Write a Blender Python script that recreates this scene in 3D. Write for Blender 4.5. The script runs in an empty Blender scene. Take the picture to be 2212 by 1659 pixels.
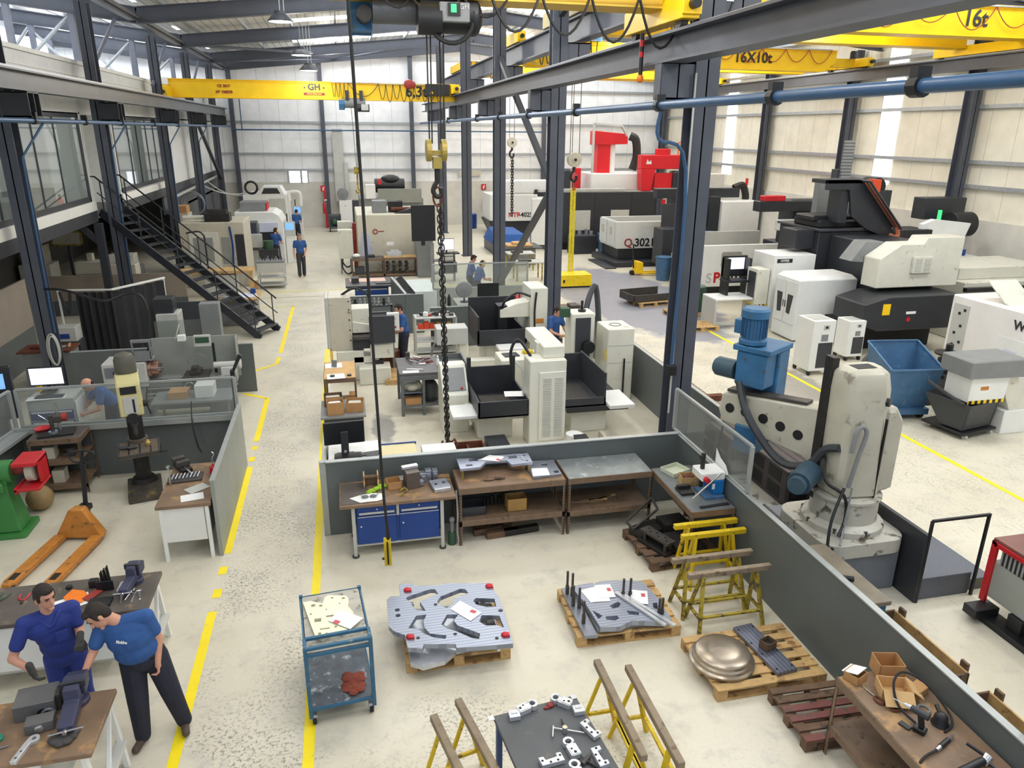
import bpy, math, random
from math import sin, cos, pi, radians as R
from mathutils import Vector as V, Matrix as Mx
from mathutils.geometry import tessellate_polygon
random.seed(7)
C = bpy.context.scene
COL = C.collection

# ------------------------------------------------------------------ camera, world, exposure
cam = bpy.data.objects.new('camera', bpy.data.cameras.new('camera'))
COL.objects.link(cam)
cam.data.sensor_width = 36.0
cam.data.lens = 1595.0 * 36.0 / 2212.0
cam.data.clip_end = 200
cam.matrix_world = Mx.Translation((0, 0, 5.8)) @ Mx((
    (0.9757628602864895, 0.06337583527610176, -0.2094524862315682),
    (-0.21867962292813206, 0.31794774914398216, -0.9225445524907107),
    (0.008127914956421732, 0.9459877019905343, 0.32410060888731657))).to_4x4()
C.camera = cam
C.view_settings.view_transform = 'Standard'
C.view_settings.look = 'None'
C.view_settings.gamma = 1
C.view_settings.exposure = 0.0
wd = bpy.data.worlds.new('daylight'); C.world = wd; wd.use_nodes = True
wd.node_tree.nodes['Background'].inputs[0].default_value = (.80, .88, 1, 1)
wd.node_tree.nodes['Background'].inputs[1].default_value = .75
SKYLIGHT = 6.5          # radiance of the daylit roof lights
LAMP_W = 215            # high bay lamp power

# ------------------------------------------------------------------ materials
def lin(c):
    return tuple((x / 255 / 12.92 if x / 255 <= .04045 else ((x / 255 + .055) / 1.055) ** 2.4) for x in c) + (1,)
MATS = {}
def mat(name, c, rough=.5, metal=0, var=.12, scale=5, c2=None, c2amt=0, c2scale=8, bump=0, emit=0, alpha=1):
    if name in MATS: return MATS[name]
    m = bpy.data.materials.new(name); m.use_nodes = True
    nt = m.node_tree; N = nt.nodes; L = nt.links; b = N['Principled BSDF']
    b.inputs['Roughness'].default_value = rough; b.inputs['Metallic'].default_value = metal
    tc = N.new('ShaderNodeTexCoord')
    nz = N.new('ShaderNodeTexNoise'); nz.inputs['Scale'].default_value = scale; nz.inputs['Detail'].default_value = 4
    L.new(tc.outputs['Object'], nz.inputs['Vector'])
    rp = N.new('ShaderNodeValToRGB'); k = lin(c)
    rp.color_ramp.elements[0].position = .3; rp.color_ramp.elements[1].position = .7
    rp.color_ramp.elements[0].color = tuple(x * (1 - var) for x in k[:3]) + (1,)
    rp.color_ramp.elements[1].color = tuple(min(1, x * (1 + var)) for x in k[:3]) + (1,)
    L.new(nz.outputs['Fac'], rp.inputs['Fac']); out = rp.outputs['Color']
    if c2:
        n2 = N.new('ShaderNodeTexNoise'); n2.inputs['Scale'].default_value = c2scale; n2.inputs['Detail'].default_value = 7
        n2.inputs['Roughness'].default_value = .65
        L.new(tc.outputs['Object'], n2.inputs['Vector'])
        r2 = N.new('ShaderNodeValToRGB')
        r2.color_ramp.elements[0].position = .62 - c2amt * .35; r2.color_ramp.elements[1].position = .70 - c2amt * .3
        L.new(n2.outputs['Fac'], r2.inputs['Fac'])
        mx = N.new('ShaderNodeMix'); mx.data_type = 'RGBA'
        L.new(r2.outputs['Color'], mx.inputs['Factor']); L.new(out, mx.inputs[6]); mx.inputs[7].default_value = lin(c2)
        out = mx.outputs[2]
    L.new(out, b.inputs['Base Color'])
    if bump:
        bp = N.new('ShaderNodeBump'); bp.inputs['Strength'].default_value = bump; bp.inputs['Distance'].default_value = .01
        L.new(nz.outputs['Fac'], bp.inputs['Height']); L.new(bp.outputs['Normal'], b.inputs['Normal'])
    if emit:
        b.inputs['Emission Color'].default_value = lin(c); b.inputs['Emission Strength'].default_value = emit
    if alpha < 1: b.inputs['Alpha'].default_value = alpha
    MATS[name] = m; return m

def wave_mat(name, c, cdark, axis='X', period=1.0, line=.04, rough=.5, metal=0, bump=.0, direction_obj=True):
    """a surface with fine parallel joints (sheet cladding, planks, tool marks)"""
    if name in MATS: return MATS[name]
    m = mat(name, c, rough, metal, .06, 2); nt = m.node_tree; N = nt.nodes; L = nt.links; b = N['Principled BSDF']
    tc = N.new('ShaderNodeTexCoord'); sx = N.new('ShaderNodeSeparateXYZ'); L.new(tc.outputs['Object'], sx.inputs[0])
    d = N.new('ShaderNodeMath'); d.operation = 'DIVIDE'; L.new(sx.outputs[axis], d.inputs[0]); d.inputs[1].default_value = period
    f = N.new('ShaderNodeMath'); f.operation = 'FRACT'; L.new(d.outputs[0], f.inputs[0])
    lt = N.new('ShaderNodeMath'); lt.operation = 'LESS_THAN'; L.new(f.outputs[0], lt.inputs[0]); lt.inputs[1].default_value = line
    src = b.inputs['Base Color'].links[0].from_socket
    mx = N.new('ShaderNodeMix'); mx.data_type = 'RGBA'
    L.new(lt.outputs[0], mx.inputs['Factor']); L.new(src, mx.inputs[6]); mx.inputs[7].default_value = lin(cdark)
    L.new(mx.outputs[2], b.inputs['Base Color'])
    return m

def glass_mat(name, tint, haze, k=.6, rough=.04):
    """clear sheet: see-through, a little haze from scratches, mirror-like at grazing angles"""
    m = bpy.data.materials.new(name); m.use_nodes = True; nt = m.node_tree; N = nt.nodes; L = nt.links
    b = N['Principled BSDF']; b.inputs['Base Color'].default_value = lin(tint); b.inputs['Roughness'].default_value = .5
    tr = N.new('ShaderNodeBsdfTransparent'); tr.inputs[0].default_value = lin((240, 244, 243))
    gl = N.new('ShaderNodeBsdfGlossy'); gl.inputs['Roughness'].default_value = rough
    m1 = N.new('ShaderNodeMixShader'); m1.inputs[0].default_value = haze; L.new(tr.outputs[0], m1.inputs[1]); L.new(b.outputs[0], m1.inputs[2])
    lw = N.new('ShaderNodeLayerWeight'); lw.inputs['Blend'].default_value = .5
    fr = N.new('ShaderNodeMath'); fr.operation = 'POWER'; L.new(lw.outputs['Facing'], fr.inputs[0]); fr.inputs[1].default_value = 3.5
    mu = N.new('ShaderNodeMath'); mu.operation = 'MULTIPLY'; L.new(fr.outputs[0], mu.inputs[0]); mu.inputs[1].default_value = k
    m2 = N.new('ShaderNodeMixShader'); L.new(mu.outputs[0], m2.inputs[0]); L.new(m1.outputs[0], m2.inputs[1]); L.new(gl.outputs[0], m2.inputs[2])
    L.new(m2.outputs[0], N['Material Output'].inputs['Surface'])
    MATS[name] = m; return m

M_STEEL = mat('steel_blue_grey', (74, 78, 88), .45, 0, .08, 3)
M_STEELD = mat('steel_dark', (52, 55, 62), .5, 0, .1, 3)
M_BEAM = mat('beam_grey', (92, 94, 99), .4, .3, .1, 2)
M_GALV = mat('galvanised', (176, 180, 184), .4, .6, .1, 8)
M_YEL = mat('crane_yellow', (252, 204, 14), .45, 0, .05, 3)
M_YELW = mat('worn_yellow', (214, 182, 20), .5, 0, .12, 6, (96, 80, 48), .12, 9)
M_YELO = mat('old_yellow', (168, 148, 44), .6, 0, .15, 6, (88, 72, 50), .35, 10)
M_BLK = mat('black_plastic', (26, 27, 30), .45, 0, .15, 6)
M_DARK = mat('dark_grey_paint', (58, 60, 64), .45, 0, .1, 4)
M_ANTH = mat('anthracite', (46, 48, 53), .42, 0, .1, 3)
M_GREY = mat('grey_paint', (128, 130, 130), .5, 0, .08, 4)
M_LGREY = mat('light_grey_paint', (190, 190, 184), .45, 0, .06, 3)
M_CREAM = mat('machine_cream', (216, 214, 200), .42, 0, .05, 3, (168, 162, 146), .04, 5)
M_WHITE = mat('machine_white', (232, 232, 228), .4, 0, .03, 3)
M_BEIGE = mat('machine_beige', (196, 190, 172), .48, 0, .06, 3, (150, 140, 122), .08, 5)
M_BLUE = mat('cabinet_blue', (18, 62, 136), .38, 0, .08, 3)
M_BLUE2 = mat('bin_blue', (70, 108, 144), .5, 0, .12, 4, (120, 140, 158), .05, 8)
M_BLUEM = mat('motor_blue', (44, 100, 142), .5, 0, .15, 5, (70, 72, 70), .12, 8)
M_TEAL = mat('trolley_blue', (44, 98, 130), .5, 0, .12, 5, (120, 130, 132), .05, 12)
M_PIPE = mat('pipe_blue', (52, 86, 122), .35, 0, .06, 3)
M_RED = mat('red_paint', (196, 32, 40), .42, 0, .08, 4)
M_REDD = mat('dull_red', (150, 50, 44), .55, 0, .15, 8)
M_ORANGE = mat('jack_orange', (194, 126, 50), .5, 0, .15, 6, (112, 84, 56), .2, 9)
M_GREEN = mat('grinder_green', (62, 132, 66), .45, 0, .08, 4)
M_GREEND = mat('dark_green', (52, 84, 60), .5, 0, .1, 5)
M_WOOD = mat('pallet_wood', (196, 160, 106), .75, 0, .2, 5, (140, 106, 66), .15, 6, .2)
M_WOODD = mat('old_wood', (108, 84, 64), .8, 0, .22, 5, (66, 54, 48), .2, 7, .2)
M_TOP = mat('bench_top_wood', (126, 102, 80), .6, 0, .22, 3, (168, 132, 88), .2, 3.5)
M_TOPD = mat('bench_top_dark', (88, 80, 74), .55, 0, .2, 4, (130, 112, 90), .12, 6)
M_RACK = mat('rack_brown', (118, 96, 76), .55, 0, .14, 6, (80, 62, 48), .12, 9)
M_ALU = mat('machined_steel', (150, 155, 166), .3, .55, .12, 6)
M_ALUL = mat('bright_aluminium', (206, 208, 212), .28, .5, .08, 12)
M_IRON = mat('cast_iron', (78, 74, 70), .55, .35, .2, 8)
M_IROND = mat('dark_iron', (50, 48, 46), .5, .4, .2, 8)
M_CHROME = mat('chrome', (212, 212, 212), .15, .9, .03, 4)
M_CARD = mat('cardboard', (182, 138, 90), .85, 0, .1, 5)
M_CARDL = mat('cardboard_inside', (206, 168, 116), .85, 0, .08, 5)
M_PAPER = mat('paper', (240, 240, 238), .8, 0, .02, 4)
M_RUB = mat('rubber', (34, 34, 35), .75, 0, .15, 8)
M_RUST = mat('rust', (104, 58, 40), .7, .2, .25, 9)
M_ZTOP = mat('zinc_worktop', (142, 148, 148), .4, .4, .14, 5, (190, 194, 192), .1, 9)
M_WOODL = mat('weathered_wood', (142, 126, 104), .8, 0, .18, 6, (104, 86, 66), .2, 8)
M_PART = wave_mat('partition_green_grey', (94, 100, 99), (74, 78, 78), 'Z', 50, .0, .42)
M_PCAP = mat('partition_cap', (168, 172, 170), .4, .4, .06, 6)
M_BRASS = mat('worn_brass', (172, 148, 84), .45, .5, .15, 7)
M_ORSC = mat('screen_white', (226, 232, 248), .3, 0, .02, 2, emit=1.0)
M_SCB = mat('screen_blue', (120, 170, 226), .3, 0, .25, 14, emit=.8)
M_LAMP = mat('lamp_glow', (255, 252, 240), .3, 0, .0, 2, emit=14)
M_SKY = mat('roof_light', (240, 247, 255), .3, 0, .0, 2, emit=SKYLIGHT)
M_DAY = mat('daylight_and_wall_glow', (244, 248, 255), .3, 0, .0, 2, emit=1.7)
M_SKIN = mat('skin', (206, 150, 124), .55, 0, .06, 10)
M_SHIRT = mat('shirt_blue', (46, 86, 146), .8, 0, .1, 6)
M_SHIRTD = mat('overall_blue', (36, 54, 128), .8, 0, .12, 7)
M_TROU = mat('trousers_navy', (36, 38, 52), .85, 0, .14, 7)
M_SHOE = mat('work_shoe', (84, 70, 58), .7, 0, .15, 9)
M_HAIR = mat('hair_dark', (44, 36, 31), .8, 0, .25, 40)
M_HAIRG = mat('hair_grey', (120, 104, 92), .8, 0, .2, 40)
M_GLOVE = mat('glove_grey', (66, 64, 62), .85, 0, .15, 14)
M_GLASS = glass_mat('clear_screen', (186, 186, 182), .16, .5, .12)
M_WGLASS = glass_mat('office_glass', (190, 206, 202), .05, 1.0, .02)
M_RUBBER_HOSE = M_RUB
M_CLEAN = mat('plain_black', (18, 18, 20), .6, 0, .1, 5)

# ------------------------------------------------------------------ mesh builder
class B:
    def __init__(s): s.v = []; s.f = []
    def add(s, vs, fs, mx=None):
        o = len(s.v)
        s.v += [tuple((mx @ V(p)) if mx else p) for p in vs]
        s.f += [tuple(i + o for i in f) for f in fs]; return s
    def box(s, x0, y0, z0, x1, y1, z1, mx=None):
        return s.add([(x0, y0, z0), (x1, y0, z0), (x1, y1, z0), (x0, y1, z0), (x0, y0, z1), (x1, y0, z1), (x1, y1, z1), (x0, y1, z1)],
                     [(3, 2, 1, 0), (4, 5, 6, 7), (0, 1, 5, 4), (1, 2, 6, 5), (2, 3, 7, 6), (3, 0, 4, 7)], mx)
    def cb(s, c, d, rot=(0, 0, 0)):
        from mathutils import Euler
        mx = Mx.Translation(c) @ Euler([R(a) for a in rot]).to_matrix().to_4x4()
        return s.box(-d[0] / 2, -d[1] / 2, -d[2] / 2, d[0] / 2, d[1] / 2, d[2] / 2, mx)
    def bar(s, a, b, w, h=None, up=(0, 0, 1)):
        a = V(a); b = V(b); h = h or w; z = (b - a); l = z.length; z.normalize(); u = V(up)
        if abs(u.dot(z)) > .98: u = V((1, 0, 0))
        x = u.cross(z).normalized(); y = z.cross(x)
        mx = Mx((x.to_tuple() + (0,), y.to_tuple() + (0,), z.to_tuple() + (0,), (0, 0, 0, 1))).transposed()
        return s.box(-w / 2, -h / 2, 0, w / 2, h / 2, l, Mx.Translation(a) @ mx)
    def cyl(s, a, b, r, r2=None, n=16):
        a = V(a); b = V(b); r2 = r if r2 is None else r2; z = (b - a).normalized()
        u = V((0, 0, 1)) if abs(z.z) < .9 else V((1, 0, 0)); x = u.cross(z).normalized(); y = z.cross(x)
        vs = []
        for c, q in ((a, r), (b, r2)):
            for i in range(n):
                t = 2 * pi * i / n; vs.append(c + (x * cos(t) + y * sin(t)) * q)
        fs = [(i, (i + 1) % n, n + (i + 1) % n, n + i) for i in range(n)]
        fs += [tuple(range(n - 1, -1, -1)), tuple(range(n, 2 * n))]
        return s.add(vs, fs)
    def tube(s, pts, r, n=7, closed=False):
        pts = [V(p) for p in pts]
        if 4 <= len(pts) <= 8 and not closed:       # round the corners of hoses
            e = [pts[0]] + pts + [pts[-1]]; o = []
            for i in range(len(pts) - 1):
                a, b, c, d = e[i:i + 4]
                for k in range(5):
                    t = k / 5; o.append(.5 * (2 * b + (c - a) * t + (2 * a - 5 * b + 4 * c - d) * t * t + (3 * b - a - 3 * c + d) * t ** 3))
            pts = o + [pts[-1]]
        m = len(pts); vs = []; prev = None
        for i, p in enumerate(pts):
            a = pts[i - 1] if i > 0 else (pts[-1] if closed else p)
            b = pts[(i + 1) % m] if (i < m - 1 or closed) else p
            z = (b - a).normalized()
            if prev is None:
                u = V((0, 0, 1)) if abs(z.z) < .9 else V((1, 0, 0)); x = u.cross(z).normalized()
            else:
                x = (prev - z * prev.dot(z)).normalized()
            prev = x; y = z.cross(x)
            for k in range(n):
                t = 2 * pi * k / n; vs.append(p + (x * cos(t) + y * sin(t)) * r)
        fs = []
        for i in range(m if closed else m - 1):
            j = (i + 1) % m
            for k in range(n):
                l = (k + 1) % n; fs.append((i * n + k, i * n + l, j * n + l, j * n + k))
        if not closed: fs += [tuple(range(n - 1, -1, -1)), tuple(range((m - 1) * n, m * n))]
        return s.add(vs, fs)
    def ext(s, loops, z0, z1, mx=None):
        """extruded outline (first loop) with holes (other loops)"""
        if not isinstance(loops[0][0], (tuple, list)): loops = [loops]
        flat = [p for l in loops for p in l]; n = len(flat)
        tri = tessellate_polygon([[V((p[0], p[1], 0)) for p in l] for l in loops])
        def up(t):
            a, b, c = [V(flat[i]) for i in t]
            return t if (b - a).cross(c - a) > 0 else (t[0], t[2], t[1])
        tri = [up(t) for t in tri if len(set(t)) == 3]
        vs = [(p[0], p[1], z0) for p in flat] + [(p[0], p[1], z1) for p in flat]
        fs = [tuple(reversed(t)) for t in tri] + [tuple(i + n for i in t) for t in tri]
        o = 0
        for li, l in enumerate(loops):
            k = len(l); ar = sum(l[i][0] * l[(i + 1) % k][1] - l[(i + 1) % k][0] * l[i][1] for i in range(k))
            ccw = ar > 0
            if li: ccw = not ccw
            for i in range(k):
                j = (i + 1) % k
                f = (o + i, o + j, o + j + n, o + i + n)
                fs.append(f if ccw else tuple(reversed(f)))
            o += k
        return s.add(vs, fs, mx)
    def exty(s, pts, y0, y1, mx=None):
        """outline in x,z extruded along y"""
        m = Mx(((1, 0, 0, 0), (0, 0, -1, 0), (0, 1, 0, 0), (0, 0, 0, 1)))
        return s.ext(pts, -y1, -y0, (mx @ m) if mx else m)
    def extx(s, pts, x0, x1, mx=None):
        """outline in y,z extruded along x"""
        m = Mx(((0, 0, 1, 0), (1, 0, 0, 0), (0, 1, 0, 0), (0, 0, 0, 1)))
        return s.ext(pts, x0, x1, (mx @ m) if mx else m)
    def lathe(s, prof, c=(0, 0, 0), n=28, mx=None):
        vs = []; k = len(prof)
        for r, z in prof:
            for i in range(n):
                t = 2 * pi * i / n; vs.append((c[0] + r * cos(t), c[1] + r * sin(t), c[2] + z))
        fs = [(j * n + i, j * n + (i + 1) % n, (j + 1) * n + (i + 1) % n, (j + 1) * n + i) for j in range(k - 1) for i in range(n)]
        fs += [tuple(range(n - 1, -1, -1)), tuple(range((k - 1) * n, k * n))]
        return s.add(vs, fs, mx)
    def ell(s, c, r, n=14, m=9, mx=None):
        if not isinstance(r, (tuple, list)): r = (r, r, r)
        T = Mx.Translation(c)
        if mx: T = T @ mx
        vs = [(0, 0, -r[2])]
        for j in range(1, m):
            a = -pi / 2 + pi * j / m
            for i in range(n):
                t = 2 * pi * i / n; vs.append((r[0] * cos(a) * cos(t), r[1] * cos(a) * sin(t), r[2] * sin(a)))
        vs.append((0, 0, r[2])); e = len(vs) - 1
        fs = [(0, 1 + (i + 1) % n, 1 + i) for i in range(n)]
        for j in range(m - 2):
            for i in range(n):
                a = 1 + j * n; fs.append((a + i, a + (i + 1) % n, a + n + (i + 1) % n, a + n + i))
        a = 1 + (m - 2) * n
        fs += [(a + i, a + (i + 1) % n, e) for i in range(n)]
        return s.add(vs, fs, T)
    def cap(s, a, b, ra, rb, n=14):
        """tapered capsule"""
        a = V(a); b = V(b); z = (b - a); L = z.length; z.normalize(); u = V((0, 0, 1)) if abs(z.z) < .9 else V((1, 0, 0))
        x = u.cross(z).normalized(); y = z.cross(x)
        mx = Mx.Translation(a) @ Mx((x.to_tuple() + (0,), y.to_tuple() + (0,), z.to_tuple() + (0,), (0, 0, 0, 1))).transposed()
        pr = [(ra * cos(t), -ra * sin(t)) for t in (1.45, 1.1, .7, .35, 0)] + [(rb * cos(t), L + rb * sin(t)) for t in (0, .35, .7, 1.1, 1.45)]
        return s.lathe(pr, n=n, mx=mx)

def circ(cx, cy, r, n=14, rot=0):
    return [(cx + r * cos(2 * pi * i / n + rot), cy + r * sin(2 * pi * i / n + rot)) for i in range(n)]
def rect(x0, y0, x1, y1): return [(x0, y0), (x1, y0), (x1, y1), (x0, y1)]
def rrect(x0, y0, x1, y1, r, n=4):
    p = []
    for cx, cy, a in ((x1 - r, y0 + r, -90), (x1 - r, y1 - r, 0), (x0 + r, y1 - r, 90), (x0 + r, y0 + r, 180)):
        p += [(cx + r * cos(R(a + 90 * i / n)), cy + r * sin(R(a + 90 * i / n))) for i in range(n + 1)]
    return p
def arc(c, r, a0, a1, n=8, plane='xz', k=0):
    o = []
    for i in range(n + 1):
        t = R(a0 + (a1 - a0) * i / n); u, w = c[0] + r * cos(t), c[1] + r * sin(t)
        o.append((u, k, w) if plane == 'xz' else (k, u, w) if plane == 'yz' else (u, w, k))
    return o
def sag(a, b, d, n=9):
    a = V(a); b = V(b)
    return [a.lerp(b, i / n) - V((0, 0, d * 4 * (i / n) * (1 - i / n))) for i in range(n + 1)]

def mesh(name, b, m, bev=.004, smooth=False):
    me = bpy.data.meshes.new(name); me.from_pydata([tuple(p) for p in b.v], [], b.f); me.update()
    me.materials.append(m)
    if smooth: me.shade_smooth()
    o = bpy.data.objects.new(name, me); COL.objects.link(o)
    if smooth:
        try: me.set_sharp_from_angle(angle=R(38))
        except Exception: pass
    if bev:
        md = o.modifiers.new('edge', 'BEVEL'); md.width = bev; md.segments = 1; md.limit_method = 'ANGLE'; md.angle_limit = R(50)
    return o
def tag(o, label, cat, group=None, kind=None):
    if label: o['label'] = label
    if cat: o['category'] = cat
    if group: o['group'] = group
    if kind: o['kind'] = kind
    return o
def T(name, label, cat, loc=(0, 0, 0), rz=0, group=None):
    o = bpy.data.objects.new(name, None); COL.objects.link(o); o.empty_display_size = .1
    o.location = loc; o.rotation_euler = (0, 0, R(rz)); return tag(o, label, cat, group)
def P(par, name, b, m, bev=.004, smooth=False, label=None):
    o = mesh(name, b, m, bev, smooth); o.parent = par
    if label: o['label'] = label
    return o
LASTP = []
def S(name, label, cat, b, m, group=None, loc=(0, 0, 0), rz=0, bev=.004, smooth=False):
    o = mesh(name, b, m, bev, smooth); LASTP.append(o); o.location = loc; o.rotation_euler = (0, 0, R(rz)); return tag(o, label, cat, group)
def ST(name, b, m, bev=0, smooth=False, parent=None):
    o = mesh(name, b, m, bev, smooth)
    if parent: o.parent = parent
    else: o['kind'] = 'structure'
    return o
def kids(o): return [c for c in bpy.data.objects if c.parent == o]
def dup(root, loc, rz=0, label=None, group=None):
    ks = kids(root)
    r = root.copy(); COL.objects.link(r); r.location = loc; r.rotation_euler = (0, 0, R(rz))
    if label: r['label'] = label
    if group: r['group'] = group
    for ch in ks:
        gs = kids(ch); c = ch.copy(); COL.objects.link(c); c.parent = r
        for g in gs:
            d = g.copy(); COL.objects.link(d); d.parent = c
    return r
def text(par, s, size, mx, m, thick=.003, bold=0.0, align='CENTER', name='lettering'):
    cu = bpy.data.curves.new(name, 'FONT'); cu.body = s; cu.size = size; cu.extrude = thick; cu.align_x = align; cu.align_y = 'CENTER'
    cu.offset = bold
    o = bpy.data.objects.new('tmp', cu); COL.objects.link(o)
    me = bpy.data.meshes.new_from_object(o.evaluated_get(bpy.context.evaluated_depsgraph_get()))
    bpy.data.objects.remove(o); bpy.data.curves.remove(cu)
    me.materials.clear(); me.materials.append(m)
    o = bpy.data.objects.new(name, me); COL.objects.link(o); o.matrix_world = mx; o.parent = par; return o
def tmx(loc, facing='-y', tilt=0):
    """matrix for lettering that reads from the given side"""
    r = {'-y': Mx.Rotation(R(90), 4, 'X'), '-x': Mx.Rotation(R(-90), 4, 'Z') @ Mx.Rotation(R(90), 4, 'X'),
         '+x': Mx.Rotation(R(90), 4, 'Z') @ Mx.Rotation(R(90), 4, 'X'), '+z': Mx.Identity(4)}[facing]
    return Mx.Translation(loc) @ r @ Mx.Rotation(R(tilt), 4, 'Z')
# ------------------------------------------------------------------ roof lights and high bay lamps (the light of the hall)
XL, XR, YB, YF = -15.0, 21.3, 48.5, -3.0
def roof_z(x): return 9.65 - .12 * (x + 6) if x < -6 else 10.25 + .1 * x if x < 7.5 else 11.0 - .1 * (x - 7.5)
b = B()
for y0 in (-1.5, 6, 12.5, 18.5, 24, 27.6, 31.6, 34.8, 39, 42.5, 46):
    for x0, x1 in ((XL + .6, -7.4), (-6.2, 7.2), (7.8, 20.6)):
        b.add([(x0, y0, roof_z(x0) - .03), (x1, y0, roof_z(x1) - .03), (x1, y0 + 1.05, roof_z(x1) - .03), (x0, y0 + 1.05, roof_z(x0) - .03)], [(3, 2, 1, 0)])
ST('roof_light', b, M_SKY)
LAMPS = [(-1.45, 25.5, 8.85), (-1.15, 31.6, 8.45), (-.98, 34.0, 8.08)]
for i, (x, y, z) in enumerate(LAMPS):
    t = T('high_bay_lamp', ['dark bell shaped high bay lamp nearest in the hanging row, above the aisle',
                            'middle bell shaped lamp of the hanging row under the roof', 'lowest and farthest bell shaped lamp hanging before the back wall'][i],
          'lamp', (x, y, z), 0, 'high bay lamps over the aisle')
    P(t, 'lamp_shade', B().lathe([(.10, .30), (.16, .30), (.17, .22), (.22, .20), (.38, .03), (.38, 0), (.35, 0), (.33, .03), (.1, .16)]), M_DARK, 0, True)
    P(t, 'lens', B().cyl((0, 0, .005), (0, 0, .05), .34, n=24), M_LAMP, 0)
    P(t, 'suspension_cable', B().cyl((0, 0, .3), (0, 0, roof_z(x) - z - .01), .012, n=6).cyl((.12, .02, .25), (.12, .02, roof_z(x) - z - .01), .012, n=6), M_LGREY, 0)
def point_light(x, y, z, w):
    l = bpy.data.lights.new('high_bay_and_fill', 'POINT'); l.shadow_soft_size = .28; l.energy = w; l.color = (1, .97, .92)
    o = bpy.data.objects.new('high_bay_and_fill', l); COL.objects.link(o); o.location = (x, y, z)
for x, y, z in LAMPS: point_light(x, y, z - .34, LAMP_W * .35)
for y in (17.5, 21.0, 30): point_light(-9.5, y, 6.5, 90)  # added fill lights without fixtures, brighten the rooms behind the office glass
for x, y in ((-11.5, 22), (-11.5, 38), (-1.4, 3.5), (-1.4, 9.8), (-1.4, 17.5), (3.2, 4.5), (3.2, 10.5), (3.2, 17.5), (10, 6), (15, 6), (10, 13), (15.5, 13), (10, 20), (15.5, 21), (10, 28), (15.5, 29), (10, 36), (16, 37), (3, 27), (3, 36), (0, 44), (10, 44)):
    point_light(x, y, 8.9, LAMP_W * (1.5 if x > 9 else 1))

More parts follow.
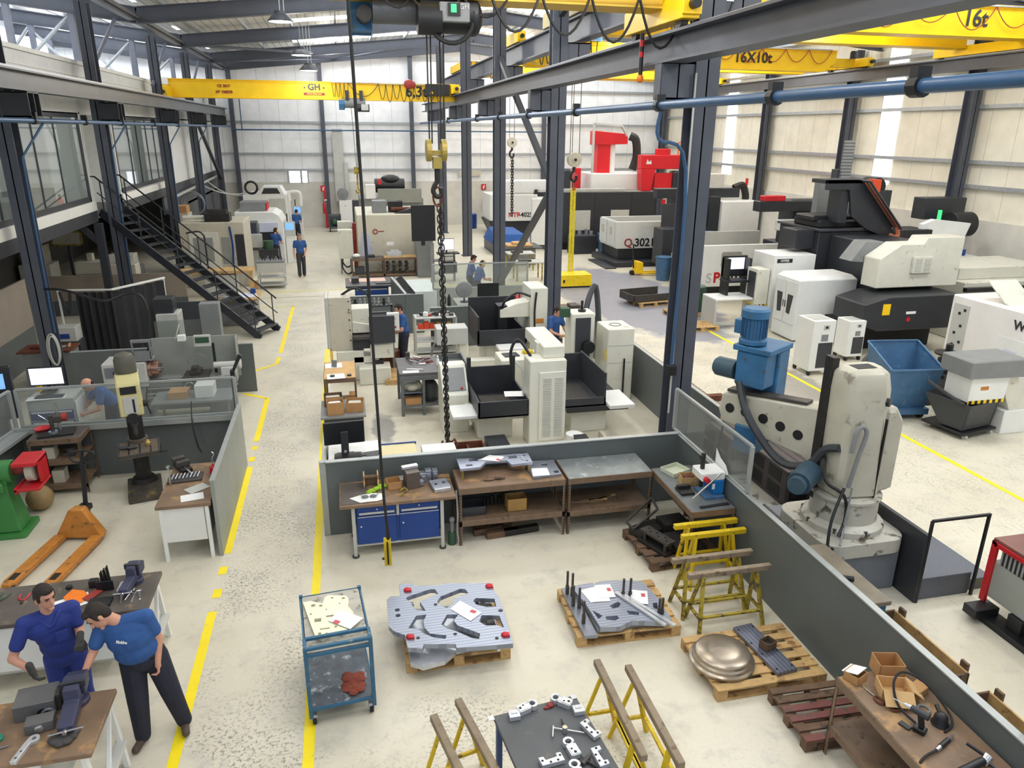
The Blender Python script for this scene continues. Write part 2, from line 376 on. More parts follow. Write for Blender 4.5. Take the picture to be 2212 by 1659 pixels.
# ------------------------------------------------------------------ floor
def floor_material():
    m = bpy.data.materials.new('painted_floor'); m.use_nodes = True; nt = m.node_tree; N = nt.nodes; L = nt.links; b = N['Principled BSDF']
    tc = N.new('ShaderNodeTexCoord')
    def noise(sc, det=5, ro=.6, vec=None):
        n = N.new('ShaderNodeTexNoise'); n.inputs['Scale'].default_value = sc; n.inputs['Detail'].default_value = det; n.inputs['Roughness'].default_value = ro
        L.new(vec or tc.outputs['Object'], n.inputs['Vector']); return n.outputs['Fac']
    def ramp(src, a, bb):
        r = N.new('ShaderNodeMapRange'); r.inputs[1].default_value = a; r.inputs[2].default_value = bb; L.new(src, r.inputs[0]); return r.outputs[0]
    def mth(op, a, bb):
        q = N.new('ShaderNodeMath'); q.operation = op
        for i, s in enumerate((a, bb)):
            if isinstance(s, (int, float)): q.inputs[i].default_value = s
            else: L.new(s, q.inputs[i])
        return q.outputs[0]
    def mixc(f, a, c):
        x = N.new('ShaderNodeMix'); x.data_type = 'RGBA'; L.new(f, x.inputs['Factor'])
        if isinstance(a, tuple): x.inputs[6].default_value = a
        else: L.new(a, x.inputs[6])
        x.inputs[7].default_value = c; return x.outputs[2]
    sx = N.new('ShaderNodeSeparateXYZ'); L.new(tc.outputs['Object'], sx.inputs[0])
    def blob(cx, cy, rx, ry):
        u = mth('DIVIDE', mth('SUBTRACT', sx.outputs['X'], cx), rx); v = mth('DIVIDE', mth('SUBTRACT', sx.outputs['Y'], cy), ry)
        return mth('ADD', mth('MULTIPLY', u, u), mth('MULTIPLY', v, v))
    base = mixc(ramp(noise(.7, 6), .35, .68), lin((220, 213, 194)), lin((209, 201, 178)))
    base = mixc(ramp(noise(2.2, 8, .7), .52, .75), base, lin((188, 184, 172)))
    # paint chipped off in many small flakes where people walk
    area = ramp(noise(.9, 4), .42, .60)
    chips = ramp(noise(24, 9, .78), .525, .56)
    walk = mth('ADD', ramp(blob(-1.3, 12, .65, 30), 1.2, .5), mth('ADD', ramp(blob(.4, 5.2, 2.4, 1.3), 1.2, .4), ramp(blob(10, 22, 4.2, 14), 1.1, .5)))
    cm = mth('MULTIPLY', chips, mth('MULTIPLY', area, mth('ADD', mth('MULTIPLY', walk, 1.0), .10)))
    base = mixc(mth('MINIMUM', cm, .9), base, lin((132, 128, 122)))
    dots = ramp(noise(38, 2, .5), .70, .735)
    base = mixc(mth('MULTIPLY', dots, mth('ADD', mth('MULTIPLY', walk, .5), .15)), base, lin((92, 86, 80)))
    # bare grey screed in the middle of the machine bay
    gz = mth('ADD', blob(10.2, 25.4, 2.5, 6.5), mth('MULTIPLY', noise(1.2, 6), .9))
    base = mixc(ramp(gz, 1.45, 1.25), base, lin((142, 142, 150)))
    g2 = mth('ADD', blob(10.4, 15.5, 1.0, 2.2), mth('MULTIPLY', noise(4, 7, .7), 1.4))
    base = mixc(mth('MULTIPLY', ramp(g2, 1.35, 1.2), .8), base, lin((146, 140, 132)))
    g3 = mth('ADD', blob(.55, 14.3, .35, 1.1), mth('MULTIPLY', noise(3, 6, .7), 1.3))
    base = mixc(mth('MULTIPLY', ramp(g3, 1.3, 1.0), .75), base, lin((110, 110, 108)))
    # tyre and drag scratches
    sc = N.new('ShaderNodeMapping'); sc.inputs['Scale'].default_value = (9, .9, 1); sc.inputs['Rotation'].default_value = (0, 0, .35); L.new(tc.outputs['Object'], sc.inputs[0])
    scr = ramp(noise(3.2, 6, .7, sc.outputs[0]), .60, .66)
    base = mixc(mth('MULTIPLY', mth('MULTIPLY', scr, ramp(blob(11.5, 9, 5, 9), 1.2, .5)), .7), base, lin((120, 112, 104)))
    L.new(base, b.inputs['Base Color'])
    rr = N.new('ShaderNodeMapRange'); rr.inputs[3].default_value = .30; rr.inputs[4].default_value = .52; L.new(noise(1.5, 4), rr.inputs[0]); L.new(rr.outputs[0], b.inputs['Roughness'])
    return m
ST('floor', B().box(XL, YF, -.15, XR, YB, 0), floor_material())
M_LINE = mat('floor_line_yellow', (252, 226, 20), .5, 0, .03, 6, (206, 196, 120), .04, 12)
M_LINEP = mat('floor_line_faded', (226, 214, 120), .55, 0, .05, 4, (206, 202, 180), .25, 5)
def line(x0, y0, x1, y1, w=.1, m=None):
    a = V((x0, y0, 0)); c = V((x1, y1, 0)); d = (c - a).normalized(); n = V((-d.y, d.x, 0)) * w / 2
    ST('floor_marking', B().add([a + n + V((0, 0, .003)), a - n + V((0, 0, .003)), c - n + V((0, 0, .003)), c + n + V((0, 0, .003))], [(0, 1, 2, 3)]), m or M_LINE)
for y0, y1 in ((3.2, 8.55), (8.85, 9.05), (9.4, 9.6), (9.95, 12.9), (13.15, 13.35), (13.7, 13.85), (14.1, 16.6)): line(-1.93, y0, -1.93, y1, .11)
line(-1.93, 16.6, -2.5, 17.05, .1); line(-2.6, 18.6, -1.9, 19.3, .1); line(-1.93, 19.3, -1.9, 19.9, .1); line(-1.9, 20.3, -1.86, 26.1, .11)
line(-3.3, 26.1, -1.8, 26.1, .1, M_LINEP); line(-3.2, 28.7, 9, 28.6, .14, M_LINEP); line(-3.2, 27.6, 4, 27.6, .03, M_STEELD); line(-3.2, 26.8, 4, 26.8, .03, M_LGREY)
line(-.66, 3.4, -.66, 20.5, .11); line(4.2, 22.5, 6.4, 22.5, .12, M_LINEP)
line(10.83, 21.0, 10.86, 5.0, .10); line(8.28, 10.6, 8.2, 5.8, .1)
# steel grating over the floor channel
M_GRATE = wave_mat('grating_planks', (134, 116, 100), (70, 58, 50), 'Y', .12, .22, .7)
ST('floor_grating', B().box(7.1, 8.0, 0, 8.05, 24.6, .03), M_GRATE)

# ------------------------------------------------------------------ walls and roof
M_PANEL = wave_mat('wall_panel_white', (240, 240, 240), (188, 190, 194), 'X', 1.1, .018, .45)
M_PANELY = wave_mat('wall_panel_cream', (234, 228, 210), (190, 184, 168), 'Y', 1.1, .018, .45)
M_PANELL = wave_mat('wall_panel_pale', (228, 230, 232), (196, 200, 206), 'Y', 1.1, .018, .45)
M_CONC = mat('concrete', (208, 205, 196), .7, 0, .08, 1.5)
M_ROOF = wave_mat('roof_sheet', (206, 206, 204), (160, 160, 160), 'X', .33, .18, .5)
b = B().ext([(XL, 0), (XR, 0), (XR, roof_z(XR) + .1), (7.5, 11.1), (-6, 9.75), (XL, roof_z(XL) + .1)], 0, .2, Mx.Translation((0, YB + .2, 0)) @ Mx.Rotation(R(90), 4, 'X'))
ST('wall_back', b, M_PANEL)
ST('trim_1', B().box(XL, YB - .06, 0, XR, YB, 2.75), M_CONC)
ST('wall_right', B().box(XR, YF, 0, XR + .2, YB, roof_z(XR) + .1), M_PANELY)
ST('trim_2', B().box(XR - .08, YF, 0, XR, YB, 3.05), M_CONC)
ST('wall_left', B().box(XL - .2, YF, 0, XL, YB, roof_z(XL) + .1), M_PANELL)
for x0, x1 in ((XL, -6), (-6, 7.5), (7.5, XR)):
    z0, z1 = roof_z(x0), roof_z(x1)
    ST('ceiling', B().add([(x0, YF, z0), (x1, YF, z1), (x1, YB, z1), (x0, YB, z0), (x0, YF, z0 + .1), (x1, YF, z1 + .1), (x1, YB, z1 + .1), (x0, YB, z0 + .1)],
                          [(3, 2, 1, 0), (4, 5, 6, 7), (0, 1, 5, 4), (1, 2, 6, 5), (2, 3, 7, 6), (3, 0, 4, 7)]), M_ROOF)
def ibeam(p, q, h, w, tf=.03, tw=.02):
    """I section between two points, web vertical"""
    p = V(p); q = V(q); b = B()
    for dz, ww, hh in ((h / 2 - tf / 2, w, tf), (-h / 2 + tf / 2, w, tf), (0, tw, h - 2 * tf)):
        b.bar(p + V((0, 0, dz)), q + V((0, 0, dz)), ww, hh)
    return b
for y in (3, 12, 20.4, 28.0, 35.4, 43.2, 48.0):      # rafters
    for x0, x1 in ((XL, -6), (-6, 7.5), (7.5, XR)):
        ST('roof_beam', ibeam((x0, y, roof_z(x0) - .47), (x1, y, roof_z(x1) - .47), .5, .22), M_STEEL)
for x in (-14, -12.2, -10.4, -8.6, -5.2, -3.4, -1.6, .2, 2.0, 3.8, 5.6, 9.3, 11.1, 12.9, 14.7, 16.5, 18.3, 20.1):   # purlins
    ST('roof_purlin', B().box(x - .035, YF, roof_z(x) - .22, x + .035, YB, roof_z(x) - .05), M_GALV)
for x0, y0, x1, y1 in ((-6, 43.2, 0, 48), (0, 48, 5, 43.2), (-6, 35.4, -1, 43)):
    ST('roof_bracing', B().cyl((x0, y0, roof_z(x0) - .6), (x1, y1, roof_z(x1) - .6), .06, n=10), M_STEEL, 0, True)
for z in (3.46, 4.4, 6.19, 8.2, 9.85):
    ST('wall_rail', B().box(XL, YB - .16, z - .06, XR, YB - .07, z + .06), M_GALV)
for x in (-5.9, -.8, 4.5, 12.9):
    ST('wall_post', ibeam((x, YB - .3, 0), (x, YB - .3, roof_z(x) - .7), .3, .2) if 0 else B().box(x - .12, YB - .42, 0, x + .12, YB - .14, roof_z(x) - .7), M_STEEL)
for z in (4.13, 4.93, 6.7, 8.55):
    ST('wall_rail', B().box(XR - .2, YF, z - .06, XR - .1, YB, z + .06), M_GALV)
ST('window_1', B().box(XR - .05, 26.4, 3.9, XR - .03, 27.4, 9.1), M_DAY)
ST('window_2', B().box(XR - .05, 39.1, 3.6, XR - .03, 40.1, 9.1), M_DAY)
ST('window_3', B().box(-3.0, YB - .09, 2.72, -2.36, YB - .08, 3.4), M_DAY)
ST('window_4', B().box(-2.25, YB - .09, 2.72, -1.95, YB - .08, 3.4), M_DAY)
ST('window_5', B().box(XL + .02, 30, 7.0, XL + .04, 48, 10.2), M_DAY)  # added glowing sheet, stands in for the bright white of the left wall
ST('trim_3', B().box(-3.12, YB - .1, 2.68, -3.02, YB - .06, 3.45).box(-2.36, YB - .1, 2.68, -2.25, YB - .06, 3.45).box(-1.95, YB - .1, 2.68, -1.87, YB - .06, 3.45), M_GALV)

# ------------------------------------------------------------------ columns, runway beams, brackets
def column(x, y, z1, w=.34, h=.46, m=M_STEEL):
    b = B().box(x - w / 2, y - h / 2, 0, x + w / 2, y - h / 2 + .03, z1).box(x - w / 2, y + h / 2 - .03, 0, x + w / 2, y + h / 2, z1).box(x - .012, y - h / 2, 0, x + .012, y + h / 2, z1)
    b.box(x - w / 2 - .06, y - h / 2 - .06, 0, x + w / 2 + .06, y + h / 2 + .06, .03)
    return ST('steel_column', b, m)
MIDX = 5.86
for y in (12.0, 20.6, 28.3, 35.9, 44.6):
    column(MIDX, y, roof_z(MIDX) - .7, .42, .36)
    b = B()
    for xx, s, z in ((5.28, -1, 6.86), (6.5, 1, 8.02)):
        x0, x1 = sorted((xx - s * .05, MIDX + s * .2)); x0 -= .24 * (s < 0); x1 += .24 * (s > 0)
        b.box(x0, y - .15, z - .56, x1, y - .12, z).box(x0, y + .12, z - .56, x1, y + .15, z).box(x0, y - .15, z - .56, x1, y + .15, z - .53).box(x0, y - .15, z - .03, x1, y + .15, z)
        b.box((x0 + x1) / 2 - .012, y - .15, z - .56, (x0 + x1) / 2 + .012, y + .15, z).box((x0 if s < 0 else x1) - .012, y - .13, z - .55, (x0 if s < 0 else x1) + .012, y + .13, z)
    ST('beam_bracket', b, M_STEEL)
for y in (10.0, 17.75, 24.3, 32.3, 38.8, 45.6):
    column(-6.55, y, roof_z(-6.55) - .7, .30, .40)
    b = B(); x0, x1 = -6.45, -5.95
    for z in (5.98, 6.44): b.box(x0, y - .32, z, x1, y + .32, z + .03)
    for k in (-.32, 0, .29): b.box(x0, y + k, 5.98, x1, y + k + .03, 6.46)
    b.box(x0 + .2, y - .3, 5.98, x0 + .23, y + .3, 6.46)
    ST('beam_bracket', b, M_ANTH)
for y in (9.5, 16.0, 22.6, 29.0, 35.45, 41.8, 48.0):
    column(XR - .35, y, roof_z(XR) - .6, .34, .42)
ST('runway_beam', ibeam((-6.2, YF, 6.69), (-6.2, 47.6, 6.69), .40, .30, .035), M_BEAM)
ST('runway_beam', ibeam((5.28, YF, 7.06), (5.28, 47.6, 7.06), .44, .42, .04), M_STEEL)
ST('runway_beam', ibeam((6.5, 11, 8.38), (6.5, 47.6, 8.38), .62, .34, .04), M_STEEL)
ST('runway_beam', ibeam((20.6, YF, 8.03), (20.6, 47.6, 8.03), .42, .34, .04), M_BEAM)
for x, z, y0 in ((-6.2, 6.92, YF), (5.28, 7.31, YF), (6.5, 8.72, 11), (20.6, 8.27, YF)):
    ST('crane_rail', B().box(x - .03, y0, z - .03, x + .03, 47.6, z + .03), M_GALV)
# bracing between the middle columns
for a, c in (((MIDX, 28.2, 8.3), (MIDX, 20.8, 4.3)), ((MIDX, 20.8, 4.3), (MIDX, 28.2, .1))):
    ST('cross_brace', B().bar(a, c, .16, .16), M_STEELD)
ST('cross_brace', B().bar((MIDX, 20.8, 8.6), (MIDX, 14, 10.2), .14, .14), M_STEELD)
for y0, y1 in ((45.2, 39.2),):
    ST('cross_brace', B().bar((-6.5, 39.2, 6.4), (-6.5, 45.3, 3.2), .14, .14), M_STEELD)
# lattice frames over the offices
M_STEELLIT = mat('steel_lit', (112, 116, 130), .45, 0, .06, 3)  # paler copy of the column steel, the light falling there put into the colour
for y in (20.4, 28.0, 35.4, 43.2):
    xs = [-7.9, -9.7, -11.5, -13.3]
    for k, x in enumerate(xs):
        ST('truss_post', B().box(x - .09, y - .09, 6.95, x + .09, y + .09, roof_z(x) - .7), M_STEELLIT)
        if k < 3:
            a, c = (x - .1, y, roof_z(x) - .8), (xs[k + 1] + .1, y, 7.55)
            if k % 2: a, c = (x - .1, y, 7.55), (xs[k + 1] + .1, y, roof_z(x) - .8)
            ST('truss_brace', B().cyl(a, c, .055, n=10), M_GALV, 0, True)
for y in (28.0, 35.4, 43.2):
    ST('truss_brace', B().cyl((-6.6, y - 3.6, 7.3), (-6.6, y - .2, roof_z(-6.6) - .7), .06, n=10), M_STEELLIT, 0, True)
ST('roof_gutter', B().box(-6.2, YF, 9.0, -6.0, 48, 9.18).cyl((-5.9, YF, 9.12), (-5.9, 48, 9.12), .05), M_BEAM)

# ------------------------------------------------------------------ office storey on the left
MW = wave_mat('office_wall_white', (226, 226, 222), (204, 206, 206), 'Y', 1.2, .012, .5)
FX = -7.0
ST('wall_offices', B().box(FX - .12, 14, 6.15, FX, 24.1, 7.5).box(FX - .12, 24.1, 6.15, FX, 27.0, 7.5).box(FX - .12, 27.0, 6.15, FX, 48.4, 7.5), MW)
ST('trim_4', B().box(FX - .25, 14, 7.46, FX + .06, 48.4, 7.56).box(FX, 14, 7.15, FX + .02, 48.4, 7.18).box(FX - .1, 14, 3.52, FX + .05, 24.1, 3.78).box(FX - .1, 27.0, 3.52, FX + .05, 33.9, 3.75), mat('sill_white', (236, 234, 226), .45, 0, .02, 3))
ST('trim_5', B().box(XL, 14, 3.2, FX - .3, 48.4, 3.5).box(FX - .3, 14, 3.2, FX + .04, 24.05, 3.52).box(FX - .3, 24.05, 3.2, FX - .2, 27, 3.52).box(FX - .3, 27, 3.2, FX + .04, 48.4, 3.52), M_DARK)
ST('wall_offices_far', B().box(FX - .1, 34.2, 3.5, FX, 48.4, 6.2).box(FX - .1, 33.9, 3.5, FX + .02, 34.3, 6.2).box(FX - .9, 24.05, 3.5, FX - .82, 27, 6.2), MW)
ST('wall_office_return', B().box(FX - .95, 23.98, 3.5, FX, 24.08, 6.2).box(FX - .95, 27.0, 3.5, FX, 27.1, 6.2), MW)
ST('wall_under_offices', B().box(-12.6, 14, 0, -12.4, 48.4, 3.2), mat('shed_wall_dark', (104, 102, 98), .7, 0, .1, 2))
ST('wall_under_offices_far', B().box(FX - .2, 33.5, 2.4, FX - .12, 48.4, 3.25).box(FX - .2, 38.5, 0, FX - .12, 48.4, 2.5), mat('shed_wall_grey', (96, 97, 100), .65, 0, .08, 2))
ST('wall_office_room', B().box(-12.5, 12, 3.5, -12.3, 36, 7.4).box(-12.4, 33.8, 3.5, FX - .1, 33.9, 7.4).box(-12.4, 14, 6.9, FX - .12, 34, 7.0), mat('office_inner_white', (236, 236, 232), .6, 0, .02, 2))
# office windows: frame (structure child), panes, mullions
for n, (y0, y1, muls) in enumerate(((15.2, 23.9, (17.9, 20.4, 21.9)), (27.15, 33.85, (29.0, 30.2, 31.6, 32.8)))):
    w = ST('window_%d' % (6 + n), B().box(FX - .06, y0, 3.78, FX, y1, 3.92).box(FX - .06, y0, 6.05, FX, y1, 6.18).box(FX - .06, y0, 3.78, FX, y0 + .1, 6.18).box(FX - .06, y1 - .1, 3.78, FX, y1, 6.18), M_DARK)
    ST('pane', B().box(FX - .04, y0 + .1, 3.92, FX - .025, y1 - .1, 6.05), M_WGLASS, parent=w)
    bb = B()
    for y in muls: bb.box(FX - .05, y - .018, 3.92, FX - .01, y + .018, 6.05)
    ST('mullion', bb, M_STEELD, parent=w)
d = ST('door_1', B().box(FX - .83, 24.9, 3.5, FX - .78, 26.1, 5.95), M_DARK)
ST('door_panel', B().box(FX - .8, 25.0, 4.6, FX - .76, 26.0, 5.85), M_WHITE, parent=d)
ST('door_handle', B().box(FX - .78, 25.1, 4.42, FX - .7, 25.5, 4.46), M_GALV, parent=d)
# office furniture seen through the glass
t = T('office_desk', 'long pale office desk behind the first upstairs window', 'desk', (-10.2, 21, 3.5))
P(t, 'desk_top', B().box(-1, -2.2, .7, 1, 2.2, .74), M_LGREY); P(t, 'side_panel', B().box(-1, -2.2, 0, 1, -2.15, .7), M_LGREY); P(t, 'side_panel', B().box(-1, 2.15, 0, 1, 2.2, .7), M_LGREY)
t = T('monitor', 'lit monitor on the office desk behind glass', 'monitor', (-9.6, 20.6, 4.24), 90)
P(t, 'screen', B().box(-.28, -.02, .12, .28, .02, .46), M_SCB); P(t, 'stand', B().box(-.03, 0, 0, .03, .03, .2).box(-.12, -.08, 0, .12, .08, .015), M_BLK)
t = T('pedestal_fan', 'round white fan beside the office desk behind glass', 'fan', (-9.9, 22.9, 4.24))
P(t, 'fan_cage', B().lathe([(.05, 0), (.22, .03), (.22, .09), (.05, .12)], mx=Mx.Translation((0, 0, .42)) @ Mx.Rotation(R(90), 4, 'Y')), M_LGREY, 0, True); P(t, 'fan_stand', B().cyl((0, 0, 0), (0, 0, .4), .02).cyl((0, 0, 0), (0, 0, .02), .14), M_LGREY)
for y in (17.2, 21.9):
    t = T('fire_extinguisher', 'red fire extinguisher at the foot of the office window, %s' % ('toward the near end' if y < 20 else 'toward the stairs'), 'fire extinguisher', (-7.5, y + 1, 3.5))
    P(t, 'cylinder', B().lathe([(.08, 0), (.085, .02), (.085, .4), (.03, .48), (.03, .5)]), M_RED, 0, True); P(t, 'valve', B().box(-.02, -.05, .5, .02, .05, .57), M_BLK)

# ------------------------------------------------------------------ pipes
def pipe(name, label, x, y0, y1, z, r, cl=()):
    t = T(name, label, 'pipe', (x, y0, z))
    P(t, 'pipe_run', B().cyl((0, 0, 0), (0, y1 - y0, 0), r, n=14), M_PIPE, 0, True)
    for c in cl:
        P(t, 'pipe_clamp', B().cyl((0, c - y0 - .06, 0), (0, c - y0 + .06, 0), r * 1.5, n=14).box(-.07, c - y0 - .05, 0, .07, c - y0 + .05, .16), M_BLK, 0)
    return t
pipe('compressed_air_pipe', 'thick blue air pipe slung below the middle runway beam', 4.98, 2, 47.5, 6.2, .065, (6.0, 8.3, 11.6, 16, 20.2, 24, 28, 35.5))
pipe('compressed_air_pipe', 'blue air pipe slung below the left runway beam', -5.98, 4, 47.5, 5.92, .05, (13.5, 17.6, 20.9, 24.2, 28.2, 32.2, 38.6))
pipe('compressed_air_pipe', 'thin blue air pipe high along the cream side wall', 20.7, 4, 47.5, 7.42, .035, (16, 20, 22.7, 25, 27.7, 29, 33, 36))
t = T('compressed_air_pipe', 'thin blue air pipe running across the back wall', 'pipe', (-6, YB - .6, 5.75)); P(t, 'pipe_run', B().cyl((0, 0, 0), (18.7, 0, 0), .04).cyl((.6, 0, 0), (.6, 0, 2.0), .03), M_PIPE, 0, True)
t = T('air_drop_pipe', 'blue drop pipe bending down the near tall column', 'pipe', (5.0, 11.6, 0))
P(t, 'pipe_run', B().tube([(0, 0, 6.1), (.02, .05, 5.7), (.58, .14, 5.2), (.6, .14, 1.8)], .03), M_PIPE, 0, True)
P(t, 'valve', B().box(.52, .06, 1.66, .68, .2, 1.84), M_BLK)
S('power_cable', 'pale conduit running straight down the near tall column', 'cable', B().cyl((5.64, 11.78, .9), (5.64, 11.78, 6.7), .018, n=8), M_LGREY, bev=0)
for y in (17.75, 24.3, 32.3, 38.8):
    S('air_drop_pipe', 'slanted blue drop pipe on the %s column of the left row' % {17.75: 'nearest', 24.3: 'second', 32.3: 'third', 38.8: 'fourth'}[y], 'pipe', B().tube([(-5.98, y + .4, 5.9), (-6.34, y - .1, 5.2), (-6.36, y - .15, 1.5)], .025), M_PIPE, bev=0)
S('ventilation_duct', 'square pale duct rising up the back wall', 'duct', B().box(-.32, YB - .52, 1.6, .28, YB - .18, 5.85).box(.28, YB - .6, 1.6, .5, YB - .2, 3.9), M_LGREY)
# ------------------------------------------------------------------ overhead cranes
def girder(t, x0, x1, y, z0, h, w, m=M_YEL, taper=0):
    b = B(); fl = .03
    if taper:
        pr = [(x0, z0 + h * .45), (x0 + taper, z0), (x1 - taper, z0), (x1, z0 + h * .45), (x1, z0 + h), (x0, z0 + h)]
        b.exty(pr, y, y + w)
    else:
        b.box(x0, y, z0 + fl, x1, y + w, z0 + h - fl).box(x0, y - .06, z0, x1, y + w + .06, z0 + fl)
    b.box(x0, y - .06, z0 + h - fl, x1, y + w + .06, z0 + h)
    b.box(x0, y - .03, z0 + h * .86, x1, y, z0 + h * .88)
    return P(t, 'girder', b, m, .006)
def carriage(t, x, y0, y1, z, m=M_YEL, h=.36):
    c = P(t, 'end_carriage', B().exty([(-.14, 0), (.14, 0), (.14, h), (-.14, h)], y0, y1, Mx.Translation((x, 0, z))).box(x - .15, y0 - .05, z + .05, x + .15, y0, z + h - .05), m, .008)
    for yy in (y0 + .3, y1 - .3): P(c, 'wheel', B().cyl((x - .06, yy, z - .01), (x + .06, yy, z - .01), .11), M_IRON, 0)
    P(c, 'buffer', B().cyl((x, y0 - .05, z + h / 2), (x, y0 - .2, z + h / 2), .07), M_BLK, 0)
def festoon(t, x0, x1, y, z, n, d, r=.012, m=None):
    b = B(); xs = [x0 + (x1 - x0) * i / n for i in range(n + 1)]
    for i in range(n): b.tube(sag((xs[i], y, z), (xs[i + 1], y, z), d * (.8 + .3 * random.random()), 10), r, 5)
    P(t, 'festoon_cable', b, m or M_BLK, 0, True)
    P(t, 'festoon_rail', B().box(min(x0, x1), y - .02, z, max(x0, x1), y + .02, z + .04), M_GALV, 0)

t = T('bridge_crane', 'yellow bridge crane lettered 6,3t spanning the left bay before the back wall', 'crane')
girder(t, -6.95, 5.35, 35.4, 7.02, .74, .36)
carriage(t, -6.75, 34.4, 37.0, 6.95, h=.5); carriage(t, 5.2, 34.4, 37.0, 7.34, h=.36)
text(t, '6,3t', .62, tmx((3.55, 35.385, 7.4)), M_BLK, .004, .012); text(t, 'GH', .36, tmx((-.85, 35.385, 7.52)), M_BLK, .006, .012); P(t, 'logo_dot', B().cyl((-1.25, 35.38, 7.5), (-1.25, 35.4, 7.5), .035), M_BLK, 0); P(t, 'logo_dot', B().cyl((-.45, 35.38, 7.5), (-.45, 35.4, 7.5), .035), M_BLK, 0)
P(t, 'name_plate', B().box(-1.3, 35.375, 7.2, -.42, 35.395, 7.3), M_REDD, 0); text(t, 'www.ghsa.com', .1, tmx((-.86, 35.37, 7.25)), M_YEL, .003, .003)
text(t, 'CE 2017', .15, tmx((-4.55, 35.385, 7.5)), M_REDD, .004, .006); text(t, 'Nº 108570', .15, tmx((-4.55, 35.385, 7.26)), M_REDD, .004, .006)
festoon(t, .6, 1.9, 35.3, 7.72, 1, .6, .014); festoon(t, 1.9, 4.7, 35.3, 7.7, 9, .75, .014); festoon(t, -.1, .6, 35.28, 7.72, 4, .7, .012)
P(t, 'control_box', B().box(3.95, 35.1, 7.26, 5.0, 35.36, 7.74), M_BLK, .01); P(t, 'warning_sign', B().ext([(-.08, -.06), (.08, -.06), (0, .08)], 0, .01, tmx((4.2, 35.09, 7.4))), M_YEL, 0)
P(t, 'end_box', B().box(-6.98, 35.2, 7.5, -6.7, 35.42, 7.78), M_WHITE)
S('safety_jacket', 'red bundle hung on the top edge of the 6,3t crane girder', 'bundle', B().ell((3.22, 35.25, 7.72), (.22, .1, .2)).ell((3.4, 35.25, 7.7), (.12, .09, .15)), M_REDD, bev=0, smooth=True)
h = T('hoist', 'small hoist with blue gearbox under the 6,3t crane girder', 'hoist', (.55, 35.4, 6.7))
P(h, 'hoist_drum', B().cyl((-.15, .1, .22), (.75, .1, .22), .22, n=20), M_GREY, .005, True); P(h, 'gearbox', B().cyl((-.4, .1, .16), (-.15, .1, .16), .24, n=12).box(-.4, -.1, -.05, -.2, .3, .3), M_BLUEM); P(h, 'motor', B().cyl((.3, -.2, .0), (.9, -.2, .0), .16), M_BLK, .004, True)
P(h, 'control_box', B().box(.55, -.42, -.1, .85, -.25, .15), M_LGREY); P(h, 'trolley_frame', B().box(-.1, -.12, .3, .05, .5, .72).box(.5, -.12, .3, .65, .5, .72), M_STEELD)
P(h, 'wire_rope', B().cyl((.12, .1, .1), (.2, .1, -2.5), .012, n=6).cyl((.3, .1, .1), (.24, .1, -2.5), .012, n=6), M_IROND, 0)
hk = P(h, 'hook_block', B().box(.08, 0, -2.8, .36, .2, -2.5).tube([(.22, .1, -2.8), (.22, .1, -3.4), (.3, .1, -3.55), (.2, .1, -3.65), (.12, .1, -3.5)], .04), M_YELO)

t = T('bridge_crane', 'nearest bridge crane, its yellow girder crossing above the top edge', 'crane')
girder(t, -6.3, 5.35, 12.0, 7.62, .95, .5, mat('crane_yellow_dusty', (214, 176, 66), .5, 0, .06, 3))
carriage(t, -6.2, 11.2, 13.6, 6.98, h=.6); carriage(t, 5.2, 11.2, 13.6, 7.4, h=.36)
festoon(t, 2.3, 6.2, 11.85, 7.75, 5, .65, .022)
h = T('hoist', 'big hoist with blue end plate and green lit display on the nearest crane', 'hoist', (0, 12.25, 0))
gb = P(h, 'gearbox', B().ext([(.3, 7.2), (.62, 7.2), (.64, 7.3), (.64, 7.75), (.26, 7.75), (.26, 7.35)], -.75, -.6, Mx.Rotation(R(90), 4, 'X') @ Mx.Translation((0, 0, .0))).box(.28, .32, 7.22, .62, .62, 7.7), M_BLUEM)
P(gb, 'bearing_cap', B().cyl((.5, -.05, 7.42), (.5, .6, 7.42), .11, n=20), M_IROND, 0, True)
P(h, 'drum', B().cyl((.62, .1, 7.5), (1.5, .1, 7.5), .2, n=24), M_BEAM, 0, True)
P(h, 'motor', B().cyl((1.3, -.1, 7.42), (2.15, -.1, 7.42), .25, n=20).cyl((1.25, -.25, 7.35), (1.6, -.25, 7.35), .22, n=16).ell((2.1, -.1, 7.4), (.15, .26, .26)), M_BLK, 0, True)
cbx = P(h, 'control_box', B().box(1.56, -.45, 7.3, 2.0, -.25, 7.56), M_GREY, .01)
P(cbx, 'display', B().box(1.68, -.47, 7.38, 1.86, -.45, 7.55), M_BLK, 0); P(cbx, 'green_light', B().box(1.72, -.485, 7.42, 1.80, -.47, 7.53), mat('green_glow', (60, 230, 120), .4, 0, 0, 2, emit=1.0), 0)
text(cbx, 'GH', .1, tmx((1.92, -.455, 7.5)), M_LGREY, .003)
P(h, 'cable_loop', B().tube(arc((1.75, 7.35), .32, 175, 380, 14, 'xz', -.3), .035).tube(sag((.7, -.35, 7.7), (1.2, -.35, 7.68), .22), .015).tube(sag((1.1, -.4, 7.7), (1.9, -.42, 7.66), .3), .015).tube(sag((1.9, -.3, 7.7), (2.6, -.3, 7.66), .28), .02), M_RUB, 0, True)
P(h, 'wire_rope', B().cyl((1.42, .1, 7.4), (1.42, .05, 5.6), .012, n=6).cyl((1.48, .1, 7.4), (1.46, .05, 5.6), .012, n=6).cyl((1.62, .1, 7.4), (1.6, .05, 5.6), .012, n=6).cyl((1.68, .1, 7.4), (1.65, .05, 5.6), .012, n=6), M_IROND, 0)
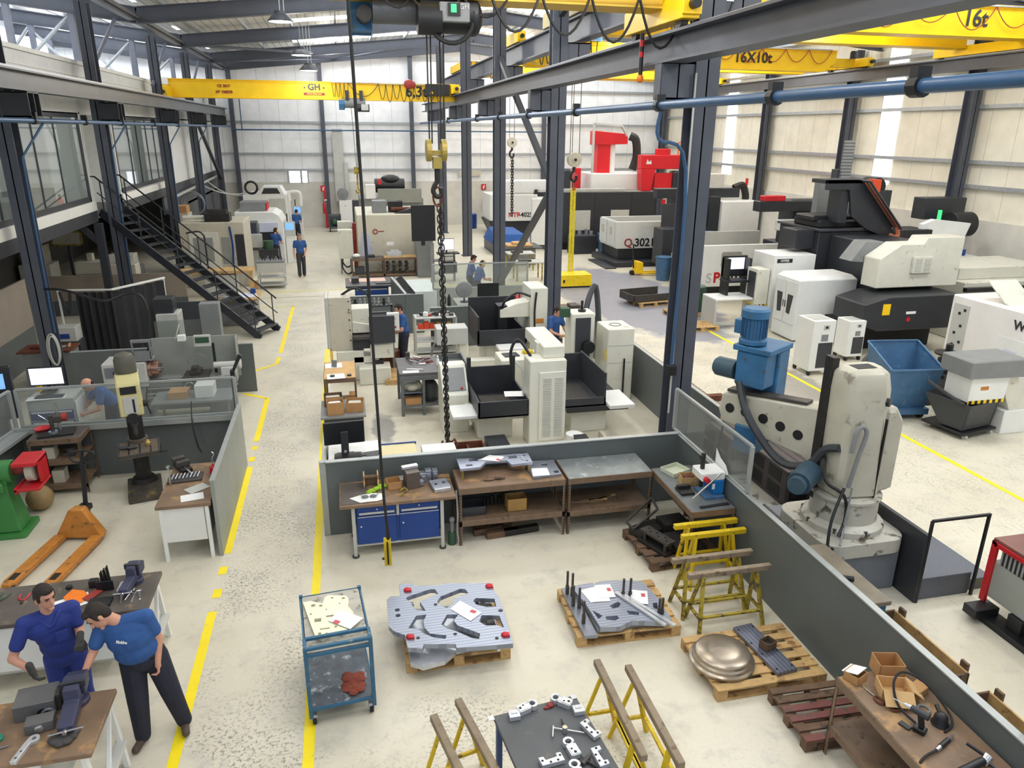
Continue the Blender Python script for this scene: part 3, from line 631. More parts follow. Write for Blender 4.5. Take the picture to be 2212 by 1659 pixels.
hb = P(h, 'hook_block', B().cyl((1.36, .05, 5.5), (1.44, .05, 5.5), .17, n=20).cyl((1.6, .05, 5.5), (1.68, .05, 5.5), .17, n=20).box(1.4, -.02, 5.42, 1.66, .12, 5.5).box(1.46, -.05, 5.22, 1.6, .13, 5.4), mat('hook_block_gold', (176, 156, 82), .4, .4, .1, 6), .004)
P(hb, 'hook', B().cyl((1.53, .05, 5.22), (1.53, .05, 5.0), .045).tube([(1.53, .05, 5.02), (1.48, .05, 4.95), (1.46, .05, 4.86), (1.52, .05, 4.78), (1.59, .05, 4.82), (1.58, .05, 4.92)], .04), M_IROND, 0, True)
P(hb, 'chain_ring', B().tube([(1.53 + .075 * cos(a) , .05, 4.78 + .15 * sin(a)) for a in [2 * pi * i / 16 for i in range(16)]], .018, closed=True), M_RUST, 0, True)
# lifting chain: alternate links
b = B(); z = 4.6; k = 0
def link(b, c, s, flat, lean=0):
    cx, cy, cz = c; pts = []
    for i in range(12):
        a = 2 * pi * i / 12; u = .022 * cos(a) * s; w = (.034 * sin(a) + (.012 if sin(a) > 0 else -.012)) * s
        pts.append((cx + (u if flat else 0), cy + (0 if flat else u), cz + w))
    b.tube(pts, .0075 * s, 5, True)
while z > .42:
    link(b, (1.545 + .012 * (4.6 - z), 12.3, z), 1.5, k % 2 == 0); link(b, (1.575 + .008 * (4.6 - z), 12.28, z - .03), 1.5, k % 2 == 1); z -= .088; k += 1
S('lifting_chain', 'long black lifting chain hanging from the nearest crane hook to near the floor', 'chain', b, M_IROND, bev=0, smooth=True)
b = B()
for i in range(5): b.tube([(1.62 + .05 * i - .1 + .05 * cos(a), 12.25 + .03 * i, .36 + .08 * sin(a)) for a in [2 * pi * k / 10 for k in range(10)]], .014, 5, True)
b.tube([(1.5, 12.2, .52), (1.48, 12.18, .4), (1.56, 12.16, .3), (1.62, 12.18, .36)], .02).tube([(1.72, 12.3, .5), (1.78, 12.28, .4), (1.72, 12.26, .3)], .02)
S('chain_hooks', 'rusty bunch of hooks at the lower end of the long lifting chain', 'hooks', b, M_RUST, bev=0, smooth=True)

# pendant control
t = T('crane_pendant', 'yellow hanging crane pendant control in front of the blue workbench', 'pendant control', (.29, 8.35, .5))
P(t, 'pendant_cable', B().tube([(-.1, 0, 7.6), (-.1, 0, 6.5), (-.06, 0, 4), (-.02, 0, 1.3), (.0, 0, .75), (.015, 0, .42)], .018), M_RUB, 0, True)
P(t, 'pendant_body', B().extx([(-.03, .02), (.03, .02), (.04, .05), (.04, .36), (.02, .42), (-.02, .42), (-.04, .36), (-.04, .05)], -.045, .045), M_YELW, .008)
P(t, 'button', B().box(-.01, -.052, .06, .01, -.04, .38), M_BLK, 0); P(t, 'emergency_button', B().cyl((-.045, 0, .12), (-.075, 0, .12), .015), M_IROND, 0)
P(t, 'cable_sleeve', B().cyl((.015, 0, .40), (.005, 0, .62), .03, .02), M_BLK, 0, True)
P(t, 'support_arm', B().bar((-.1, 0, 7.55), (-.1, 3.9, 7.6), .06), M_STEELD)

t = T('bridge_crane', 'big yellow crane lettered 16t high in the machine bay', 'crane')
girder(t, 6.8, 20.4, 20.1, 8.5, .86, .55, taper=0); girder(t, 6.8, 20.4, 22.7, 8.5, .86, .55)
carriage(t, 6.5, 19.6, 24.2, 8.76, mat('carriage_buff', (206, 188, 128), .5, 0, .06, 3), .42); carriage(t, 20.6, 19.6, 24.2, 8.3, h=.3)
text(t, '16t', .62, tmx((18.2, 20.08, 8.97)), M_ANTH, .004, .012); text(t, 'www.ghsa.com', .16, tmx((13.4, 20.08, 8.78)), M_BLK, .004, .004)
festoon(t, 13, 20.2, 20.0, 9.3, 5, .6, .014, M_REDD); festoon(t, 8.2, 9.6, 20.0, 9.1, 8, .8, .02); festoon(t, 9.6, 12.5, 20.0, 9.25, 3, .5, .016)
t = T('bridge_crane', 'yellow crane lettered 16X10t in the machine bay', 'crane')
girder(t, 6.7, 19.3, 28.0, 8.1, .78, .5, taper=.5); girder(t, 6.7, 19.3, 29.4, 8.1, .78, .5, taper=.5)
carriage(t, 6.5, 27.6, 30.4, 8.76, h=.36); P(t, 'end_beam', B().box(19.3, 28.2, 8.3, 20.3, 28.5, 8.62).box(19.3, 29.4, 8.3, 20.3, 29.7, 8.62), M_YEL); carriage(t, 20.55, 27.6, 30.4, 8.32, h=.32)
text(t, '16X10t', .52, tmx((15.7, 27.97, 8.52)), M_BLK, .004, .01)
festoon(t, 14, 19, 27.9, 8.86, 5, .5, .014, M_REDD); festoon(t, 7.2, 9.4, 27.9, 8.9, 9, .9, .02)
P(t, 'warning_light', B().cyl((20.0, 28.0, 8.6), (20.0, 28.0, 8.85), .1), M_IROND, 0)
P(t, 'hoist_trolley', B().box(8.4, 28.0, 8.9, 9.6, 29.9, 9.4), M_BLUEM); P(t, 'wire_rope', B().cyl((8.62, 28.3, 8.9), (8.62, 28.3, 4.9), .012, n=6).cyl((8.7, 28.3, 8.9), (8.7, 28.3, 4.9), .012, n=6).cyl((8.98, 28.3, 8.9), (8.98, 28.3, 4.9), .012, n=6), M_IROND, 0)
def hook_on(t, x, y, z, s=1, m=M_BEIGE):
    k = P(t, 'hook_block', B().cyl((x, y - .12 * s, z), (x, y + .12 * s, z), .27 * s, n=24).cyl((x, y - .15 * s, z), (x, y - .12 * s, z), .12 * s, n=16), m, .008)
    P(k, 'pulley_cap', B().cyl((x, y - .17 * s, z), (x, y - .15 * s, z), .06 * s), M_IROND, 0)
    P(k, 'hook', B().cyl((x, y, z - .26 * s), (x, y, z - .42 * s), .06 * s).tube([(x, y, z - .4 * s), (x - .1 * s, y, z - .5 * s), (x - .12 * s, y, z - .68 * s), (x, y, z - .8 * s), (x + .1 * s, y, z - .7 * s), (x + .08 * s, y, z - .58 * s)], .055 * s), M_BLK, 0, True)
hook_on(t, 8.8, 28.3, 4.78)
t2 = T('lifting_sling', 'long yellow lifting slings hanging from the crane hook to the yellow block', 'sling', (8.8, 28.3, 0))
P(t2, 'webbing', B().bar((-.06, 0, 3.75), (-.1, -.1, .3), .1, .02, (0, 1, 0)).bar((.06, 0, 3.75), (.02, -.1, .3), .1, .02, (0, 1, 0)), mat('sling_yellow', (214, 196, 40), .8, 0, .15, 8), 0)
P(t2, 'shackle', B().tube([(-.06, 0, 4.1), (-.02, 0, 3.7), (.06, 0, 3.7), (.04, 0, 4.1)], .03).tube([(-.1, -.12, .3), (-.16, -.15, .12), (-.04, -.16, .08), (.04, -.14, .3)], .02), M_REDD, 0, True)
t = T('bridge_crane', 'farthest yellow crane in the machine bay, half hidden by columns', 'crane')
girder(t, 6.7, 20.3, 41.2, 8.55, .7, .45); girder(t, 6.7, 20.3, 42.6, 8.55, .7, .45); carriage(t, 6.5, 39.6, 44.2, 8.76, h=.36); carriage(t, 20.6, 39.6, 44.2, 8.3, h=.3)
festoon(t, 7, 9.5, 41.1, 9.2, 8, .9, .022)
P(t, 'wire_rope', B().cyl((9.28, 42, 9.2), (9.28, 42, 5.3), .014, n=6).cyl((9.55, 42, 9.2), (9.55, 42, 5.3), .014, n=6), M_IROND, 0); P(t, 'hoist_trolley', B().box(8.9, 41.4, 9.25, 9.9, 42.9, 9.6), M_BLUEM)
hook_on(t, 9.42, 42, 5.2, 1)
b = B(); z = 4.3; k = 0
while z > 1.3: link(b, (9.42, 42, z), 2.6, k % 2 == 0); link(b, (9.47, 42.02, z), 2.6, k % 2 == 1); z -= .15; k += 1
S('lifting_chain', 'thin dark chain on the farthest crane hook before the turning centre', 'chain', b, M_IROND, bev=0)
t = T('warning_beacon', 'striped black and red beacon rod with orange lamp under the near runway beam', 'beacon', (5.02, 12.6, 6.62))
P(t, 'rod', B().cyl((0, 0, .06), (0, 0, .72), .035), M_BLK, 0, True); P(t, 'red_band', B().cyl((0, 0, .36), (0, 0, .44), .038).cyl((0, 0, .52), (0, 0, .62), .038), M_RED, 0, True); P(t, 'lamp_lens', B().ell((0, 0, .03), (.06, .06, .07)), mat('orange_lens', (240, 130, 30), .3, 0, .05, 5), 0, True)
def stamp(x,y,z,r,w=.05,h=.07): P(LASTP[-1],'red_stamp',B().cb((x,y,z+.003),(w,h,.001),(0,0,r)),mat('stamp_red',(206,96,104),.8,0,.25,60),0)
# ------------------------------------------------------------------ low partitions
def wall_panel(name,x0,y0,x1,y1,h,th=.06,m=None):
    a=V((x0,y0,0));c=V((x1,y1,0));mid=(a+c)/2;l=(c-a).length;ang=math.degrees(math.atan2(y1-y0,x1-x0))
    b=B().cb((mid.x,mid.y,h/2),(l,th,h),(0,0,ang))
    o=ST(name,b,m or M_PART)
    ST('partition_cap',B().cb((mid.x,mid.y,h+.008),(l,th+.02,.02),(0,0,ang)),M_PCAP,.003);return o
def end_post(x,y,h=1.2,s=.09): ST('partition_post',B().box(x-s/2,y-s/2,0,x+s/2,y+s/2,h+.015),M_PCAP,.004)
wall_panel('partition_wall',-.5,10.2,5.1,10.2,1.19,.07);end_post(-.52,10.2)
wall_panel('partition_wall',-.52,10.25,-.52,11.9,.95,.05)
wall_panel('partition_wall',5.1,10.2,5.1,3.0,1.17)
wall_panel('partition_wall',6.35,11.2,6.42,19.6,1.17)
def screen(name,pts,z0,z1,n=0):
    """clear screen in a slim frame between two floor points"""
    (x0,y0),(x1,y1)=pts;a=V((x0,y0,0));c=V((x1,y1,0));l=(c-a).length;ang=math.degrees(math.atan2(y1-y0,x1-x0));mid=(a+c)/2
    b=B()
    for z in (z0,z1): b.cb((mid.x,mid.y,z),(l,.04,.04),(0,0,ang))
    for k in (0,1): q=a.lerp(c,k);b.cb((q.x,q.y,(z0+z1)/2),(.05,.05,z1-z0),(0,0,ang))
    o=ST(name,b,M_PCAP,.003)
    ST('clear_panel',B().cb((mid.x,mid.y,(z0+z1)/2),(l,.012,z1-z0),(0,0,ang)),M_GLASS,parent=o);return o
screen('partition_glazing',((5.1,10.4),(5.1,8.05)),1.2,1.88)
S('torn_label','torn white paper stuck low on the clear screen beside the tall column','paper',B().add([(5.06,8.9,1.22),(5.06,8.55,1.22),(5.06,8.5,1.26),(5.06,8.6,1.36),(5.06,8.75,1.4),(5.06,8.9,1.5)],[(5,4,3,2,1,0)]),M_PAPER,bev=0)

# ------------------------------------------------------------------ blue workbench
t=T('workbench','long wooden topped workbench with blue drawers and doors by the partition','workbench',(-.3,9.4,0))
P(t,'tabletop',B().box(0,0,.81,1.63,.76,.86),M_TOP,.006)
for x in (.18,1.43):
    for y in (.07,.66):
        l=P(t,'leg',B().box(x-.025,y-.025,.02,x+.025,y+.025,.81),M_LGREY);P(l,'foot',B().cyl((x,y,0),(x,y,.025),.05),M_IRON,0)
P(t,'cabinet_body',B().box(.22,.07,.2,1.39,.68,.80),M_BLUE);P(t,'base_rail',B().box(.2,.06,.17,1.41,.68,.2),M_LGREY)
P(t,'centre_stile',B().box(.78,.05,.62,.82,.07,.8),M_LGREY)
for x0,x1 in ((.24,.77),(.83,1.38)):
    d=P(t,'drawer',B().box(x0,.045,.665,x1,.07,.795),M_BLUE);P(d,'handle_strip',B().box(x0+.02,.035,.68,x1-.02,.045,.71),M_LGREY,0);P(d,'lock',B().cyl((x0+.27,.03,.755),(x0+.27,.045,.755),.012,n=8),M_CHROME,0)
    d=P(t,'door',B().box(x0-.01,.045,.21,x1,.07,.655),M_BLUE);P(d,'lock',B().cyl((x0+.04,.03,.5),(x0+.04,.045,.5),.014,n=8),M_CHROME,0)
    P(d,'top_strip',B().box(x0,.04,.635,x1,.046,.645),M_LGREY,0)
def at_bench(x,y,z=.862): return (x,y,z)
S('black_mat','dark mat on the left end of the blue drawer workbench','mat',B().box(-.28,9.44,.861,.1,10.1,.867),M_TOPD)
t=T('wooden_spool','wooden rope reel frame standing on the blue drawer workbench','reel',(.16,9.98,.861))
for x in (-.1,.1): P(t,'side_board',B().ext([(-.08,0),(.08,0),(.1,.06),(.06,.12),(.09,.2),(-.09,.2),(-.06,.12),(-.1,.06)],x-.01,x+.01,Mx(((0,0,1,0),(1,0,0,0),(0,1,0,0),(0,0,0,1)))),M_WOOD)
P(t,'spindle',B().cyl((-.1,0,.14),(.1,0,.14),.03),M_WOODD,0);P(t,'cross_board',B().box(-.1,.0,.02,.1,.03,.16),M_WOODD)
b=B()
for i in range(9): b.ell((.12+.03*i+.02*sin(i*3),9.72+.024*i,.885+.012*sin(i*2.3)),(.045,.04,.028))
S('green_rag','bright green glove lying on the blue drawer workbench','glove',b,mat('lime',(150,190,40),.8,0,.12,12),bev=0,smooth=True)
S('newspaper','crumpled white paper sheet on the front edge of the blue workbench','paper',B().add([(-.17,9.62,.866),(-.02,9.46,.866),(.12,9.45,.875),(.22,9.46,.868),(.34,9.5,.872),(.32,9.68,.866),(.15,9.7,.88),(0,9.69,.868),(.08,9.57,.89)],[(0,1,8),(1,2,8),(2,3,8),(3,4,5),(3,5,8),(5,6,8),(6,7,8),(7,0,8)]),M_PAPER,bev=0)
S('safety_glasses','grey safety glasses on the white paper on the blue workbench','glasses',B().ell((.06,9.55,.905),(.05,.02,.03)).ell((.17,9.56,.9),(.05,.02,.03)).tube([(.02,9.55,.91),(0,9.66,.9)],.006).tube([(.22,9.56,.91),(.25,9.66,.9)],.006),M_GREY,bev=0,smooth=True)
def open_box(t,w,d,h,m=M_CARD,th=.008,flaps=0):
    P(t,'box_body',B().box(-w/2,-d/2,0,w/2,d/2,th).box(-w/2,-d/2,0,w/2,-d/2+th,h).box(-w/2,d/2-th,0,w/2,d/2,h).box(-w/2,-d/2,0,-w/2+th,d/2,h).box(w/2-th,-d/2,0,w/2,d/2,h),m,.002)
    if flaps:
        P(t,'flap',B().cb((0,-d/2-.06,h-.04),(w,.14,th),(38,0,0)),M_CARDL,0);P(t,'flap',B().cb((w/2+.05,0,h-.03),(.13,d,th),(0,35,0)),M_CARDL,0)
t=T('cardboard_box','small open carton of scraps on the blue workbench beside the green glove','box',(.48,9.86,.861),8);open_box(t,.2,.2,.12)
t=T('clamp','yellow handled clamp hanging over the edge of the blue workbench','clamp',(.56,9.68,.862));P(t,'handle_loop',B().tube([(0,0,.02),(.06,.06,.03),(.1,0,.02),(.05,-.05,.015),(.02,-.1,.012),(0,-.14,.02)],.012),M_YELO,0,True)
S('parts_tray','pale tray with small parts at the back of the blue workbench','tray',B().box(.55,9.98,.861,.84,10.12,.87).box(.55,9.98,.87,.56,10.12,.91).box(.83,9.98,.87,.84,10.12,.91).box(.55,10.11,.87,.84,10.12,.91).box(.55,9.98,.87,.84,9.99,.91),M_LGREY)
t=T('steel_block','tall brown steel block standing on the blue workbench','block',(.74,9.84,.861),12);P(t,'body',B().box(-.1,-.1,0,.1,.1,.26),mat('bare_steel_brown',(110,100,94),.45,.4,.12,6),.006);P(t,'cap_plate',B().box(-.12,.04,.26,.12,.12,.30),M_ALUL);P(t,'side_lug',B().box(.1,-.08,.02,.16,0,.09),M_ALU)
for i,(x,y,s,h) in enumerate(((.92,9.98,.05,.14),(1.0,10.0,.045,.17),(1.1,10.02,.04,.15))):
    S('steel_block',['first','second','third'][i]+' small steel block from the tall brown one on the blue workbench','block',B().box(x-s,y-.06,.861,x+s,y+.06,.861+h).box(x-s*.6,y-.08,.861+h*.4,x+s*.6,y-.06,.861+h*.8),M_ALU,group='small blocks on the blue bench')
t=T('angle_plate','grey angle plate with two holes at the right end of the blue workbench','plate',(1.14,9.72,.861),8);P(t,'base_plate',B().box(-.13,-.13,0,.13,.15,.06),M_ALU);P(t,'front_face',B().box(-.12,-.16,0,.12,-.13,.055),M_ALUL);P(t,'bolt',B().cyl((-.06,.0,.06),(-.06,0,.066),.022),M_BLK,0);P(t,'bolt',B().cyl((.06,.02,.06),(.06,.02,.066),.022),M_BLK,0)
t=T('jack','small green bottle jack on the floor between the blue bench and the shelf bench','jack',(1.28,9.55,0));P(t,'base',B().cyl((0,0,0),(0,0,.2),.06),M_GREEND,.004,True);P(t,'ram',B().cyl((0,0,.2),(0,0,.38),.03).ell((0,0,.4),.045),M_GREY,0,True)
S('hose','white hose hanging between the blue bench and the shelf bench','hose',B().tube([(1.36,9.6,.84),(1.37,9.56,.5),(1.36,9.54,.2),(1.38,9.52,.02)],.014),M_LGREY,bev=0,smooth=True)

# ------------------------------------------------------------------ shelf benches of slotted angle
def rack_bench(label,x,y,w,d,h,shelf,top,rz=0,name='shelf_bench'):
    t=T(name,label,'bench',(x,y,0),rz)
    P(t,'tabletop',B().box(.01,.01,h-.03,w-.01,d-.01,h),top,.003)
    P(t,'top_frame',B().box(0,0,h-.1,w,.02,h-.005).box(0,d-.02,h-.1,w,d,h-.005).box(0,.02,h-.1,.02,d-.02,h-.005).box(w-.02,.02,h-.1,w,d-.02,h-.005),M_RACK)
    for sx in (0,1):
        for sy in (0,1):
            xx=sx*(w-.04);yy=sy*(d-.04);b=B().box(xx,yy,0,xx+.04,yy+.006,h-.1) if not sy else B().box(xx,yy+.034,0,xx+.04,yy+.04,h-.1)
            xs=xx if not sx else xx+.034;b.box(xs,yy,0,xs+.006,yy+.04,h-.1)
            l=P(t,'leg',b,M_RACK,0)
            if not sy:
                hb=B()
                for k in range(int(h/.05)-2): hb.box(xx+.014,yy-.002,.05+k*.05,xx+.026,yy+.001,.075+k*.05)
                P(l,'slot_row',hb,M_CLEAN,0)
    for z in shelf:
        P(t,'shelf',B().box(.01,.01,z,w-.01,d-.01,z+.02).box(.0,0,z-.07,w,.015,z+.02).box(0,d-.015,z-.07,w,d,z+.02),M_RACK)
    return t
rack_bench('brown slotted shelf bench with worn wooden top carrying cut steel plates',1.38,9.46,1.6,.68,.93,(.38,),M_TOP)
rack_bench('brown slotted shelf bench with empty zinc top by the column',3.02,9.46,1.33,.7,.93,(.36,),M_ZTOP)
rack_bench('brown slotted bench along the side partition carrying the blue arbor press',5.05,8.2,1.42,.66,.9,(),mat('zinc_dark',(118,122,122),.45,.3,.14,5),90)
def plate(name,label,loops,z,th,m,cat='plate',group=None): return S(name,label,cat,B().ext(loops,z,z+th),m,group,bev=.003)
M_TOOL=wave_mat('tool_marked_steel',(160,166,180),(140,146,160),'Y',.05,.35,.34,.45)
pl=T('cut_steel_plate','large odd shaped steel plate with cutouts raised on props on the shelf bench','plate')
P(pl,'plate',B().ext([[(1.45,10.14),(1.64,10.12),(1.86,10.05),(1.92,10.14),(2.42,10.14),(2.46,10.12),(2.56,10.14),(2.55,9.79),(2.22,9.77),(2.18,9.93),(1.87,9.95),(1.75,9.78),(1.45,9.77)],rect(1.62,10.0,1.76,10.09),rect(1.95,10.02,2.13,10.1),rect(2.23,9.98,2.36,10.07),rect(1.55,9.84,1.65,9.9),circ(2.48,9.86,.02),circ(2.48,10.05,.02)],1.06,1.1),mat('plate_blue_grey',(166,172,188),.35,.4,.06,5),.003)
for x,y in ((1.49,9.81),(2.5,9.83),(1.5,10.05),(2.45,10.05)): P(pl,'prop',B().cyl((x,y,.931),(x,y,1.06),.018),M_BRASS,0)
for y in (9.9,9.97,10.05): P(pl,'bolt',B().cyl((2.43,y,1.1),(2.43,y,1.115),.02),M_ALUL,0)
plate('cut_steel_plate','smaller square steel plate with cutouts at the right end of the wooden shelf bench',[[(2.5,9.54),(2.95,9.58),(2.96,10.08),(2.62,10.1),(2.5,9.95)],rect(2.72,9.9,2.82,9.98),rect(2.85,9.62,2.92,9.7),circ(2.65,9.66,.03)],.932,.04,M_ALU)
S('paper_sheet','white work sheet on the large cut plate on the shelf bench','paper',B().add([(1.78,10.02,1.106),(2.06,9.9,1.106),(2.18,10.06,1.106),(1.96,10.16,1.106)],[(0,1,2,3)]),M_PAPER,bev=0);stamp(2.06,9.96,1.107,40)
S('paper_sheet','white work sheet on the smaller square plate','paper',B().add([(2.5,9.56,.978),(2.76,9.55,.978),(2.78,9.8,.978),(2.54,9.83,.978)],[(0,1,2,3)]),M_PAPER,bev=0)
S('cloth','dark oily cloth crumpled on the wooden shelf bench','cloth',B().ell((1.95,9.72,.955),(.12,.06,.03)).ell((2.02,9.68,.95),(.09,.05,.025)).ell((1.86,9.66,.945),(.09,.04,.02)),M_WOODD,bev=0,smooth=True)
t=T('parts_box','open yellow brown box on the lower shelf of the wooden shelf bench','box',(2.28,9.72,.40));open_box(t,.3,.22,.2,mat('ochre_card',(176,138,78),.8,0,.1,6))
t=T('parts_crate','dark grey crate on the lower shelf of the wooden shelf bench','crate',(1.62,9.74,.40));open_box(t,.36,.28,.14,M_DARK)
for i in range(5): S('steel_piece','small dark steel piece standing on the lower shelf behind the grey crate','steel piece',B().box(1.86+i*.06,9.86,.40,1.9+i*.06,9.9,.52+.04*(i % 3)),M_IROND,group='steel pieces on the lower shelf')
for i,(x,y,l) in enumerate(((1.85,9.75,.45),(2.05,9.62,.5),(2.35,9.65,.55),(1.95,9.88,.6))):
    S('timber_bar',['short dark bar far left under the shelf bench','rusty ended bar second in the row under the shelf bench','longest black bar at the right under the shelf bench','bar lying behind the others under the shelf bench'][i],'bar',B().cb((x,y,.05),(l,.1,.1),(0,0,6)),M_WOODD if i != 2 else M_IROND)
for i in range(4): S('wood_strip','pale wood strip lying on the lower shelf of the zinc topped bench','strip',B().cb((3.4+.12*i,9.7+.03*i,.39),(.5-.05*i,.04,.02),(0,0,-8+9*i)),M_WOOD if i % 2 else M_TOP,group='wood strips on the lower shelf')
# arbor press and things on the side bench
t=T('arbor_press','blue and white arbor press with red knobbed lever on the side bench','press',(4.9,8.72,.9),0)
P(t,'base',B().box(-.17,-.24,0,.13,.12,.04),M_BLUE2);P(t,'body',B().box(-.02,-.18,.04,.14,.14,.26),mat('press_blue',(24,116,186),.4,0,.05,4),.012);P(t,'head',B().box(-.22,-.18,.26,.14,.14,.38),M_WHITE,.012)
P(t,'ram',B().box(-.16,-.03,.1,-.11,.02,.62).box(-.2,-.05,.55,-.15,-.0,.6),M_IROND);P(t,'pinion',B().cyl((-.16,-.24,.3),(-.16,-.18,.3),.04),M_RED,0);P(t,'lever',B().cyl((.02,-.27,.42),(-.38,-.27,.06),.014),M_CHROME,0)
P(t,'price_tag',B().box(-.06,-.2,.14,-.02,-.19,.22),M_PAPER,0)
t=T('paper_tray','pale green letter tray at the column end of the side bench','tray',(4.7,9.42,.9),20);open_box(t,.34,.3,.07,mat('tray_pale',(204,208,186),.5,0,.03,5))
t=T('crate_box','wooden box of small parts beside the arbor press','box',(4.72,9.02,.9),-8);open_box(t,.24,.2,.14,M_WOOD);P(t,'contents',B().ell((0,0,.1),(.09,.07,.05)),M_RUST,0,True)
t=T('bench_vice_jaw','dark loose vice on the side bench before the arbor press','vice',(4.56,8.78,.9));P(t,'base',B().box(-.1,-.12,0,.1,.12,.04),M_IROND);P(t,'jaw',B().box(-.1,.02,.04,.1,.08,.09),M_IROND)
S('steel_bar','long thin steel bar lying along the front end of the side bench','bar',B().cb((4.78,8.3,.91),(.45,.05,.02),(0,0,4)),M_IROND)

# ------------------------------------------------------------------ pallets
def pallet(label,x,y,w=1.2,d=.8,rz=0,m=M_WOOD,n=5,group=None,paint=None):
    t=T('pallet',label,'pallet',(x,y,0),rz,group)
    for i in range(n):
        bw=d/(n*1.45);yy=-d/2+bw/2+i*(d-bw)/(n-1);P(t,'deck_board',B().box(-w/2,yy-bw/2,.122,w/2,yy+bw/2,.144),paint if (paint and i in (0,2,3)) else m,.003)
    for xx in (-w/2+.06,0,w/2-.06):
        P(t,'cross_board',B().box(xx-.06,-d/2,.1,xx+.06,d/2,.122),m,.002)
        for yy in (-d/2+.05,0,d/2-.05): P(t,'block',B().box(xx-.06,yy-.05,.022,xx+.06,yy+.05,.1),m,.002)
    for yy in (-d/2+.05,0,d/2-.05): P(t,'bottom_board',B().box(-w/2,yy-.05,0,w/2,yy+.05,.022),m,.002)
    return t
pallet('wooden pallet hidden under the big grooved steel plate',.98,7.35,1.2,.9,0)
BP=[[(0.4,8.12),(0.58,8.09),(0.59,8.04),(0.94,7.99),(0.95,8.02),(1.56,7.9),(1.55,7.7),(1.58,7.61),(1.58,7.26),(1.56,6.7),(0.93,6.76),(0.93,6.83),(0.58,6.9),(0.56,6.83),(0.4,6.88),(0.39,7.1),(0.27,7.2),(0.22,7.3),(0.23,7.82),(0.28,7.88),(0.4,7.86)],
      [(0.46,7.79),(0.48,7.83),(0.77,7.93),(0.83,7.92),(0.86,7.82),(0.62,7.7),(0.67,7.5),(0.56,7.54),(0.5,7.72)],
      [(0.83,7.67),(0.88,7.75),(1.14,7.86),(1.2,7.84),(1.23,7.75),(1.04,7.68),(1.01,7.58),(0.92,7.5),(0.83,7.62)],
      [(0.44,7.22),(0.55,7.43),(0.67,7.43),(0.62,7.3),(0.62,7.19),(0.67,7.07),(0.85,7.0),(0.83,6.94),(0.71,6.99),(0.59,7.1),(0.55,7.18)],
      [(0.82,7.21),(0.91,7.38),(1.04,7.35),(0.97,7.25),(1.0,7.15),(1.14,7.03),(1.23,6.95),(1.2,6.86),(1.13,6.89),(0.96,7.06),(0.88,7.11)],
      [(1.26,7.58),(1.3,7.63),(1.52,7.57),(1.51,7.41),(1.39,7.43),(1.28,7.5)],[(1.26,7.17),(1.31,7.28),(1.51,7.23),(1.52,7.0),(1.45,7.06),(1.32,7.08)],
      circ(.34,7.59,.03),circ(.34,7.48,.03),circ(1.545,7.32,.028)]
t=T('mould_plate','big grooved steel plate with curved cutouts lying on a pallet','plate')
P(t,'plate',B().ext(BP,.31,.37),M_TOOL,.004)
for x,y in ((0.49,7.96),(1.50,7.83),(0.44,7.05),(1.50,6.86)): P(t,'red_cap',B().ell((x,y,.38),(.045,.04,.03)).box(x-.02,y-.04,.37,x+.05,y+.02,.395),M_RED,0,True)
for x,y in ((.53,7.02),(1.4,6.83),(.8,7.6),(.95,7.0)): P(t,'bolt',B().cyl((x,y,.37),(x,y,.373),.022),M_IROND,0)
P(t,'spacer',B().box(.45,6.95,.255,.5,7.0,.31),M_ALU);P(t,'spacer',B().box(1.4,6.8,.205,1.44,6.84,.31),M_ALUL);P(t,'spacer',B().box(1.3,7.7,.205,1.35,7.75,.31),M_ALU);P(t,'spacer',B().box(.5,7.75,.205,.55,7.8,.31),M_ALU)
t=T('mould_plate','lower steel plate between the big grooved plate and its pallet','plate')
P(t,'plate',B().ext([(.42,6.83),(.55,6.74),(.8,6.78),(.95,6.92),(1.25,6.95),(1.5,7.0),(1.5,7.75),(.42,7.8)],.146,.205),M_ALUL,.004)
S('steel_insert','dark round insert in the upper right recess of the big grooved plate','insert',B().cyl((1.36,7.53,.206),(1.36,7.53,.33),.06).box(1.38,7.47,.206,1.48,7.56,.32),M_IROND)
S('steel_insert','dark block insert in the lower recess of the big grooved plate','insert',B().box(1.3,7.1,.206,1.42,7.22,.31).cyl((1.36,7.19,.3),(1.45,7.19,.32),.04),M_IRON)
S('paper_sheet','white work sheet with red stamp on the big grooved plate','paper',B().add([(1.1,7.61,.376),(1.32,7.32,.376),(1.16,7.19,.376),(.96,7.47,.376)],[(3,2,1,0)]),M_PAPER,bev=0)
stamp(1.22,7.36,.376,50)

pallet('wooden pallet under the plate with white papers and pillars',3.06,7.4,1.3,1.0,-2)
t=T('mould_plate','steel plate with standing guide pillars and cutouts on the second pallet','plate')
P(t,'plate',B().ext([[(2.56,7.76),(2.87,7.79),(2.86,7.75),(2.98,7.8),(3.16,7.78),(3.5,7.69),(3.56,7.3),(3.55,6.85),(3.48,6.83),(3.07,6.94),(2.89,6.86),(2.66,6.9),(2.63,7.4)],[(2.91,7.27),(3.04,7.33),(3.06,7.28),(3.01,7.22),(2.93,7.21)],[(2.67,7.23),(2.76,7.1),(2.69,7.05)],[(2.79,7.08),(2.93,7.07),(2.94,7.01),(2.87,6.98),(2.78,7.02)],[(3.08,7.14),(3.22,7.08),(3.19,7.02),(3.08,7.06)],[(3.45,7.21),(3.51,7.21),(3.47,7.07),(3.42,7.11)]],.2,.27),M_TOOL,.004)
P(t,'under_plate',B().ext([(2.46,7.85),(2.6,7.86),(2.62,6.86),(2.46,6.88)],.146,.2).ext([(2.64,7.8),(3.5,7.7),(3.5,6.95),(2.64,6.95)],.146,.2),M_ALU)
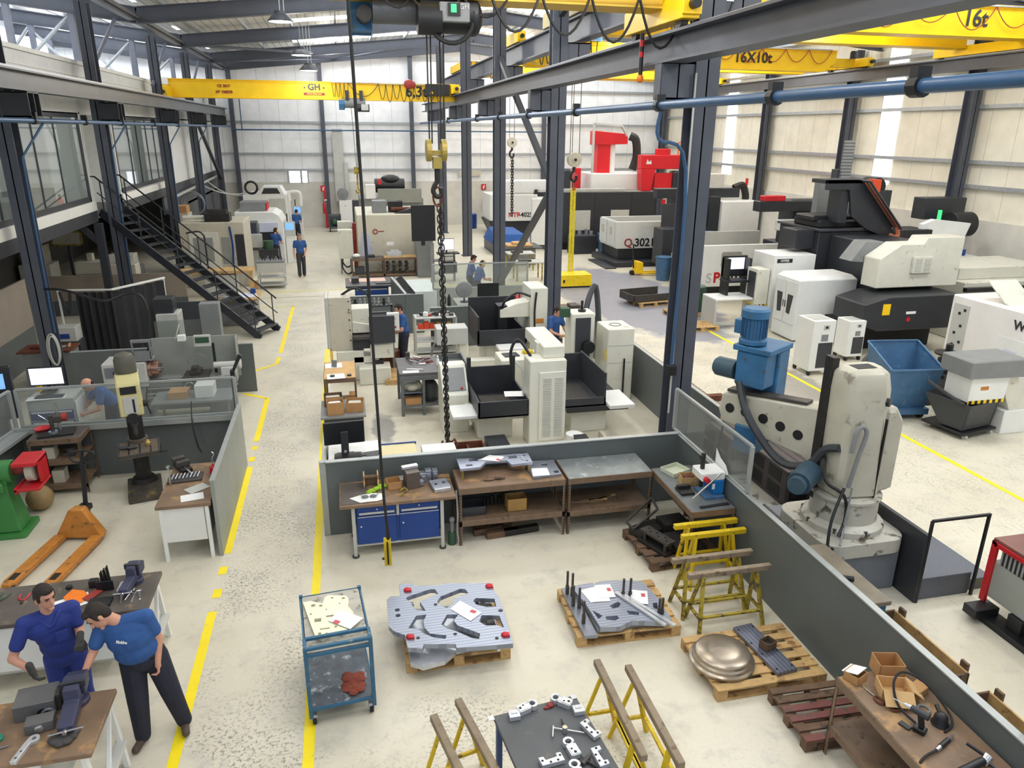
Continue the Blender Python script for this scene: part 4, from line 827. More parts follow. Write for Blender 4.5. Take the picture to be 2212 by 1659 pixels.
for x,y,h in ((2.5,7.72,.26),(2.55,7.66,.26),(2.5,7.46,.22),(2.56,7.4,.22),(2.52,7.1,.24),(3.15,7.44,.24),(3.24,7.43,.24),(3.44,6.99,.22),(3.48,6.99,.22)):
    P(t,'guide_pillar',B().cyl((x,y,.2),(x,y,.27+h),.016,n=12).cyl((x,y,.2),(x,y,.32),.024,n=12),M_IRON,0,True)
for (x0,y0,x1,y1) in ((3.07,7.5,3.42,6.75),(3.14,7.44,3.53,6.72)):
    P(t,'guide_bar',B().bar((x0,y0,.285),(x1,y1,.285),.05,.028),M_ALUL)
for i,(x,y,r) in enumerate(((2.78,7.53,10),(2.86,7.5,-6),(2.95,7.56,-4),(3.33,7.35,-20))):
    S('paper_sheet',['leftmost of three fanned papers on the pillar plate','middle of three fanned papers on the pillar plate','rightmost of three fanned papers on the pillar plate, red stamped','paper half under the guide bars on the pillar plate'][i],'paper',B().cb((x,y,.274+.003*i),(.21,.28,.002),(0,0,r)),M_PAPER,bev=0)
    if i > 1: stamp(x+.06,y+.02,.274+.003*i,r)

t=pallet('light wooden pallet carrying the round steel dish and long bar',4.26,6.22,1.32,.92,0,M_WOOD,6)
S('steel_dish','round domed steel dish ring lying on the light pallet','dish',B().lathe([(.34,0),(.36,.015),(.36,.04),(.335,.055),(.33,.085),(.31,.1),(.305,.13),(.28,.15),(.15,.165),(.012,.17)],(3.87,6.2,.145),40),mat('dish_steel',(160,148,132),.28,.7,.12,5),bev=0,smooth=True)
t=T('steel_bar','long flat steel bar with bolt holes diagonal on the light pallet','bar',(4.43,6.26,.145),6)
P(t,'bar',B().box(-.13,-.42,0,.13,.42,.05),wave_mat('bar_tool_marks',(120,124,140),(94,98,112),'X',.05,.3,.35,.5))
for x,y in ((-.1,.35),(.1,.35),(-.1,.1),(-.1,-.1),(.1,-.1),(-.1,-.36),(.1,-.36)): P(t,'bolt_hole',B().cyl((x,y,.05),(x,y,.052),.015,n=10),M_CLEAN,0)
t=T('cardboard_tub','small cardboard tub of screws on the long flat bar','tub',(4.46,6.24,.197),20);open_box(t,.15,.13,.1,M_WOODD);P(t,'contents',B().box(-.06,-.05,.02,.06,.05,.05),M_IROND)
pallet('dark old pallet with red painted boards by the right bench',4.63,5.3,.98,.74,-2,M_WOODD,6,paint=mat('red_board',(126,76,70),.75,0,.2,6,(92,76,66),.3,6))
# dies on a pallet below the side bench
pallet('dark pallet loaded with steel dies under the side bench',4.4,8.75,1.1,.98,4,M_WOODD)
t=T('die_set','long drilled steel die set on the dark pallet, nearest of the stack','die set',(4.12,8.62,.145),112)
P(t,'top_plate',B().ext([rect(-.27,-.08,.27,.08)]+[circ(-.2+.08*i,.0+.03*(-1) ** i,.018,8) for i in range(6)],.16,.2),M_IRON);P(t,'base_plate',B().box(-.28,-.12,0,.28,.12,.05),M_IROND)
for x,y in ((-.2,-.05),(.2,-.05),(-.2,.05),(.2,.05)): P(t,'pillar',B().cyl((x,y,.05),(x,y,.16),.025),M_IRON,0)
for i,(x,y,w,d,h,r) in enumerate(((4.15,9.02,.5,.3,.1,18),(4.5,8.55,.46,.5,.12,6),(4.52,9.0,.4,.3,.2,5))):
    S('steel_die',['flat dark die with bars at the back of the dark pallet','low dark die plate under the bench corner on the dark pallet','tall dark die block deep under the side bench'][i],'die',B().cb((x,y,.146+h/2),(w,d,h),(0,0,r)),M_IROND)
S('welded_angle','tilted grey steel frame leaning on the stacked dies','frame',B().bar((3.86,9.2,.26),(4.35,9.42,.5),.03).bar((3.9,8.98,.26),(4.36,9.2,.42),.03).bar((3.86,9.2,.26),(3.9,8.98,.26),.03).bar((4.35,9.42,.5),(4.36,9.2,.42),.03),M_IRON)

# ------------------------------------------------------------------ trestles
def trestle(label,x,y,L,h,rz,m,mb,spread=.2):
    t=T('trestle',label,'trestle',(x,y,0),rz,None)
    P(t,'top_beam',B().box(-L/2,-.035,h-.07,L/2,.035,h),mb,.006)
    for sx in (-1,1):
        for sy in (-1,1): P(t,'leg',B().bar((sx*(L/2-.2),sy*.02,h-.06),(sx*(L/2-.12),sy*spread,0),.05,.035),m,.004)
        P(t,'end_brace',B().bar((sx*(L/2-.135),-spread*.75,h*.28),(sx*(L/2-.135),spread*.75,h*.28),.035),m)
    for sy in (-1,1): P(t,'long_brace',B().bar((-L/2+.14,sy*spread*.74,h*.3),(L/2-.14,sy*spread*.74,h*.3),.04,.03),m)
    return t
trestle('bright yellow trestle nearest the side bench',4.58,8.13,.93,.78,0,M_YELW,M_YELW,.14)
trestle('bright yellow trestle in front of another by the side partition',4.56,7.86,.93,.78,0,M_YELW,M_YELW,.14)
trestle('worn trestle with dark top beam behind the foremost of the group',4.28,7.35,1.1,.78,0,M_YELO,M_WOODL)
trestle('foremost worn trestle with dark beam before the light pallet',4.33,7.0,1.1,.78,0,M_YELO,M_WOODL)
trestle('yellow trestle left of the grey assembly table, outer of the pair',.66,4.75,1.35,.77,102,M_YELW,M_WOODL)
trestle('yellow trestle left of the grey assembly table, inner of the pair',.91,4.9,1.35,.77,102,M_YELW,M_WOODL)
trestle('yellow trestle right of the grey assembly table, inner of the pair',2.22,5.18,1.25,.77,90,M_YELW,M_WOODL)
trestle('yellow trestle right of the grey assembly table, outer of the pair',2.5,5.04,1.25,.77,90,M_YELW,M_WOODL)

# ------------------------------------------------------------------ blue trolley
t=T('trolley','blue framed two shelf trolley on the yellow aisle line','trolley',(-.36,6.86,0),5)
w,d=.32,.5
P(t,'top_shelf',B().box(-w,-d,.85,w,d,.88),mat('trolley_top',(176,172,160),.55,.1,.14,7,(110,104,96),.2,9));P(t,'bottom_shelf',B().box(-w,-d,.2,w,d,.225),mat('trolley_dark',(96,104,112),.5,.2,.3,8,(180,184,186),.2,7))
for sx in (-1,1):
    for sy in (-1,1):
        P(t,'post',B().box(sx*w-.02,sy*d-.02,.1,sx*w+.02,sy*d+.02,.95 if sy < 0 else .9),M_TEAL)
        k=P(t,'caster',B().cyl((sx*(w-.03)-.02,sy*(d-.03),.05),(sx*(w-.03)+.02,sy*(d-.03),.05),.05),M_RUB,.003,True);P(k,'fork',B().box(sx*(w-.03)-.03,sy*(d-.03)-.03,.05,sx*(w-.03)+.03,sy*(d-.03)+.03,.12),M_GALV)
for z in (.2,.86):
    P(t,'side_rail',B().box(-w-.015,-d,z-.02,-w+.015,d,z+.02),M_TEAL);P(t,'side_rail',B().box(w-.015,-d,z-.02,w+.015,d,z+.02),M_TEAL)
    P(t,'end_rail',B().box(-w,-d-.015,z-.02,w,-d+.015,z+.02),M_TEAL);P(t,'end_rail',B().box(-w,d-.015,z-.02,w,d+.015,z+.02),M_TEAL)
P(t,'handle',B().bar((-w,-d,.94),(w,-d,.94),.035),M_TEAL);P(t,'handle',B().bar((-w,-d,.94),(-w,-d+.16,.94),.035).bar((-w,-d+.16,.94),(w,-d+.16,.94),.035).bar((w,-d,.94),(w,-d+.16,.94),.035),M_TEAL)
plate('machined_plate','cream machined plate with many holes on the blue trolley',[[(-0.69,7.18),(-0.61,7.19),(-0.48,7.12),(-0.46,7.23),(-0.42,7.26),(-0.23,7.21),(-0.2,7.14),(-0.21,7.01),(-0.16,6.9),(-0.14,6.72),(-0.27,6.55),(-0.34,6.6),(-0.47,6.5),(-0.54,6.55),(-0.59,6.75)],circ(-.58,7.1,.025),circ(-.5,7.08,.02),rect(-.56,6.8,-.49,6.86),circ(-.26,7.17,.02),circ(-.38,7.2,.015),rect(-.44,6.86,-.36,6.89),circ(-.43,6.58,.02),circ(-.5,6.6,.018),circ(-.34,6.68,.015),circ(-.6,6.95,.012),rect(-.5,6.66,-.4,6.68),circ(-.3,7.08,.01),circ(-.44,7.0,.01)],.882,.03,mat('plate_cream',(232,228,196),.4,.2,.04,5))
S('paper_sheet','white work sheet on the plate on the blue trolley','paper',B().cb((-.24,6.77,.922),(.21,.3,.002),(0,0,50)),M_PAPER,bev=0);stamp(-.33,6.74,.922,50)
b=B()
for i in range(12): b.ell((-.2+.075*sin(i*2.1),6.46+.026*i,.24+.01*sin(i)),(.075-.004*abs(i-6),.05,.018),10,6)
S('shop_rag','rust red rag on the lower shelf of the blue trolley','rag',b,mat('rag_red',(138,66,50),.85,0,.2,10),bev=0,smooth=True)

# ------------------------------------------------------------------ grey assembly table at the front
t=T('assembly_table','dark grey topped table with blue legs covered in machined parts','table',(1.53,4.4,0),7)
P(t,'tabletop',B().box(-.40,-1.0,.81,.40,.84,.85),mat('rubber_top',(84,86,88),.55,0,.12,4,(104,98,94),.08,6),.004)
for sx in (-1,1):
    for sy in (-.9,.76): P(t,'leg',B().box(sx*.37-.025,sy-.025,0,sx*.37+.025,sy+.025,.81),mat('leg_navy',(50,82,132),.45,0,.08,4))
    P(t,'corner_plate',B().box(sx*.40-.05,.79,.851,sx*.40+.0,.845,.856),M_ALUL,0)
def clevis(label,x,y,r):
    t=T('machined_bracket',label,'bracket',(x,y,.853),r,'machined parts on the grey table')
    P(t,'body',B().ext([[(-.09,-.045),(.02,-.045),(.03,-.03)]+[(.06+.05*cos(R(a)),.05*sin(R(a))) for a in range(-110,111,20)]+[(.03,.03),(.02,.045),(-.09,.045),(-.1,.03),(-.1,-.03)],circ(.06,0,.026,12)],0,.05),M_ALUL,.004)
    P(t,'pad',B().box(-.09,-.035,.05,-.01,.035,.056),M_WHITE,.002);P(t,'pin_hole',B().cyl((-.03,.015,.056),(-.03,.015,.058),.009,n=10).cyl((-.07,0,.056),(-.07,0,.058),.013,n=10),M_CLEAN,0);P(t,'bore',B().cyl((.06,0,.001),(.06,0,.01),.026,n=12),M_CLEAN,0)
def yoke(label,x,y,r):
    t=T('machined_yoke',label,'bracket',(x,y,.853),r,'machined parts on the grey table')
    P(t,'body',B().ext([(-.1,-.045),(.1,-.06),(.1,.03),(.055,.035),(.05,.0),(-.05,.0),(-.055,.04),(-.1,.045)],0,.045),M_ALUL,.004)
    for x2,y2 in ((-.08,.0),(.08,-.0),(-.02,-.035),(.045,-.038)): P(t,'bolt_hole',B().cyl((x2,y2,.045),(x2,y2,.047),.011,n=10),M_CLEAN,0)
clevis('round eyed bracket at the near left of the grey table top end',1.34,5.19,20);clevis('round eyed bracket at the far right corner of the grey table',1.67,5.2,140)
S('square_bracket','square aluminium foot beside the left round eyed bracket','bracket',B().box(1.16,5.08,.853,1.26,5.17,.9).box(1.18,5.12,.9,1.24,5.16,.906),M_ALUL);S('square_bracket','square aluminium foot beside the right round eyed bracket','bracket',B().box(1.74,5.02,.853,1.84,5.11,.9).box(1.76,5.06,.9,1.82,5.1,.906),M_ALUL)
yoke('yoke bracket on the right edge of the grey table, farther one',1.83,4.83,-65);yoke('yoke bracket at the left front of the grey table',1.4,4.58,10);yoke('yoke bracket on the right edge of the grey table, nearer one',1.81,4.52,-80)
clevis('stepped bracket in the middle of the grey table',1.6,4.66,100);clevis('stepped bracket nearest the frame edge on the grey table',1.57,4.42,90);yoke('yoke bracket cut by the lower frame edge',1.38,4.42,0)
t=T('tap_wrench','chrome tee tap wrench lying in the middle of the grey table','tap wrench',(1.6,4.86,.868),0);P(t,'cross_bar',B().cyl((-.09,.06,0),(.16,-.05,0),.007).cyl((-.12,-.04,0),(-.08,.08,0),.008),M_CHROME,0,True);P(t,'chuck',B().cyl((.0,.0,-.01),(.0,.0,.05),.022),M_CHROME,0,True);P(t,'tap',B().cyl((.0,.02,.02),(.01,.14,0),.007),M_IROND,0)
t=T('hammer','dark headed hammer among the parts on the grey table','hammer',(1.68,4.52,.87),-50);P(t,'handle',B().cyl((-.02,0,0),(.16,0,0),.012),M_BLK,0,True);P(t,'head',B().cyl((0,-.05,0),(0,.05,0),.02),M_IRON,0,True);P(t,'rod',B().cyl((-.16,.06,0),(0,0,0),.006),M_IRON,0)
S('red_cloth','small dull red rag at the far end of the grey table','rag',B().ell((1.56,5.19,.865),(.035,.03,.02)).ell((1.52,5.17,.86),(.03,.015,.012)),M_REDD,bev=0,smooth=True)

# ------------------------------------------------------------------ right bench by the partition
t=rack_bench('brown slotted bench with cartons and power tools at the lower right',5.05,3.3,1.62,.74,.92,(.35,),M_TOP,90)
t=T('cardboard_box','tall open carton against the partition on the tool bench','box',(4.8,4.86,.92),-14);open_box(t,.24,.2,.16,M_CARD)
t=T('cardboard_box','flat opened carton with raised flaps in the middle of the tool bench','box',(4.66,4.6,.92),-20);open_box(t,.26,.2,.12,M_CARDL,flaps=1)
t=T('cardboard_box','small brown carton with open lid at the corner of the tool bench','box',(4.45,4.85,.92),24);open_box(t,.16,.15,.09,M_CARD);P(t,'lid',B().cb((0,.02,.1),(.16,.16,.006),(-20,0,0)),M_WHITE,0)
S('wooden_block','closed brown carton beside the flat opened one','box',B().cb((4.88,4.56,.96),(.2,.12,.08),(0,0,20)),M_CARD)
t=T('cordless_drill','black cordless drill driver standing on the tool bench','drill',(4.58,4.16,.92),30)
P(t,'battery',B().box(-.04,-.05,0,.04,.05,.05),M_BLK,.008);P(t,'grip',B().bar((0,-.01,.05),(0,.02,.17),.04,.045),M_BLK,.008);P(t,'motor_body',B().cyl((-.01,-.05,.19),(.0,.1,.19),.033,.03),M_ANTH,.003,True);P(t,'chuck',B().cyl((0,.1,.19),(0,.16,.19),.024,.014),M_CHROME,0,True);P(t,'drill_bit',B().cyl((0,.16,.19),(0,.25,.19),.005),M_CHROME,0)
t=T('orbital_sander','black round sander lying at the back of the tool bench','sander',(4.82,4.2,.92),0);P(t,'body',B().lathe([(.07,0),(.075,.01),(.06,.03),(.055,.08),(.03,.11),(.01,.115)]),M_BLK,0,True);P(t,'hose_stub',B().cyl((.03,.04,.06),(.05,.12,.09),.018),M_BLK,0);P(t,'ring',B().tube(arc((-.02,.17),.05,0,360,16,'xy',.01),.012),M_GREY,0)
t=T('die_grinder','chrome air grinder with black hose lying across the tool bench','grinder',(4.66,3.98,.945),22);P(t,'body',B().cyl((-.06,0,0),(.08,0,0),.022),M_BLK,0,True);P(t,'nozzle',B().cyl((.08,0,0),(.17,0,0),.018,.008),M_CHROME,0,True);P(t,'coupling',B().cyl((-.12,0,0),(-.06,0,0),.016,.02),M_CHROME,0,True);P(t,'air_hose',B().tube([(-.12,0,0),(-.3,.02,-.01),(-.38,0,-.1),(-.46,-.05,-.4),(-.5,-.1,-.8),(-.62,-.2,-.92)],.012),M_RUB,0,True)
t=T('angle_grinder','black angle grinder with side handle at the lower right corner','grinder',(4.72,3.72,.97),12);P(t,'body',B().cyl((-.2,0,0),(.1,0,0),.035,.032),M_BLK,0,True);P(t,'gear_head',B().cyl((.1,0,-.03),(.17,0,.02),.035,.04),M_CHROME,0,True);P(t,'side_handle',B().cyl((.14,.03,.02),(.08,.14,.06),.014),M_BLK,0,True);P(t,'disc',B().cyl((.17,0,-.05),(.175,0,-.045),.06,n=24),M_BLUE2,0,True)
S('coiled_cable','black cable looping over the cartons on the tool bench','cable',B().tube([(4.62,4.18,.93),(4.56,4.4,.98),(4.6,4.55,1.1),(4.72,4.6,1.16),(4.86,4.5,1.12),(4.94,4.3,1.0),(4.9,4.15,.95),(4.78,4.1,.93)],.011),M_RUB,bev=0,smooth=True)
t=T('hook_tool','rod with rusty hook lying before the cartons on the tool bench','hook',(4.45,4.6,.93),0);P(t,'rod',B().cyl((0,.16,0),(.03,0,0),.006),M_CHROME,0);P(t,'ring',B().tube([(.03+.03*cos(a),-.05+.05*sin(a),0) for a in [2*pi*i/12 for i in range(12)]],.012,6,True),M_RUST,0,True)
S('shackle','small rusty shackle on the tool bench beside the opened carton','shackle',B().tube([(4.55+.04*cos(a),4.42+.022*sin(a),.935) for a in [2*pi*i/12 for i in range(12)]],.01,6,True),M_RUST,bev=0,smooth=True)
S('rag_black','flat black pouch on the tool bench beside the cordless drill','pouch',B().cb((4.5,4.24,.93),(.06,.1,.015),(0,0,20)),M_BLK)
# long wooden crates behind the side partition
for i,(y0,y1) in enumerate(((5.2,6.35),(3.6,4.95))):
    t=T('wooden_crate',['long open wooden crate behind the partition, farther one','long open wooden crate behind the partition, nearer one'][i],'crate',(6.0,y0,0))
    l=y1-y0
    P(t,'base_board',B().box(-.2,0,.05,.2,l,.08),M_WOODD)
    for x in (-.2,.18): P(t,'side_board',B().box(x,0,.05,x+.025,l,.38),M_WOOD if x > 0 else M_WOODD)
    for y in (0,l-.025): P(t,'end_board',B().box(-.2,y,.05,.2,y+.025,.38),M_WOODD)
    for y in (.05,l-.15): P(t,'batten',B().box(.205,y,0,.24,y+.1,.45),M_WOODD)
    for y in (.1,l-.2): P(t,'skid',B().box(-.2,y,0,.2,y+.1,.05),M_WOODD)
S('steel_conduit','thin steel post at the lower right corner behind the partition','post',B().cyl((5.2,3.75,0),(5.2,3.75,1.9),.02),M_GALV,bev=0)
# ------------------------------------------------------------------ left workshop bay: partitions with ledge and clear screens
M_PLGT=mat('partition_light',(150,154,146),.5,0,.08,2)
wall_panel('partition_wall',-5.55,13.1,-2.0,13.1,.96,.06);wall_panel('partition_wall',-5.58,13.1,-6.3,8.5,.96,.06);wall_panel('partition_wall',-2.0,13.0,-2.0,9.9,1.18,.05,M_PLGT)
wall_panel('partition_wall',-6.0,17.2,-2.2,17.2,1.15,.05)
ST('partition_ledge',B().box(-5.55,12.94,.92,-2.02,13.25,.96).box(-5.55,12.94,.96,-2.02,12.97,1.02),M_PCAP)
ST('partition_ledge',B().bar((-5.5,13.0,.94),(-6.2,8.5,.94),.3,.05),M_PCAP)
screen('partition_glazing',((-5.5,13.1),(-2.05,13.1)),1.0,1.66);screen('partition_glazing',((-5.58,13.05),(-6.25,8.6)),1.0,1.66)
# brown shelf unit with bench drill
t=rack_bench('brown three tier shelf unit carrying the small tapping drill',-5.22,12.42,.78,.6,1.0,(.6,.16),M_TOPD,name='shelf_unit')
t=T('bench_drill','small grey tapping drill on a slab on top of the brown shelf unit','drill press',(-4.84,12.66,1.0),10)
P(t,'base_slab',B().box(-.26,-.16,0,.26,.18,.035),M_IROND);P(t,'column',B().cyl((.04,.08,.035),(.04,.08,.5),.025),M_CHROME,0,True);P(t,'arm',B().box(-.08,-.05,.2,.1,.1,.32),M_IRON,.01);P(t,'spindle',B().cyl((-.04,-.04,.08),(-.04,-.04,.34),.03),M_IRON,0,True);P(t,'motor',B().cyl((.1,.05,.26),(.18,.05,.26),.07),M_REDD,0,True);P(t,'lever',B().cyl((-.06,-.04,.24),(-.2,-.06,.38),.008),M_CHROME,0);P(t,'table',B().cyl((-.04,-.04,.035),(-.04,-.04,.07),.07),M_ALU,0)
S('red_bowl','red plastic bowl beside the small tapping drill','bowl',B().lathe([(.08,0),(.13,.06),(.125,.06),(.075,.01)],(-5.1,12.82,1.001)),M_RED,bev=0,smooth=True)
S('parts_bin','pale plastic bin on the upper shelf of the brown shelf unit','bin',B().box(-5.05,12.5,.62,-4.88,12.7,.82),M_BEIGE);S('parts_bin','pale plastic bin on the lower shelf of the brown shelf unit','bin',B().box(-4.98,12.5,.18,-4.8,12.7,.4),M_BEIGE)
S('machine_part','dark gear part on the upper shelf of the brown shelf unit','part',B().cyl((-4.68,12.62,.62),(-4.68,12.62,.76),.07).box(-4.78,12.55,.62,-4.6,12.72,.68),M_IRON)
# pillar drill
t=T('pillar_drill','yellow headed pillar drill with T slot table in the left bay','drill press',(-3.55,12.35,0),14)
P(t,'base',B().ext(rrect(-.26,-.5,.26,.3,.03),0,.12).box(-.2,-.46,.12,-.03,-.05,.13).box(.03,-.46,.12,.2,-.05,.13),mat('oily_iron',(84,78,70),.5,.3,.25,7,(150,130,70),.08,6),.006)
P(t,'column',B().cyl((0,.1,.12),(0,.1,.2),.2,.17,24).cyl((0,.1,.2),(0,.1,1.6),.12,n=24),M_IROND,0,True)
tb=P(t,'table',B().box(-.28,-.52,.8,.3,.08,.86).box(-.05,0,.74,.05,.15,.9).cyl((0,.1,.7),(0,.1,.92),.16,n=20),mat('drill_table',(108,96,84),.5,.3,.2,7),.004)
for x in (-.14,.02,.18): P(tb,'t_slot',B().box(x-.012,-.5,.858,x+.012,.0,.862),M_CLEAN,0)
P(tb,'table_rim',B().box(-.3,-.54,.83,-.28,.08,.875).box(.3,-.54,.83,.32,.08,.875).box(-.3,-.54,.83,.32,-.52,.875),M_IRON)
P(tb,'crank',B().tube([(.1,.1,.75),(.3,.1,.75),(.32,.1,.6),(.42,.1,.6)],.014),M_IROND,0,True)
M_DRY=mat('drill_yellow',(206,196,140),.45,0,.06,4,(150,140,100),.08,6)
hd=P(t,'head',B().extx([(-.36,1.45),(-.36,1.98),(-.2,2.1),(.28,2.05),(.28,1.62),(.05,1.5),(-.1,1.42)],-.17,.17),M_DRY,.02)
P(hd,'control_plate',B().box(-.1,-.372,1.5,.1,-.36,1.78),M_LGREY,.002);P(hd,'rating_plate',B().box(-.12,-.372,1.83,.11,-.36,1.95),M_BLK,0);P(hd,'slot',B().box(.03,-.378,1.52,.06,-.372,1.74),M_BLK,0);P(hd,'blue_label',B().ext([(-.2,1.72),(.0,1.78),(.02,1.9),(-.16,1.86)],.17,.174,Mx(((0,0,1,0),(1,0,0,0),(0,1,0,0),(0,0,0,1)))),M_BLUE,0)
P(t,'motor',B().lathe([(.15,0),(.16,.03),(.16,.24),(.13,.32),(.05,.36)],(0,.0,2.06)),mat('motor_olive',(88,86,76),.5,0,.1,5),0,True)
P(t,'spindle',B().cyl((0,-.2,1.42),(0,-.2,1.25),.06).cyl((0,-.2,1.25),(0,-.2,1.1),.035).cyl((0,-.2,1.1),(0,-.2,1.04),.035,.01),M_IRON,.002,True)
P(t,'hand_wheel',B().cyl((.17,-.16,1.58),(.24,-.16,1.58),.05).cyl((.22,-.16,1.58),(.26,-.38,1.68),.01).cyl((.22,-.16,1.58),(.26,.0,1.78),.01).cyl((.22,-.16,1.58),(.26,-.08,1.36),.01),M_IROND,0)
P(t,'black_dial',B().cyl((0,-.36,1.42),(0,-.4,1.42),.09,n=20),M_BLK,0,True)
S('oil_pot','small brass pot on the pillar drill table','pot',B().lathe([(.04,0),(.045,.05),(.03,.07),(.015,.1)],(-3.36,12.2,.865)),M_BRASS,bev=0,smooth=True)
b=B()
for i in range(4): b.ell((-3.72+.06*i,12.08+.02*(i % 2),.89),(.05,.04,.025))
S('rag','grey purple rag on the pillar drill table','rag',b,M_DARK,bev=0,smooth=True)
# white cabinet bench by the light partition
t=T('workbench','white sided workbench with brown top and papers at the light partition end','workbench',(-2.77,9.86,0),0)
P(t,'tabletop',B().box(0,0,.83,.72,1.4,.88),M_TOP,.005);P(t,'side_panel',B().box(.08,.03,.3,.62,.05,.83),M_WHITE);P(t,'cabinet_body',B().box(.08,.05,.3,.66,1.2,.83),M_LGREY)
for x in (.06,.66):
    for y in (.04,1.3): P(t,'leg',B().box(x-.025,y-.025,0,x+.025,y+.025,.83),M_WHITE)
for i,(x,y,r) in enumerate(((-2.32,10.08,12),(-2.3,10.35,40))): S('paper_sheet',['white printed page at the front of the papered workbench','grey page lying askew behind the white page'][i],'paper',B().cb((x,y,.883+i*.003),(.3,.21,.002),(0,0,r)),M_PAPER if not i else M_LGREY,bev=0)
b=B()
t=T('drill_bit_tray','tray of drill bits and cutters on the papered workbench','tray',(-2.52,10.72,.88),5);P(t,'tray_body',B().box(-.24,-.14,0,.24,.14,.03),M_IRON)
for i in range(8): P(t,'drill_bit',B().cyl((-.18+.05*i,-.08,.045),(-.16+.05*i,.1,.045),.012,n=8),M_CHROME if i % 2 else M_ALU,0)
t=T('machine_vice','dark machine vice at the back of the papered workbench','vice',(-2.62,11.08,.88),30);P(t,'bed',B().box(-.08,-.2,0,.08,.2,.07),M_IROND,.006);P(t,'fixed_jaw',B().box(-.09,.1,.07,.09,.2,.15),M_IRON,.006);P(t,'moving_jaw',B().box(-.09,-.08,.07,.09,.02,.15),M_IRON,.006);P(t,'screw',B().cyl((0,-.32,.06),(0,-.1,.06),.018),M_CHROME,0)
t=T('oil_can','red oil can with bent spout on the papered workbench','oil can',(-2.14,10.82,.88));P(t,'can',B().lathe([(.05,0),(.055,.02),(.05,.11),(.02,.14),(.012,.16)]),M_RED,0,True);P(t,'spout',B().tube([(0,0,.15),(.0,.02,.24),(.03,.03,.3),(.0,.04,.34)],.008),M_CHROME,0,True)
S('steel_rod','upright chrome rod standing on the papered workbench','rod',B().cyl((-2.68,10.5,.88),(-2.68,10.5,1.18),.01).cyl((-2.68,10.5,1.18),(-2.68,10.5,1.2),.03),M_CHROME,bev=0)
S('twine_loop','grey cord hanging down over the ledge by the white bench','cord',B().tube([(-2.78,13.0,1.3),(-2.79,12.9,.92),(-2.74,12.9,.5),(-2.7,12.9,.36),(-2.76,12.9,.5),(-2.8,12.91,.9)],.01),M_STEELD,bev=0)
# green pedestal grinder
t=T('pedestal_grinder','green pedestal grinder with red wheel guard at the left edge','grinder',(-5.22,11.3,0),0)
P(t,'base',B().ext(rrect(-.32,-.3,.32,.28,.04),0,.07),M_GREEN,.01)
P(t,'pedestal',B().add([(-.24,-.22,.07),(.24,-.22,.07),(.24,.2,.07),(-.24,.2,.07),(-.13,-.13,.82),(.13,-.13,.82),(.13,.13,.82),(-.13,.13,.82)],[(3,2,1,0),(4,5,6,7),(0,1,5,4),(1,2,6,5),(2,3,7,6),(3,0,4,7)]),M_GREEN,.02)
P(t,'motor',B().cyl((-.3,0,.98),(.22,0,.98),.17,n=24).box(-.15,-.14,.8,.15,.14,.9),M_GREEN,.01,True)
sw=P(t,'switch_plate',B().box(-.1,-.2,.72,.12,-.14,.86),M_GREEN,.004);P(sw,'knob',B().cyl((.02,-.2,.78),(.02,-.24,.78),.04),M_YELW,0,True);P(sw,'label',B().box(-.08,-.205,.84,.1,-.2,.9),M_WHITE,0)
g=P(t,'wheel_guard',B().box(.3,-.24,1.12,.62,.22,1.18).box(.3,.18,.8,.62,.22,1.15).box(.58,-.1,.8,.62,.22,1.15).box(.28,-.26,.74,.62,.22,.78).box(.28,-.26,.7,.32,.1,.8),M_RED,.006)
P(g,'grinding_wheel',B().cyl((.42,0,.98),(.52,0,.98),.17,n=28),M_BEIGE,.004,True);P(g,'spindle',B().cyl((.2,0,.98),(.44,0,.98),.05),M_REDD,0,True)
S('rubber_float','round tan pot on the floor behind the green grinder','pot',B().ell((-5.0,11.95,.2),(.2,.2,.2)),mat('tan_pot',(150,124,84),.6,0,.15,5),bev=0,smooth=True)
# pallet truck
t=T('pallet_truck','orange hand pallet truck with black handle in the left bay','pallet truck',(-4.1,10.75,0),-12)
for s in (-1,1):
    f=P(t,'fork',B().ext([(s*.27-.08,-1.2),(s*.27-.05,-1.28),(s*.27+.05,-1.28),(s*.27+.08,-1.2),(s*.27+.08,0),(s*.27-.08,0)],.07,.11).box(s*.27-.08,-1.2,.04,s*.27-.065,0,.08).box(s*.27+.065,-1.2,.04,s*.27+.08,0,.08),M_ORANGE,.004)
    P(f,'roller_slot',B().box(s*.27-.045,-1.16,.109,s*.27+.045,-1.0,.113),M_IROND,0);P(f,'roller',B().cyl((s*.27-.04,-1.08,.04),(s*.27+.04,-1.08,.04),.04),M_RUB,0,True)
P(t,'body',B().add([(-.36,0,.05),(.36,0,.05),(.3,.22,.05),(-.3,.22,.05),(-.1,.02,.5),(.1,.02,.5),(.08,.18,.5),(-.08,.18,.5)],[(3,2,1,0),(4,5,6,7),(0,1,5,4),(1,2,6,5),(2,3,7,6),(3,0,4,7)]),M_ORANGE,.01)
P(t,'pump',B().cyl((0,.28,.1),(0,.28,.42),.06).box(-.08,.2,.38,.08,.34,.46),M_BLK,.004);P(t,'wheel',B().cyl((-.1,.28,.09),(-.02,.28,.09),.09),M_RUB,0,True);P(t,'wheel',B().cyl((.02,.28,.09),(.1,.28,.09),.09),M_RUB,0,True)
P(t,'handle',B().bar((0,.3,.42),(0,.42,1.12),.05).tube([(-.16,.45,1.24),(-.18,.44,1.16),(-.1,.43,1.08),(.1,.43,1.08),(.18,.44,1.16),(.16,.45,1.24),(0,.455,1.26),(-.16,.45,1.24)],.018).bar((0,.42,1.08),(0,.455,1.26),.06,.03),M_BLK,.004)
S('cardboard_sheet','flat brown cardboard sheet on the floor behind the tool bench','cardboard',B().box(-5.3,9.0,.002,-4.62,9.7,.02),M_CARDL)

